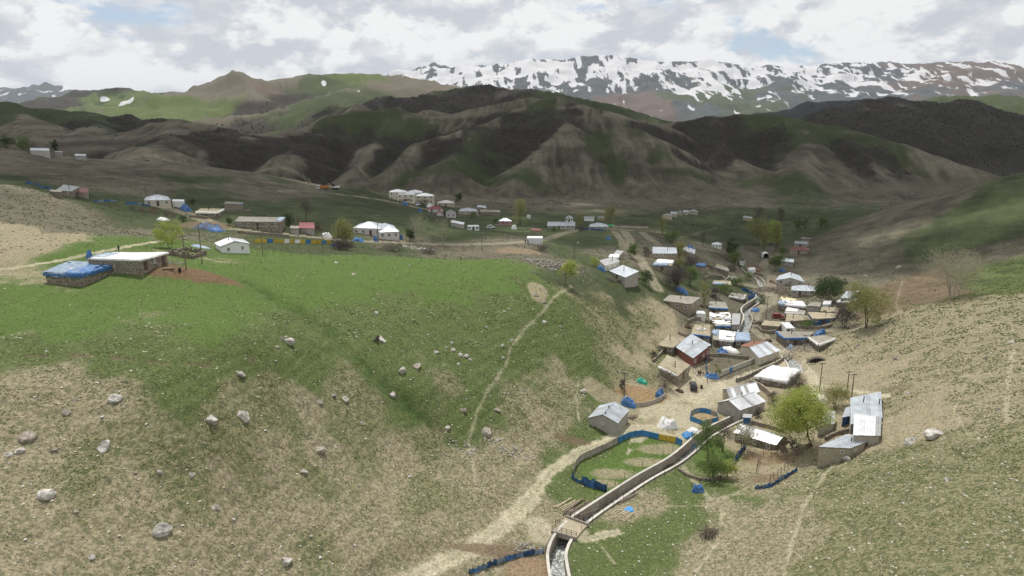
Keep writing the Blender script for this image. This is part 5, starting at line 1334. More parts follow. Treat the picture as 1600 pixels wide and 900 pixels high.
def tree(label, u, v, hpx, wpx, leaf='green', dens=1.0, trunk=1, lean=(0, 0), bark=m_bark, cat='tree', name=None, group=None, shape='round', leafsize=.30, limbs=9, clear=.18, seed=None):
    p = hit(u, v); seed = seed or int(u * 7 + v * 13); rg = np.random.default_rng(seed)
    h, w = px2m(hpx, p), px2m(wpx, p)
    t = thing(name or ('shrub' if cat == 'shrub' else ('poplar_tree' if shape == 'tall' else 'broadleaf_tree')), label, cat, (p[0], p[1], p[2] - .1), 0, group)
    tb = MB(); tips = []; lx, ly = lean[0] * h, lean[1] * h
    def limb(a, b, r0, r1, depth):
        mid_ = (a + b) / 2 + rg.normal(0, .06, 3) * np.linalg.norm(b - a)
        tb.tube(a, mid_, r0, (r0 + r1) / 2, n=5, cap=False); tb.tube(mid_, b, (r0 + r1) / 2, r1, n=5, cap=False)
        tips.append(b); tips.append(mid_ * .4 + b * .6)
    r0 = max(.04, h * (.019 if trunk == 1 else .011))
    for k in range(trunk):
        a = rg.uniform(0, 6.28); sp = (.10 * w if trunk > 1 else 0)
        b0 = np.array([math.cos(a) * sp * .5, math.sin(a) * sp * .5, -.2])
        prev = b0; nseg = 4
        dirx, diry = (math.cos(a) * w * .16, math.sin(a) * w * .16) if trunk > 1 else (0, 0)
        for s in range(1, nseg + 1):
            f = s / nseg
            q = np.array([b0[0] + lx * f * .7 + dirx * f + rg.normal() * .02 * h, b0[1] + ly * f * .7 + diry * f + rg.normal() * .02 * h, h * .80 * f])
            tb.tube(prev, q, r0 * (1 - .75 * (s - 1) / nseg), r0 * (1 - .75 * s / nseg), n=6, cap=False)
            if s >= 2:
                for _ in range(max(1, int(limbs / (nseg - 1) / (1 if trunk == 1 else 1.6)))):
                    an = rg.uniform(0, 6.28); L = w * .5 * rg.uniform(.55, 1.0) * (1.0 - .45 * max(0, f - .5)) * (.55 if shape == 'tall' else 1)
                    st_ = prev + (q - prev) * rg.uniform(.1, 1)
                    e = st_ + np.array([math.cos(an) * L, math.sin(an) * L, L * rg.uniform(.35, .9) if shape != 'tall' else L * 2.2])
                    e[2] = min(e[2], h * .97)
                    limb(st_, e, r0 * .42 * (1.1 - .5 * f), r0 * .12, 1)
                    for _ in range(2):
                        s2 = st_ + (e - st_) * rg.uniform(.4, .9); e2 = s2 + rg.normal(0, .22, 3) * L + (0, 0, .18 * L); limb(s2, e2, r0 * .16, r0 * .06, 2)
            prev = q
        tips.append(prev); 
        e = prev + np.array([0, 0, h * .17]); limb(prev, e, r0 * .25, r0 * .08, 2)
    tb.build('trunk', bark, t)
    cm = MB(); nl = int(dens * 11 * w * h / (leafsize ** 2)); nl = max(200, min(nl, 22000))
    tips = np.array(tips)
    cc = np.array([lx * .75, ly * .75, h * (.5 + clear / 2)]); rr_ = np.array([w * .5, w * .5, h * (1 - clear) * .5])
    nclump = max(14, int(26 * min(2.4, w / 4)))
    # clump centres on limbs and through the crown volume
    cl = []
    while len(cl) < nclump:
        d = rg.normal(size=3); d /= np.linalg.norm(d); q = cc + d * rr_ * rg.uniform(.35, .95)
        if len(tips) and rg.random() < .55: q = tips[rg.integers(len(tips))] + rg.normal(0, .08, 3) * w
        e = (q - cc) / rr_
        if (e ** 2).sum() < 1.35 and q[2] > clear * h * .6: cl.append(q)
    cl = np.array(cl); cs_ = rg.uniform(.12, .27, nclump) * w * (1.0 if shape != 'tall' else 1.4)
    ki = rg.integers(0, nclump, nl); d = rg.normal(size=(nl, 3)); d /= np.linalg.norm(d, axis=1)[:, None]
    C = cl[ki] + d * (cs_[ki] * rg.uniform(.3, 1, nl) ** .5)[:, None] * (1, 1, .8)
    C[:, 2] = np.maximum(C[:, 2], .15)
    a = rg.normal(size=(nl, 3)); a /= np.linalg.norm(a, axis=1)[:, None]; b = np.cross(a, rg.normal(size=(nl, 3))); b /= np.linalg.norm(b, axis=1)[:, None]
    s = (leafsize * rg.uniform(.5, 1.1, nl))[:, None]
    V = np.stack([C - a * s * .5, C + b * s * .32, C + a * s * .5, C - b * s * .32], 1).reshape(-1, 3)
    me = bpy.data.meshes.new('crown'); me.from_pydata(V.tolist(), [], [(4 * i, 4 * i + 1, 4 * i + 2, 4 * i + 3) for i in range(nl)])
    put('crown', me, LEAF[leaf], t)
    return t
tree('big leaning lime-green willow among the near houses', 1269, 697, 82, 76, 'lime', 3.4, 1, (-.40, .05), leafsize=.34, limbs=15, clear=.15)
tree('young green tree at the left corner of the orchard', 1108, 722, 62, 40, 'green', .7, 3, leafsize=.26)
tree('bare brownish tree in the middle of the orchard', 1128, 705, 48, 30, 'grey', .25, 3, leafsize=.22)
tree('pale blossoming tree at the right of the orchard', 1160, 706, 42, 34, 'pale', .5, 3, leafsize=.22)
tree('dense green bush at the front of the orchard', 1112, 748, 36, 42, 'green', 1.0, 4, cat='shrub', leafsize=.24, clear=.02)
tree('low green bush at the front right of the orchard', 1134, 745, 32, 30, 'lime', .7, 4, cat='shrub', leafsize=.22, clear=.02)
tree('brown twiggy bush beside the white sheeted stable', 1246, 614, 26, 34, 'grey', .7, 5, cat='shrub', leafsize=.22, clear=.02)
tree('olive bush left of the large pale metal roof', 1303, 640, 34, 44, 'yellow', .8, 5, cat='shrub', leafsize=.25, clear=.02)
tree('small bush at the corner of the L-shaped house', 1205, 632, 20, 22, 'grey', .6, 4, cat='shrub', leafsize=.2, clear=.02)
tree('leaning yellow-green tree on the rim of the green field', 882, 444, 40, 30, 'lime', .9, 1, (.22, .0), leafsize=.36, limbs=10, clear=.3)
tree('round dark tree beside the long hipped house', 1292, 474, 36, 42, 'dark', 1.3, 2, leafsize=.5, clear=.05)
tree('smaller dark tree behind the round dark tree', 1304, 458, 24, 26, 'dark', 1.2, 2, leafsize=.5, clear=.05)
tree('tall pale green tree at the foot of the bare right slope', 1356, 512, 66, 58, 'yellow', .85, 3, leafsize=.42, limbs=12, clear=.1)
tree('grey leafless bush left of the tall pale green tree', 1318, 512, 36, 40, 'plum', .6, 6, cat='shrub', leafsize=.3, clear=.02)
tree('bare many-stemmed poplar on the right crest', 1490, 467, 64, 74, 'pale', .38, 5, bark=m_barkp, shape='round', leafsize=.22, limbs=18, clear=.15)
tree('lime-green tree beside the dirt road near the white gabled house', 266, 388, 38, 32, 'lime', 1.0, 2, leafsize=.34, clear=.08)
tree('round yellowish bush left of the pale pink house', 536, 382, 36, 34, 'yellow', 1.2, 3, leafsize=.4, clear=.05)
tree('dark brushwood below the pale pink house', 534, 390, 16, 36, 'plum', 1.0, 6, cat='shrub', leafsize=.35, clear=.0)
tree('taller of the two bare poplars by the terrace road', 654, 381, 50, 32, 'pale', .10, 4, bark=m_barkp, shape='round', leafsize=.3, limbs=14, clear=.25)
tree('single-trunked bare poplar by the terrace road', 692, 383, 46, 26, 'pale', .10, 1, bark=m_barkp, leafsize=.3, limbs=12, clear=.3)
tree('dark shrub at the right end of the pale pink house', 640, 377, 22, 20, 'dark', 1.0, 3, cat='shrub', leafsize=.4, clear=.02)
tree('hazy pale poplar behind the red roofed shed', 478, 346, 34, 24, 'grey', .35, 3, shape='tall', leafsize=.35, clear=.08)
tree('green thicket at the end of the flat earth roofed house', 452, 352, 16, 20, 'dark', 1.0, 4, cat='shrub', leafsize=.4, clear=.0)
tree('slim pale poplar left of the long hall', 812, 352, 40, 26, 'yellow', .5, 3, shape='tall', leafsize=.4, clear=.05)
tree('dark tree behind the dull hip roofed house', 716, 318, 16, 14, 'dark', 1.1, 2, leafsize=.5, clear=.05)
tree('greenish poplar behind the junction house', 953, 352, 32, 20, 'yellow', .6, 3, shape='tall', leafsize=.4, clear=.05)
tree('thin poplar left of the junction house', 905, 356, 22, 10, 'yellow', .5, 2, shape='tall', leafsize=.4, clear=.05)
tree('small green tree at the track fork', 988, 404, 24, 20, 'green', 1.0, 2, leafsize=.4, clear=.1)
tree('yellow-green bush left of the slope-top houses', 929, 416, 14, 16, 'lime', 1.0, 3, cat='shrub', leafsize=.35, clear=.02)
tree('dark bush right of the broad shallow metal roof', 1008, 446, 24, 22, 'dark', .9, 4, cat='shrub', leafsize=.35, clear=.02)
tree('wide plum-brown thicket above the big earth roofed house', 1054, 452, 34, 44, 'plum', .9, 7, cat='shrub', leafsize=.35, clear=.0)
tree('green tree above the big earth roofed house', 1078, 446, 32, 24, 'green', .9, 3, leafsize=.38, clear=.05)
tree('pale slender poplar beside the big earth roofed house', 1100, 476, 34, 16, 'yellow', .5, 3, shape='tall', leafsize=.34, clear=.05)
tree('pale poplar behind the striped metal roof', 1062, 408, 34, 18, 'yellow', .5, 3, shape='tall', leafsize=.4, clear=.05)
tree('large lime-green tree in the far valley meadow', 1186, 384, 38, 34, 'yellow', 1.1, 2, leafsize=.6, clear=.05)
tree('second lime-green tree close beside the large one', 1204, 382, 34, 26, 'lime', 1.0, 2, leafsize=.6, clear=.05)
tree('tall pale poplar standing before the lime-green trees', 1212, 392, 42, 16, 'yellow', .7, 3, shape='tall', leafsize=.5, clear=.03)
tree('shorter pale poplar left of the tall one', 1194, 390, 30, 13, 'yellow', .7, 3, shape='tall', leafsize=.5, clear=.03)
tree('dark thick tree left of the far meadow', 1143, 402, 26, 20, 'dark', 1.1, 3, leafsize=.5, clear=.03)
tree('grey-green bush at the far canal', 1149, 412, 16, 24, 'green', .9, 4, cat='shrub', leafsize=.4, clear=.0)
tree('green roadside tree left of the metal house with blue gable', 1211, 424, 26, 22, 'green', 1.1, 3, leafsize=.45, clear=.05)
tree('bare poplar at the far end of the meadow', 1218, 352, 26, 14, 'grey', .5, 3, shape='tall', leafsize=.5, clear=.03)
tree('bare poplar at the foot of the far spur', 1183, 350, 26, 16, 'grey', .5, 3, shape='tall', leafsize=.5, clear=.03)
for k, (u, w_) in enumerate(((1245,13),(1257,11),(1280,11),(1289,8))):
    tree(('first', 'second', 'third', 'fourth')[k] + ' of four round trees in the far meadow, counted from the left', u, 358, 17, w_, 'green', .9, 2, leafsize=.5, clear=.08, group='round trees in the far meadow')
tree('slim grey poplar near the small white house', 1098, 384, 24, 12, 'grey', .5, 2, shape='tall', leafsize=.4, clear=.05)
tree('dark tree behind the long grey barn roof', 87, 238, 15, 10, 'dark', 1.1, 2, leafsize=.5, clear=.1)
tree('bush at the left picture edge on the upper ridge', 12, 232, 14, 18, 'dark', .9, 3, leafsize=.5, clear=.02, cat='shrub')
tree('olive bush on the upper left ridge', 36, 234, 16, 18, 'green', .9, 3, leafsize=.5, clear=.02, cat='shrub')
tree('twiggy bush at the corner of the earth roofed porch house', 1040, 606, 26, 36, 'grey', .5, 6, cat='shrub', leafsize=.22, clear=.02)
tree('thin bush inside the corral', 1120, 588, 18, 14, 'yellow', .5, 4, cat='shrub', leafsize=.22, clear=.02)
tree('small bush beside the rounded boulder on the left slope', 588, 534, 10, 10, 'grey', 1.2, 4, cat='shrub', leafsize=.2, clear=.0)
tree('pale poplar behind the brown hills edge of the village', 1035, 366, 26, 14, 'yellow', .5, 3, shape='tall', leafsize=.4, clear=.05)
tree('broad green thicket on the slope right of the junction', 1048, 378, 16, 26, 'green', 1.0, 4, cat='shrub', leafsize=.5, clear=.0)

# ------------------------------------------------------------------ yard walls and shrubs between the houses
for lab, px, hh, m_ in (('dry stone yard wall above the tan roof with the ring', [(1075,505),(1085,500),(1098,500),(1106,505)], 1.1, m_stone), ('dry stone wall between the white sheeted pair and the big earth roof', [(1083,496),(1095,499),(1106,503)], 1.0, m_stone),
  ('yard wall below the wide earth roof with blue front', [(1245,512),(1262,514),(1285,514),(1300,510)], 1.0, m_stone), ('low wall along the track beside the small stone hut', [(1184,514),(1190,520),(1202,522),(1212,520)], 1.1, m_stone),
  ('stone yard wall in front of the long hipped house', [(1232,462),(1250,464),(1270,464)], 1.0, m_stone), ('stone wall beside the grey gabled house', [(1205,441),(1215,446),(1232,447)], 1.0, m_stone), ('stone wall along the far canal yard', [(1168,432),(1180,428),(1192,432)], .9, m_stone),
  ('stone pen above the far track', [(1100,436),(1112,433),(1128,433),(1130,437)], 1.0, m_stone), ('stone pen left of the far canal', [(1132,405),(1145,403),(1155,408),(1150,415)], 1.0, m_stone), ('mud wall under the striped metal roof', [(1015,402),(1035,404),(1060,403)], 1.1, m_mud),
  ('mud yard wall beside the blue plastic hut', [(1082,420),(1095,422),(1108,421)], 1.0, m_mud), ('stone wall behind the metal house with blue gable', [(1225,399),(1240,402),(1250,402)], 1.0, m_stone), ('stone wall below the slope-top houses', [(948,436),(962,440),(978,441),(1000,436)], .9, m_stone),
  ('yard wall in front of the tan hip roofed house', [(772,353),(790,354),(806,353)], 1.0, m_stone), ('yard wall in front of the cream hip roofed house on the green', [(712,338),(732,339),(752,338)], 1.0, m_stone), ('stone wall beside the flat stone house in the hollow', [(296,340),(318,342),(345,341)], 1.0, m_stone),
  ('long stone wall along the left terrace road', [(372,364),(400,367),(430,369),(452,371)], .9, m_stone), ('stone wall around the yard behind the square mud hut', [(352,330),(372,331),(392,330)], 1.0, m_stone), ('garden wall at the upper edge of the orchard', [(1100,674),(1120,668),(1145,664)], .9, m_stone),
  ('stone wall at the back of the long low shed', [(1175,662),(1195,668),(1225,676)], .9, m_stone), ('broken wall below the large pale metal roof', [(1290,688),(1305,680),(1325,676)], .9, m_stone), ('stone wall beside the narrow grey shed', [(1262,655),(1272,660),(1276,672)], .9, m_stone)):
    fence('dry_stone_fence', lab, 'wall', px, hh, 1.7, [m_], thick=.45, post=m_, gap=-.05, panel_name='wall_section', post_r=.2, seed=len(lab))
for lab, u, v, h_, w_, lf in (('shrub beside the small stone hut on the track', 1184,512,12,14,'grey'), ('green shrub under the wide blue fronted roof', 1262,512,12,22,'green'), ('green shrub right of the blue sheeting', 1190,474,12,14,'green'), ('dark green shrub patch below the far track', 1130,458,14,26,'green'),
  ('shrub patch between far track and canal', 1152,446,13,24,'green'), ('leafy shrub inside the far canal bend', 1168,438,12,18,'green'), ('shrub left of the tall white container', 1160,424,10,12,'green'), ('brown bush above the blue edged roof', 1118,466,14,20,'plum'), ('grey bush beside the striped metal roof', 1010,400,14,14,'grey'),
  ('brown bush left of the blue plastic hut', 1078,420,16,22,'plum'), ('yellow-green sapling at the white sheeted house', 1062,420,20,14,'yellow'), ('low bush right of the tan hut with white edge', 1144,424,10,16,'grey'), ('low shrub row at the valley head houses', 1222,396,10,18,'green'), ('bush in front of the long hall', 866,362,8,12,'green'),
  ('bush right of the long hall', 908,361,8,10,'grey'), ('bush in front of the cream hip roofed house on the green', 740,340,9,14,'green'), ('bush between the red roof and the pinkish gable', 695,338,8,8,'dark'), ('bush left of the tan hip roofed house', 774,348,10,10,'green'), ('low scrub on the gully bank below the terrace road', 610,392,9,44,'grey'),
  ('scrub patch on the gully bank under the bare poplars', 668,396,9,34,'grey'), ('greenish scrub on the gully bank near the box trailer', 846,392,9,28,'grey'), ('bush at the corner of the blue draped barn', 100,434,6,9,'grey'), ('bush behind the white container on the left terrace', 300,320,8,14,'dark'), ('bush beside the dark wooden pen fence', 286,346,9,14,'dark'),
  ('bush left of the flat earth roofed house on the terrace', 358,352,11,14,'dark'), ('brown bush at the back of the straw yard', 972,606,14,16,'grey'), ('bush on the bank behind the porch house', 1022,560,12,14,'grey'), ('bush between the canal and the L-shaped house', 1172,640,14,16,'green'), ('leafy bush behind the tiny blue shed', 1186,652,14,16,'grey'), ('bush at the right end of the long low shed', 1238,700,14,18,'grey')):
    tree(lab, u, v, h_, w_, lf, .8, 5, cat='shrub', leafsize=.3 if v > 380 else .42, clear=.0)

# ------------------------------------------------------------------ boulders, rubble, stones
def ico2(sub=2):
    t = (1 + 5 ** .5) / 2
    v = [np.array(p, float) / math.sqrt(1 + t * t) for p in [(-1,t,0),(1,t,0),(-1,-t,0),(1,-t,0),(0,-1,t),(0,1,t),(0,-1,-t),(0,1,-t),(t,0,-1),(t,0,1),(-t,0,-1),(-t,0,1)]]
    f = [(0,11,5),(0,5,1),(0,1,7),(0,7,10),(0,10,11),(1,5,9),(5,11,4),(11,10,2),(10,7,6),(7,1,8),(3,9,4),(3,4,2),(3,2,6),(3,6,8),(3,8,9),(4,9,5),(2,4,11),(6,2,10),(8,6,7),(9,8,1)]
    for _ in range(sub):
        c = {}; nf = []
        def m(a, b):
            k = (min(a, b), max(a, b))
            if k not in c: q = v[a] + v[b]; v.append(q / np.linalg.norm(q)); c[k] = len(v) - 1
            return c[k]
        for a, b, d in f: x, y, z = m(a, b), m(b, d), m(d, a); nf += [(a, x, z), (b, y, x), (d, z, y), (x, y, z)]
        f = nf
    return np.array(v), f
ICO2, ICO1 = ico2(2), ico2(1)
def rock_mesh(seed, ico=ICO2, amp=.30):
    rg = np.random.default_rng(seed); v, f = ico; v = v.copy()
    for _ in range(9):                                   # flat facets cut off a rough ball
        d = rg.normal(size=3); d /= np.linalg.norm(d); k = rg.uniform(.55, .92); s = v @ d; m = s > k; v[m] -= np.outer(s[m] - k, d)
    n = fbm(v[:, 0] * 2.1 + seed, v[:, 1] * 2.1 + v[:, 2] * 1.7, 3, seed) - .5
    v *= (1 + amp * n)[:, None]
    me = bpy.data.meshes.new('boulder'); me.from_pydata(v.tolist(), [], f)
    return me
BM = [rock_mesh(s) for s in range(70, 80)]
for k, me in enumerate(BM): me.materials.append(m_boulder if k % 3 else m_boulderd)
def boulder(u, v, w, label, group=None, flat=.72, k=None, rz=None):
    p = hit(u, v); s = px2m(w, p) / 2; rg = np.random.default_rng(int(u * 31 + v))
    o = put('boulder', BM[(int(u) + int(v)) % 10 if k is None else k], None, None, (p[0], p[1], p[2] + s * flat * rg.uniform(.02, .32)), (rg.normal() * .2, rg.normal() * .2, rg.uniform(0, 6.28) if rz is None else rz), (s, s * rg.uniform(.75, 1.0), s * flat))
    return tag(o, label, 'boulder', group)
for u, v, w, lab in ((163,699,21,'squarish pale boulder near the left edge below the meadow rim'),(330,657,22,'left of the two largest pale boulders on the slope'),(380,651,25,'right of the two largest pale boulders on the slope'),
    (181,624,21,'brown rounded boulder under the bare meadow rim'),(46,683,25,'low brown boulder near the left picture edge'),(31,706,15,'broken pale boulder below the low brown one'),(253,832,27,'large grey boulder alone in the lower left'),
    (73,775,22,'pale cracked boulder in the lower left corner area'),(501,705,19,'smooth oval white boulder in the middle of the tan slope'),(474,738,13,'small jagged white rock below the smooth oval boulder'),(448,879,20,'pale boulder close to the bottom picture edge'),
    (336,793,14,'flat brownish boulder above the large grey one'),(104,645,13,'small brown boulder left of the pale squarish boulder'),(376,586,16,'grey boulder at the lower rim of the green field'),(595,532,17,'rounded white boulder beside a small bush'),
    (628,580,16,'pale boulder in the dark green gully'),(652,574,16,'brownish slab right of the gully boulder'),(614,617,14,'pale boulder on the tan bank left of the gully'),(500,629,13,'leftmost of three boulders on the upper tan slope'),
    (521,618,10,'middle of three boulders on the upper tan slope'),(540,625,14,'rightmost of three boulders on the upper tan slope'),(760,676,23,'long pale boulder above the bend of the track'),(724,642,12,'grey boulder beside the footpath'),(777,642,13,'grey boulder right of the footpath'),
    (699,669,10,'small grey boulder left of the footpath'),(143,872,11,'small stone near the bottom left'),(567,662,10,'dark boulder in a crack on the tan slope'),(681,551,10,'pale boulder left of the scattered stone group'),(911,613,11,'white boulder above the small grey block house'),
    (1424,691,19,'pale boulder right of the roofs on the right hillside'),(1460,684,27,'long flat slab on the right hillside'),(1323,719,17,'dark boulder in front of the four-sided metal roof'),(1480,751,12,'pale slab on the grassy right hillside'),(850,473,10,'white stone on the worn patch at the field rim'),
    (452,536,18,'largest stone of the pile in the green field'),(837,462,12,'brown boulder on the worn patch at the field rim'),(1400,560,10,'dark stone in the middle of the bare right slope')):
    boulder(u, v, w, lab)
ORD = 'first second third fourth fifth sixth seventh eighth ninth tenth eleventh twelfth thirteenth fourteenth fifteenth sixteenth'.split()
for what, grp, L in (('pale stones in the scattered group below the green field', 'stones scattered below the green field', ((708,547,9),(719,555,10),(728,557,10),(716,569,8),(705,536,7),(697,543,6),(735,563,7))),
    ('smaller pale stones of the pile in the green field', 'pile of pale stones in the green field', ((440,530,9),(433,543,7),(462,548,6),(447,527,6))),
    ('small pale stones near the footpath on the grassy slope', 'stones near the footpath', ((785,540,8),(786,559,6),(799,532,7),(875,511,7),(850,504,9),(760,512,7),(820,610,6),(775,595,6),(788,487,6),(795,483,5))),
    ('white stones lying alone in the bright green field', 'white stones in the green field', ((526,411,8),(553,429,7),(588,490,8),(640,415,5))),
    ('small stones on the tan lower left slope', 'small stones on the tan slope', ((212,738,6),(85,704,9),(14,711,10),(118,625,8),(300,742,9),(120,800,7),(190,850,6),(300,880,7),(500,872,7),(486,838,6),(365,812,6),(560,760,6),(640,745,6),(250,738,8),(160,652,6),(525,700,5))),
    ('stones lying on the right hillside', 'stones on the right hillside', ((1340,540,7),(1370,600,8),(1420,615,7),(1500,640,6),(1560,640,7),(1350,470,7),(1357,485,6),(1405,418,9),(1352,432,6),(1520,700,7),(1450,720,6),(1390,740,6),(1540,560,8),(1580,535,8)))):
    for k, (u, v, w) in enumerate(sorted(L)): boulder(u, v, w, ORD[k] + ' from the left of the ' + what, grp)
def scatter(name, label, centre, rx, ry, n, s0, s1, mat_, heap=0.0, seed=0, rot=0.0, cat='rubble'):
    """stones heaped round a centre: one by one where they can be told apart, else joined"""
    rg = np.random.default_rng(seed); base = hit(*centre); v0, f0 = ICO1; V, F = [], []
    t = thing(name, label, cat, base); part = 'litter_piece' if cat == 'litter' else 'stone'
    var = []
    for k in range(4):
        me = rock_mesh(300 + seed * 5 + k, ICO1); me.materials.append(mat_); var.append(me)
    for _ in range(n):
        a = rg.uniform(0, 6.28); q = math.sqrt(rg.random()); x, y = math.cos(a) * q * rx, math.sin(a) * q * ry
        s = rg.uniform(s0, s1); z = H(base[0] + x, base[1] + y) - base[2] + heap * (1 - q) * rg.random() + s * .2
        if n <= 110: put(part, var[rg.integers(4)], None, t, (x, y, z), (rg.normal() * .4, rg.normal() * .4, rg.uniform(0, 6)), (s, s * rg.uniform(.6, 1), s * rg.uniform(.5, .8))); continue
        vv = v0 * rg.uniform(.6, 1.1, (len(v0), 1)) * s * rg.uniform(.6, 1.0, 3) + (x, y, z); F += [tuple(len(V) + i for i in f) for f in f0]; V += vv.tolist()
    if n > 110:
        me = bpy.data.meshes.new('stones'); me.from_pydata(V, [], F); o = put('stones', me, mat_, t); o['kind'] = 'stuff'
    return t
m_rub = mat('rubble_stone', (.30,.27,.23), .95, 0, .4, 1.6, .5, 8, col2=(.48,.45,.40))
scatter('rubble_heap', 'collapsed stone ruin above the slope behind the green field', (862,414), 9, 7, 420, .15, .55, m_rub, 1.2, 1)
scatter('rubble_heap', 'loose white stones at the foot of the field rim', (905,425), 5, 10, 160, .1, .3, m_rub, .2, 2)
scatter('rubble_heap', 'dark stone heap beside the fork of the village track', (1206,453), 7, 5, 260, .2, .6, m_stone, 1.0, 3)
scatter('rubble_heap', 'white stones tumbled beside the white sheeted barn', (258,409), 4, 3, 110, .1, .35, m_rub, .4, 4)
scatter('rubble_heap', 'pale stones fallen against the blue draped barn', (165,427), 3.2, 1.6, 100, .1, .3, m_rub, .5, 5)
scatter('rubble_heap', 'stones spilled into the dry channel below the yellow walled house', (1252,545), 6, 5, 200, .1, .35, m_rub, .2, 6)
scatter('rubble_heap', 'white stones in the brook cutting beside the track at the bottom', (825,856), 2.2, 1.4, 60, .12, .4, m_rub, .3, 7)
scatter('rubble_heap', 'stony courtyard rubble in front of the red walled house', (1082,578), 4, 5, 160, .08, .3, m_rub, .1, 8)
scatter('rubble_heap', 'white rubbish strewn on the bank below the terrace road', (655,388), 7, 3, 70, .1, .35, m_tarpw, .1, 9, cat='litter')
scatter('stone_outcrop', 'crumbling rock outcrop above the bend of the track', (722,700), 3, 2, 40, .1, .3, m_boulder, .1, 10, cat='outcrop')
scatter('stone_outcrop', 'pale broken rocks at the lower end of the gully', (795,702), 5, 2, 70, .1, .35, m_boulder, .2, 11, cat='outcrop')
def ruin():
    base = hit(292, 400); t = thing('ruined_stone_hut', 'roofless ruined stone hut beside the white sheeted barn', 'ruin', base); rg = np.random.default_rng(4)
    pts_ = line_xy([(262,399),(300,405),(322,398),(290,391)]); key = ICO1
    stones = [rock_mesh(200 + k, ICO1) for k in range(4)]
    for me in stones: me.materials.append(m_stone)
    for a, b in zip(pts_, np.roll(pts_, -1, 0)):
        L = np.linalg.norm(b - a); n = max(2, int(L / .55)); hh = rg.uniform(1.0, 1.9)
        for k in range(n):
            p = a + (b - a) * (k + .5) / n; lv = int(hh * rg.uniform(.5, 1.1) / .38) + 1
            for j in range(lv):
                q = p + rg.normal(0, .06, 2)
                put('stone', stones[rg.integers(4)], None, t, (q[0] - base[0], q[1] - base[1], H(*q) - base[2] + .1 + j * .36), (rg.uniform(-.3, .3), rg.uniform(-.3, .3), rg.uniform(0, 6)), (.36, .32, .24))
ruin()

# ------------------------------------------------------------------ heaps, sheets, logs
def heap(name, label, u, v, wpx, hgt, m, cat='tarp', seed=0, ratio=.7, rot=0.0, folds=.18):
    """a sheet thrown over a pile: lumpy dome with folds and a ragged skirt"""
    p = hit(u, v); w = px2m(wpx, p) / 2; rg = np.random.default_rng(seed + int(u)); mb = MB(); na, nr = 26, 9; ph = rg.uniform(0, 6, 4)
    mb.v.append((0, 0, hgt * .95))
    na_, ph2 = na, rg.uniform(0, 40, 2)
    for j in range(1, nr + 1):
        for i in range(na):
            a = 2 * math.pi * i / na; f = j / nr; lob = 1 + .16 * math.sin(2 * a + ph[0]) + .12 * math.sin(3 * a + ph[1]) + rg.normal() * .03
            x, y = math.cos(a) * f * w * lob, math.sin(a) * f * w * ratio * lob
            bx = float(fbm(np.array([ph2[0] + math.cos(a) * f * 1.6]), np.array([ph2[1] + math.sin(a) * f * 1.6]), 3, 7)[0]); z = hgt * (1 - f ** 3.4) * (.35 + 1.25 * bx) * (1 + folds * math.sin(7 * a + ph[2]) * f) + folds * .30 * rg.normal() * hgt * (f < 1)
            if j == nr: z = -.05
            c, s = math.cos(rot), math.sin(rot); X, Y_ = x * c - y * s, x * s + y * c
            mb.v.append((X, Y_, z + H(p[0] + X, p[1] + Y_) - p[2]))
    for i in range(na): mb.f.append((0, 1 + i, 1 + (i + 1) % na))
    for j in range(nr - 1):
        for i in range(na): a, b = 1 + j * na + i, 1 + j * na + (i + 1) % na; mb.f.append((a, a + na, b + na, b))
    o = mb.build(name, m, None, True); o.location = tuple(p); return tag(o, label, cat)
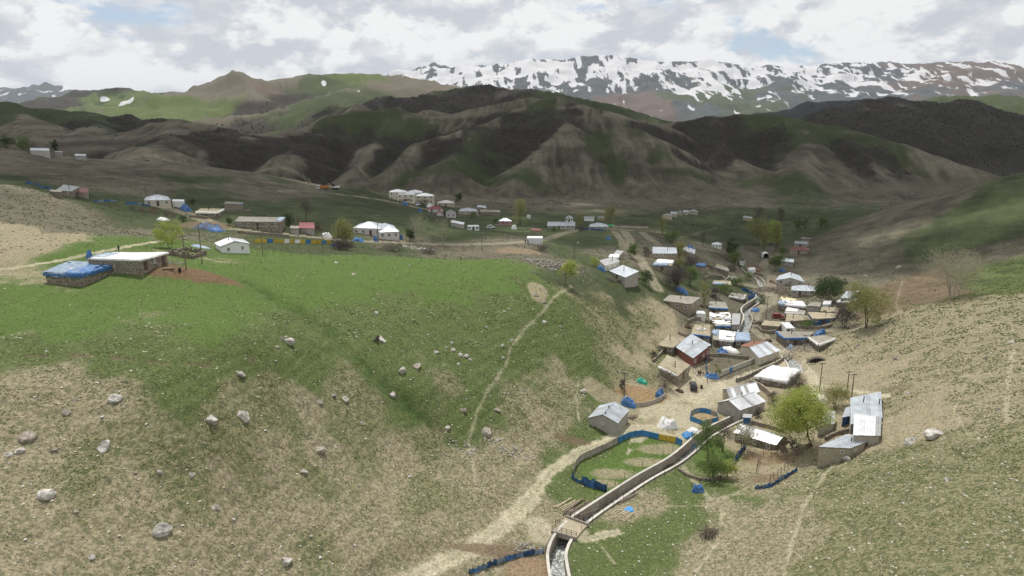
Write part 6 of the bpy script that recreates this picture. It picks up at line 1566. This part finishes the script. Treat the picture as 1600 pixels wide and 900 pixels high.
HP = [('white_tarp_heap','white sheet thrown over a heap on the village square',1043,668,28,2.0,m_tarpw),('blue_tarp_heap','blue tarpaulin heap at the corner of the small grey block house',982,634,22,1.7,m_tarpb),('blue_tarp_heap','blue tarpaulin heap at the right end of the straw yard',1031,620,16,1.8,m_tarpb),
 ('green_tarp_heap','turquoise green sheet at the back of the straw yard',1003,598,15,.9,m_tarpg),('white_tarp_heap','yellowish white sheeted hay heap behind the willow',1276,628,38,1.6,mat('tarp_yellowwhite',(.66,.64,.48),.7,0,.2,1.0,.5,3)),('dark_tarp_heap','dark covered heap with pale sheet beside the canal wall',1077,683,26,1.0,m_panelb),
 ('white_tarp_heap','pale sheet lying on the dark heap beside the canal wall',1084,675,20,.7,m_tarpw),('blue_tarp_heap','small blue sheet on a pole frame in the lower pasture',1090,768,17,1.3,m_tarpb),('blue_tarp_heap','light blue sheet spread on the log pile right of the canal',983,797,16,.5,mat('tarp_bright',(.08,.30,.66),.5,0,.25,1.4,.3,4)),
 ('white_tarp_heap','torn white sheeting between the corral and the blue roofs',1140,548,28,.9,m_tarpw),('blue_tarp_heap','deep blue sheet bundle behind the corral',1129,552,18,1.2,m_tarpb),('blue_tarp_heap','blue sheet in front of the corral corner',1112,590,20,.9,m_tarpb),
 ('blue_tarp_heap','bright blue sheet beside the canal and the track',1180,486,16,1.2,m_tarpb),('blue_tarp_heap','blue sheets behind the white rimmed stone shed',1281,523,18,1.4,m_tarpb),('blue_tarp_heap','blue sheet in front of the metal house with blue gable',1222,424,11,1.2,m_tarpb),
 ('blue_tarp_heap','blue sheeting above the big earth roofed house',1066,456,20,1.3,m_tarpb),('blue_tarp_heap','blue wreckage beside the tilted pale blue roof',1079,388,12,1.6,m_tarpb),('blue_tarp_heap','blue bundle on the bare slope below the junction house',951,374,9,1.4,m_tarpb),
 ('blue_tarp_heap','blue sheet at the left end of the slope-top houses',940,423,13,1.6,m_tarpb),('blue_tarp_heap','blue tarpaulin beside the white container on the left terrace',291,329,17,2.0,m_tarpb),('white_tarp_heap','white sheet on the dark field left of the flat stone house',255,344,17,.8,m_tarpw),
 ('blue_tarp_heap','pale blue sheet on the ground beside the white gabled house',313,386,25,.4,m_tarpbp),('white_tarp_heap','white tarpaulin heap right of the small red roofed shed',511,371,16,1.4,m_tarpw),('blue_tarp_heap','blue covered stack in front of the pale pink house',561,377,18,1.4,m_tarpb),
 ('blue_tarp_heap','second blue covered stack at the pale pink house porch',587,377,9,1.5,m_tarpb),('blue_tarp_heap','blue sheet at the right gable of the pale pink house',627,374,7,1.5,m_tarpb),('blue_tarp_heap','blue sheet on the slope below the terrace road',524,386,11,.9,m_tarpb),
 ('blue_tarp_heap','blue covered heap in front of the middle cream block',633,320,9,1.5,m_tarpb),('white_tarp_heap','white sheeted heap beside the rightmost cream block',672,324,11,2.2,m_tarpw),('blue_tarp_heap','blue bundles left of the red hipped roof',656,331,6,1.8,m_tarpb),
 ('dark_tarp_heap','dark heap with blue scraps in the hollow of the left terrace',328,357,48,1.6,mat('heap_dark',(.10,.11,.14),.9,0,.5,.8,.5,3,col2=(.06,.17,.40))),('blue_tarp_heap','blue sheet in the pen right of the dark heap',338,361,20,1.1,m_tarpb),('green_sheet','bright green sheet roof right of the junction house',956,353,13,.9,mat('sheet_green',(.06,.42,.16),.6,0,.1)),
 ('blue_tarp_heap','small blue sheet right of the dark cave mouth heap',1235,544,10,.9,m_tarpbp),('blue_tarp_heap','blue sheet over the small gate at the stable on the left',140,404,10,1.6,m_tarpb),('white_tarp_heap','white sheeted bundle behind the junction road',803,358,9,1.8,m_tarpw)]
for k, (nm, lab, u, v, w, hg, m_) in enumerate(HP): heap(nm, lab, u, v, w, hg, m_, 'sheet' if 'sheet' in nm else 'tarp heap', k)
heap('straw_heap', 'brown manure heap beside the bare yard in the far village', 1178, 424, 16, .8, mat('manure', (.13,.075,.045), .95, 0, .3, 1.0, .5, 6), 'manure heap', 99, folds=.05)
def log_pile(label, u, v, n, length, ang, m, spread, seed, levels=1, r=.11, name='log_pile', part='log', jit=.08):
    p = hit(u, v); t = thing(name, label, name.replace('_', ' '), p, R(ang)); rg = np.random.default_rng(seed)
    for k in range(n):
        lv = k % levels; y = (k // levels) * spread + lv * spread * .5; rr_ = r * rg.uniform(.75, 1.25)
        x0 = rg.normal() * .25; L = length * rg.uniform(.85, 1.1)
        a = np.array([x0 - L / 2, y - n / levels * spread / 2, rr_ + lv * r * 1.7]); b = a + (L, rg.normal() * jit * L, 0)
        gz = lambda q: H(p[0] + q[0] * math.cos(R(ang)) - q[1] * math.sin(R(ang)), p[1] + q[0] * math.sin(R(ang)) + q[1] * math.cos(R(ang))) - p[2]
        a[2] += max(gz(a), -.5); b[2] += max(gz(b), -.5)
        MB().tube(a, b, rr_, rr_ * .8, n=6).build(part, m, t)
m_dung = mat('dung_stack', (.12,.085,.055), .95, 0, .3, 1.2, .6, 6)
for lab, u, v, w, hg in (('brown dung stack beside the tan roof with the ring', 1075,512,12,1.2), ('brown dung stack near the small red car', 1222,500,9,1.0), ('dung heap behind the yellow walled house', 1200,534,12,1.0), ('dung stack by the grey gabled house', 1206,441,9,1.2), ('dung heap in the yard of the striped metal roof', 1028,402,10,1.3),
    ('dung stack between the blue plastic hut and the tan hut', 1110,419,9,1.2), ('dung heap below the far white container', 1172,430,8,1.0), ('dung stack beside the big earth roofed house', 1098,480,10,1.2), ('dung heap in front of the cream house on the left terrace', 240,330,12,1.2), ('dung stack behind the small red roofed shed', 498,358,10,1.4), ('brown heap on the square beside the dark van', 1062,612,12,.7), ('brown heap in the yard behind the willow', 1226,668,14,.8)):
    heap('dung_heap', lab, u, v, w, hg, m_dung, 'dung heap', int(u), folds=.06)
for lab, u, v, n_, L, an in (('firewood stack below the slope-top houses', 985,436,8,3.2,15), ('firewood stack at the back of the red walled house', 1068,524,8,3.0,-20), ('firewood stack near the long hipped house', 1226,458,8,3.4,5), ('firewood stack by the far carport', 1206,412,8,3.4,30), ('firewood stack along the junction house yard', 962,361,8,4.0,0), ('firewood stack beside the small grey block house', 988,652,9,2.6,60)):
    log_pile(lab, u, v, n_, L, an, m_wood, .3, int(u), 2, name='firewood_stack')
def cave():
    p = hit(1276, 566); t = thing('cave_mouth', 'dark hollow dug into the foot of the bare right slope', 'hollow', p)
    mb = MB(); n = 14; w = px2m(24, p) / 2
    for k in range(n):
        a = math.pi * k / (n - 1); mb.v += [(math.cos(a) * w, -.3, math.sin(a) * 1.5 - .2), (math.cos(a) * w * 1.25, -.1, math.sin(a) * 2.0 - .2)]
    for k in range(n - 1): mb.f.append((2*k, 2*k+1, 2*k+3, 2*k+2))
    mb.build('rock_rim', m_boulderd, t); MB().add([(math.cos(math.pi * k / 12) * w * 1.02, .0, math.sin(math.pi * k / 12) * 1.55 - .2) for k in range(13)], [tuple(range(13))]).build('painted_shade', m_blackpl, t)  # flat black face paints in the shade of the hollow
cave()
log_pile('pale peeled logs lying on the grass left of the canal', 888, 789, 7, 5.0, 48, m_woodl, .42, 1)
log_pile('dark weathered logs stacked against the canal wall', 902, 796, 14, 6.5, 48, m_wood, .26, 2, 2)
log_pile('logs lying along the right bank of the canal', 978, 779, 10, 4.2, 42, m_wood, .22, 3, 2)
log_pile('pale poles laid out under the light blue sheet', 968, 803, 11, 3.6, 48, m_woodl, .36, 4, 1, .08)
def stick_pile():
    p = hit(1110, 835); t = thing('brushwood_pile', 'dark pile of brushwood sticks in the lower right pasture', 'brushwood', p, R(55)); rg = np.random.default_rng(9)
    for k in range(110):
        c = np.array([rg.normal() * .5, rg.normal() * .75, abs(rg.normal()) * .45]); a = rg.normal() * .3; L = rg.uniform(1.6, 3.4)
        d = np.array([math.cos(a), math.sin(a), rg.normal() * .12]) * L / 2
        MB().tube(c - d, c + d, .035, .02, n=4).build('stick', m_bark if k % 3 else m_wood, t)
stick_pile()

# ------------------------------------------------------------------ poles, vehicles, people
def pole(label, u, v, hpx, lamp=False, arms=1, group=None):
    p = hit(u, v); h = px2m(hpx, p); t = thing('utility_pole', label, 'pole', p, random.uniform(-.5, .5), group)
    MB().tube((0, 0, -.5), (0, 0, h), .15, .10, n=8).build('mast', m_wood, t)
    if lamp:
        MB().tube((0, 0, h - .1), (1.1, 0, h + .25), .05, n=6).build('lamp_arm', m_dark, t); MB().box(.9, 1.5, -.12, .12, h + .18, h + .32).build('lamp_head', m_metal_w, t)
    else:
        for k in range(arms):
            a = MB().box(-.9, .9, -.06, .06, h - .35 - k * .7, h - .22 - k * .7).build('crossarm', m_dark, t)
            for x in (-.8, -.3, .3, .8): MB().tube((x, 0, h - .22 - k * .7), (x, 0, h - .02 - k * .7), .045, .06, n=6).build('insulator', m_frame, a)
for lab, u, v, hp, lamp in (('power pole beside the track behind the willow',1280,614,45,False),('left of two slim poles near the large pale metal roof',1322,622,40,False),('right of two slim poles near the large pale metal roof',1330,624,38,False),('dark pole at the track above the plastic roofed houses',1197,498,34,False),
    ('lamp post beside the ruined stone hut',316,411,56,True),('dark pole standing in the dug soil mound',291,422,50,False),('pole in front of the pale pink house',591,379,42,False),('pole at the left end of the board fence',411,398,42,False),('pole below the board fence',505,395,28,False),
    ('pole behind the small red roofed shed',463,362,38,False),('pole on the road bank right of the bare poplars',753,392,28,False),('pole in front of the long hall',888,358,26,False),('lamp post on the rim above the rubble',897,404,24,True),('pole in the yard by the far canal',1185,418,22,False),('pole at the far carport',1201,410,20,False),
    ('pole at the corner of the red walled house',1107,566,26,False),('pole between the blue edged house and the rubble',1257,548,24,False),('pole behind the straw yard',975,624,44,False),('pole above the cream hip roofed house',228,308,16,False),('pole beside the forked track by the square mud hut',352,322,20,False)):
    pole(lab, u, v, hp, lamp)
def wheel(parent, x, y, z, r, w, ax='y'):
    d = (0, w / 2, 0) if ax == 'y' else (w / 2, 0, 0); c = np.array((x, y, z)); d = np.array(d)
    o = MB().tube(c - d, c + d, r, n=14).build('wheel', m_blackpl, parent)
    MB().tube(c - d * 1.06, c + d * 1.06, r * .55, n=10).build('rim', m_metal_d, o)
def extrude_profile(prof, y0, y1, taper=0.0):
    """side profile (x, z) swept across y"""
    k = len(prof); mb = MB(); mb.add([(x, y0, z) for x, z in prof] + [(x, y1, z) for x, z in prof], [(i, (i + 1) % k, k + (i + 1) % k, k + i) for i in range(k)] + [tuple(range(k - 1, -1, -1)), tuple(range(k, 2 * k))]); return mb
def car(label, u, v, rz, m, L=4.2, name='van', cat='van'):
    p = hit(u, v); t = thing(name, label, cat, p, rz); w = 1.7
    extrude_profile([(-L/2,.35),(L/2,.35),(L/2,.85),(L*.32,1.02),(-L*.48,1.02),(-L/2,.9)], -w/2, w/2).build('body', m, t)
    cab = MB(); lo = [(-L*.47,1.0),(L*.30,1.0)]; hi = [(-L*.42,1.72),(L*.14,1.72)]
    cab.add([(lo[0][0],-w/2+.04,1.0),(lo[1][0],-w/2+.04,1.0),(lo[1][0],w/2-.04,1.0),(lo[0][0],w/2-.04,1.0),(hi[0][0],-w/2+.2,1.72),(hi[1][0],-w/2+.2,1.72),(hi[1][0],w/2-.2,1.72),(hi[0][0],w/2-.2,1.72)], [(4,5,6,7),(0,1,5,4),(1,2,6,5),(2,3,7,6),(3,0,4,7)])
    cab.build('cabin', m, t)
    for s in (-1, 1):
        y = s * (w/2 - .055); yt = s * (w/2 - .17)
        MB().add([(-L*.43,y+s*.02,1.08),(L*.22,y+s*.02,1.08),(L*.12,yt+s*.02,1.62),(-L*.40,yt+s*.02,1.62)], [(0,1,2,3)] if s < 0 else [(3,2,1,0)]).build('side_window', m_glass, t)
        for x in (-L*.31, L*.31): wheel(t, x, s * (w/2 - .08), .32, .32, .2)
        MB().box(L/2-.02, L/2+.03, s*.6-.15, s*.6+.15, .65, .82).build('headlight', m_frame, t)
    MB().add([(L*.295,-w/2+.14,1.05),(L*.295,w/2-.14,1.05),(L*.155,w/2-.26,1.66),(L*.155,-w/2+.26,1.66)], [(0,1,2,3)]).build('windscreen', m_glass, t).location = (.02, 0, 0)
    MB().add([(-L*.478,-w/2+.14,1.08),(-L*.478,w/2-.14,1.08),(-L*.43,w/2-.26,1.64),(-L*.43,-w/2+.26,1.64)], [(3,2,1,0)]).build('rear_window', m_glass, t).location = (-.02, 0, 0)
    return t
m_carb = mat('paint_dark', (.035,.035,.04), .35, .2, .1, spec=.5); m_carw = mat('paint_white', (.72,.72,.72), .35, 0, .05, spec=.5); m_carr = mat('paint_red', (.28,.03,.03), .4, 0, .1, spec=.5)
m_oran = mat('paint_orange', (.42,.19,.04), .6, 0, .15)
car('dark van parked on the village square', 1083, 607, R(80), m_carb)
car('white van parked in front of the cream blocks', 653, 321, R(80), m_carw, 4.8)
car('white car on the green right of the white cabin', 767, 357, R(10), m_carw, 4.0, 'parked_car', 'car')
car('small red car beside the tan earth roofs', 1215, 497, R(5), m_carr, 3.8, 'parked_car', 'car')
def dump_truck():
    p = hit(504, 296.5); t = thing('dump_truck', 'dump truck with white cab and orange bed at the quarry', 'truck', p, R(180)); 
    MB().box(-3.4, 3.2, -.45, .45, .75, 1.05).build('chassis', m_dark, t)
    cb = extrude_profile([(1.5,.7),(3.5,.7),(3.5,1.6),(3.35,2.75),(1.5,2.85)], -1.2, 1.2).build('cab', m_carw, t)
    MB().box(3.44, 3.5, -1.0, 1.0, 1.65, 2.45).build('windscreen', m_glass, cb)
    for s in (-1, 1): MB().box(1.9, 3.1, s*1.2-.02, s*1.2+.02, 1.7, 2.45).build('side_window', m_glass, cb)
    bd = MB(); bd.add([(-3.6,-1.25,1.1),(1.3,-1.25,1.1),(1.3,1.25,1.1),(-3.6,1.25,1.1),(-3.8,-1.3,2.5),(1.35,-1.3,2.6),(1.35,1.3,2.6),(-3.8,1.3,2.5)], [(3,2,1,0),(0,1,5,4),(1,2,6,5),(2,3,7,6),(3,0,4,7)]); bd.build('dump_bed', m_oran, t)
    for x in (2.6, -1.6, -2.8):
        for s in (-1, 1): wheel(t, x, s * 1.05, .5, .5, .4)
def excavator():
    p = hit(524, 296); t = thing('excavator', 'tracked excavator with raised dark boom beside the truck', 'excavator', p, R(180))
    for s in (-1, 1):
        extrude_profile([(-2.0,.2),(-1.7,0),(1.7,0),(2.0,.2),(2.0,.7),(1.7,.9),(-1.7,.9),(-2.0,.7)], s*1.2-.28, s*1.2+.28).build('track', m_blackpl, t)
    MB().tube((0,0,.7),(0,0,1.1),.9,n=12).build('turntable', m_dark, t)
    extrude_profile([(-2.6,1.1),(1.4,1.1),(1.4,1.9),(-2.2,2.3),(-2.6,2.0)], -1.3, 1.3).build('upper_body', m_carw, t)
    cb = extrude_profile([(.0,1.95),(1.5,1.95),(1.35,3.3),(.1,3.35)], .2, 1.25).build('cab', m_dark, t); MB().box(.3, 1.2, 1.26, 1.28, 2.2, 3.1).build('side_window', m_glass, cb)
    def arm(nm, P, w, par=t):
        mb = MB()
        for (a, wa), (b, wb) in zip(P[:-1], P[1:]):
            a, b = np.array((a[0], -.3, a[1])), np.array((b[0], -.3, b[1])); mb.tube(a, b, wa, wb, n=6)
        return mb.build(nm, m_dark, par)
    arm('boom', [((1.2,1.8),.38),((3.0,5.2),.42),((5.6,6.6),.28)], 0); arm('stick', [((5.4,6.8),.30),((7.6,4.6),.22)], 0)
    arm('hydraulic_ram', [((1.5,1.9),.12),((3.4,4.6),.10)], 0)
    extrude_profile([(7.3,4.7),(7.9,4.7),(8.1,3.9),(7.5,3.4),(6.9,3.8)], -.8, .3).build('bucket', m_dark, t)
dump_truck(); excavator()
def person_mesh():
    """standing figure grown from a skeleton"""
    sk = bpy.data.meshes.new('person_skeleton')
    J = [(0,0,.95),(0,0,1.18),(0,0,1.40),(0,.01,1.52),(0,.02,1.60),(0,.02,1.72),(.19,0,1.40),(.25,.02,1.13),(.24,.10,.88),(-.19,0,1.40),(-.25,.0,1.13),(-.23,.08,.88),(.10,0,.90),(.11,.03,.50),(.11,-.01,.08),(.12,.16,.04),(-.10,0,.90),(-.12,.02,.50),(-.12,-.05,.08),(-.13,.12,.04)]
    E = [(0,1),(1,2),(2,3),(3,4),(4,5),(2,6),(6,7),(7,8),(2,9),(9,10),(10,11),(0,12),(12,13),(13,14),(14,15),(0,16),(16,17),(17,18),(18,19)]
    RD = [.15,.15,.16,.06,.10,.085,.075,.055,.04,.075,.055,.04,.10,.075,.05,.04,.10,.075,.05,.04]
    sk.from_pydata(J, E, []); o = bpy.data.objects.new('person_tmp', sk); COLL.objects.link(o)
    md = o.modifiers.new('skin', 'SKIN'); 
    for v, r in zip(sk.skin_vertices[0].data, RD): v.radius = (r, r * .8)
    sk.skin_vertices[0].data[0].use_root = True
    o.modifiers.new('sub', 'SUBSURF').levels = 1
    dg = bpy.context.evaluated_depsgraph_get(); me = bpy.data.meshes.new_from_object(o.evaluated_get(dg))
    bpy.data.objects.remove(o); bpy.data.meshes.remove(sk)
    return me
PM = person_mesh()
m_skin = mat('skin', (.42,.27,.19), .6, 0, .05)
for lab, u, v, rz, cl in (('person in dark clothes standing left of the box trailer', 821, 381, .3, m_blackpl), ('person in dark blue clothes beside the wheel of the box trailer', 825, 381.5, -.4, m_bluewall), ('person in dark clothes standing in the stony courtyard', 1091, 588, 2.6, m_blackpl), ('person in brown clothes right of the courtyard group', 1094, 588, 3.4, m_door), ('person in grey clothes walking near the corral corner', 1105, 598, 1.0, m_metal_d), ('person in black standing on the dirt road above the barn', 186, 394, 1.0, m_blackpl)):
    p = hit(u, v); t = thing('person', lab, 'person', p, rz); me = PM.copy(); me.materials.clear()
    for q in me.polygons: q.use_smooth = True
    zz = [ (v_.co.z) for v_ in me.vertices ]
    me.materials.append(cl); me.materials.append(m_skin); me.materials.append(m_dark)
    for q in me.polygons:
        z = q.center.z; q.material_index = 1 if (1.5 < z < 1.69 or (z < .93 and abs(q.center.x) > .2)) else (2 if z >= 1.69 or z < .8 else 0)
    put('body', me, None, t)
    MB().box(-.10, .10, -.09, .07, 1.66, 1.80).build('hair', m_blackpl, t)
def small_items():
    for lab, u, v in (('black barrel standing on the dug soil mound', 281, 425), ('blue barrel on the grass beside the left farmhouse', 61, 291), ('dark barrel by the porch of the flat earth roofed house', 1096, 607)):
        p = hit(u, v); t = thing('barrel', lab, 'barrel', p); m_ = m_tarpb if 'blue' in lab else m_blackpl
        b = MB(); 
        for z0, z1, r0, r1 in ((0,.25,.27,.30),(.25,.65,.30,.30),(.65,.9,.30,.27)): b.tube((0,0,z0),(0,0,z1),r0,r1,n=12,cap=(z0 in (0,)) or z1 == .9)
        b.build('drum', m_, t); MB().tube((0,0,.901),(0,0,.93),.28,n=12).build('lid', m_dark, t)
    p = hit(264, 421); t = thing('hand_cart', 'low wooden sledge on the dug soil mound', 'sledge', p, .25)
    for y in (-.45, .45): MB().add([(-1.2,y-.05,.15),(1.1,y-.05,.15),(1.4,y-.05,.45),(1.4,y+.05,.45),(1.1,y+.05,.15),(-1.2,y+.05,.15),(-1.2,y-.05,.28),(1.05,y-.05,.28),(1.05,y+.05,.28),(-1.2,y+.05,.28)], [(0,1,7,6),(5,9,8,4),(6,7,8,9),(1,2,3,4),(0,6,9,5)]).build('runner', m_wood, t)
    for k in range(6): piece('plank', m_wood, t, (-1.0 + k * .36, 0, .29), (.28, 1.2, .07))
    p = hit(826, 344); t = thing('water_tank', 'white water tank on legs behind the terrace road', 'water tank', p)
    MB().tube((0,0,1.2),(0,0,3.0),1.2,n=16).build('tank', m_white, t); MB().tube((0,0,3.002),(0,0,3.3),1.2,.2,n=16).build('lid', m_metal, t)
    for x, y in ((-.8,-.8),(.8,-.8),(.8,.8),(-.8,.8)): MB().tube((x,y,-.5),(x,y,1.2),.08).build('leg', m_dark, t)
small_items()

# ------------------------------------------------------------------ uncountable cover: tussocks, stones, scrub
def tufts():
    rg = np.random.default_rng(77); n = 600000
    lr = rg.uniform(math.log(52), math.log(420), n); az = rg.uniform(R(-40), R(40), n); r = np.exp(lr)
    # thin out near ones so the ground density stays even
    keep = rg.random(n) < np.clip((r / 150) ** 2, .12, 1); az, r = az[keep], r[keep]
    x, y = r * np.sin(az), r * np.cos(az)
    tf = grid_sample(TUFT, x, y); cl = fbm(x / 2.5, y / 2.5, 3, 888)
    k = (rg.random(len(x)) < tf * .85) & (cl > .46); x, y = x[k], y[k]; z = grid_sample(Z, x, y)
    m = len(x); s = rg.uniform(.07, .20, m) * np.clip(np.hypot(x, y) / 110, .8, 2.4); a = rg.uniform(0, 6.28, m)
    V = np.zeros((m, 6, 3)); 
    for j in range(3):
        aa = a + j * 2.09; V[:, 2 * j, 0] = x + np.cos(aa) * s; V[:, 2 * j, 1] = y + np.sin(aa) * s; V[:, 2 * j, 2] = z - .03
        V[:, 2 * j + 1, 0] = x + np.cos(aa + 1.0) * s * .55; V[:, 2 * j + 1, 1] = y + np.sin(aa + 1.0) * s * .55; V[:, 2 * j + 1, 2] = z + s * .42
    b = np.arange(m)[:, None] * 6; F = np.concatenate([b + np.array([0, 2, 1]), b + np.array([2, 4, 3]), b + np.array([4, 0, 5]), b + np.array([1, 3, 5])], 0)
    me = bpy.data.meshes.new('grass_tussocks'); me.from_pydata(V.reshape(-1, 3).tolist(), [], F.tolist())
    o = put('grass_tussocks', me, mat('tussock', (.175,.215,.080), .95, 0, .35, .25, col2=(.25,.275,.13), spec=.1)); o['kind'] = 'stuff'; o['label'] = 'low green grass tussocks dotted over the dry slopes'
def pebbles():
    rg = np.random.default_rng(78); n = 60000
    r = np.exp(rg.uniform(math.log(52), math.log(240), n)); az = rg.uniform(R(-40), R(40), n); keep = rg.random(n) < np.clip((r / 170) ** 2, .1, 1); r, az = r[keep], az[keep]
    x, y = r * np.sin(az), r * np.cos(az); tf = grid_sample(TUFT, x, y); k = rg.random(len(x)) < (tf * 1.0 + .008); x, y = x[k], y[k]; z = grid_sample(Z, x, y)
    m = len(x); s = .05 + .20 * rg.random(m) ** 5 + .04 * rg.random(m)
    O = np.array([(1,0,0),(-1,0,0),(0,1,0),(0,-1,0),(0,0,1),(0,0,-.3)], float)
    V = O[None] * s[:, None, None] * rg.uniform(.6, 1.2, (m, 6, 1)); V[:, :, 2] *= .5; V += np.stack([x, y, z + s * .1], 1)[:, None]
    f = np.array([(0,2,4),(2,1,4),(1,3,4),(3,0,4)]); F = (np.arange(m)[:, None, None] * 6 + f[None]).reshape(-1, 3)
    me = bpy.data.meshes.new('loose_stones'); me.from_pydata(V.reshape(-1, 3).tolist(), [], F.tolist())
    o = put('loose_stones', me, mat('pebble', (.56,.52,.45), .95, 0, .25, .5, col2=(.72,.68,.6), spec=.1)); o['kind'] = 'stuff'; o['label'] = 'pale loose stones strewn over the slopes'
def scrub():
    rg = np.random.default_rng(79); n = 90000
    r = np.exp(rg.uniform(math.log(470), math.log(2600), n)); az = rg.uniform(R(-41), R(41), n); x, y = r * np.sin(az), r * np.cos(az)
    sc = grid_sample(SCRUB, x, y); cl = fbm(x / 18, y / 18, 3, 99); k = (rg.random(n) < sc * 1.0 + .03) & (cl > .42); x, y, r = x[k], y[k], r[k]; z = grid_sample(Z, x, y)
    m = len(x); s = rg.uniform(.5, 1.5, m) * np.clip(r / 900, .7, 2.0)
    O = np.array([(1,0,0),(-.5,.87,0),(-.5,-.87,0),(.35,.6,.7),(-.7,0,.75),(.35,-.6,.65),(0,0,1.0)], float)
    a = rg.uniform(0, 6.28, m); ca, sa_ = np.cos(a)[:, None], np.sin(a)[:, None]; B = O[None] * rg.uniform(.6, 1.2, (m, 7, 1))
    V = np.stack([(B[..., 0] * ca - B[..., 1] * sa_) * s[:, None] + x[:, None], (B[..., 0] * sa_ + B[..., 1] * ca) * s[:, None] + y[:, None], B[..., 2] * s[:, None] * .9 + z[:, None] - .15], -1)
    f = np.array([(0,1,3),(1,2,4),(2,0,5),(1,4,3),(2,5,4),(0,3,5),(3,4,6),(4,5,6),(5,3,6)]); F = (np.arange(m)[:, None, None] * 7 + f[None]).reshape(-1, 3)
    me = bpy.data.meshes.new('hillside_scrub'); me.from_pydata(V.reshape(-1, 3).tolist(), [], F.tolist())
    o = put('hillside_scrub', me, mat('scrub_leaf', (.052,.046,.040), .95, 0, .3, .05, col2=(.07,.075,.045), spec=.1)); o['kind'] = 'stuff'; o['label'] = 'dark leafless scrub wood covering the far hills'
tufts(); pebbles(); scrub()
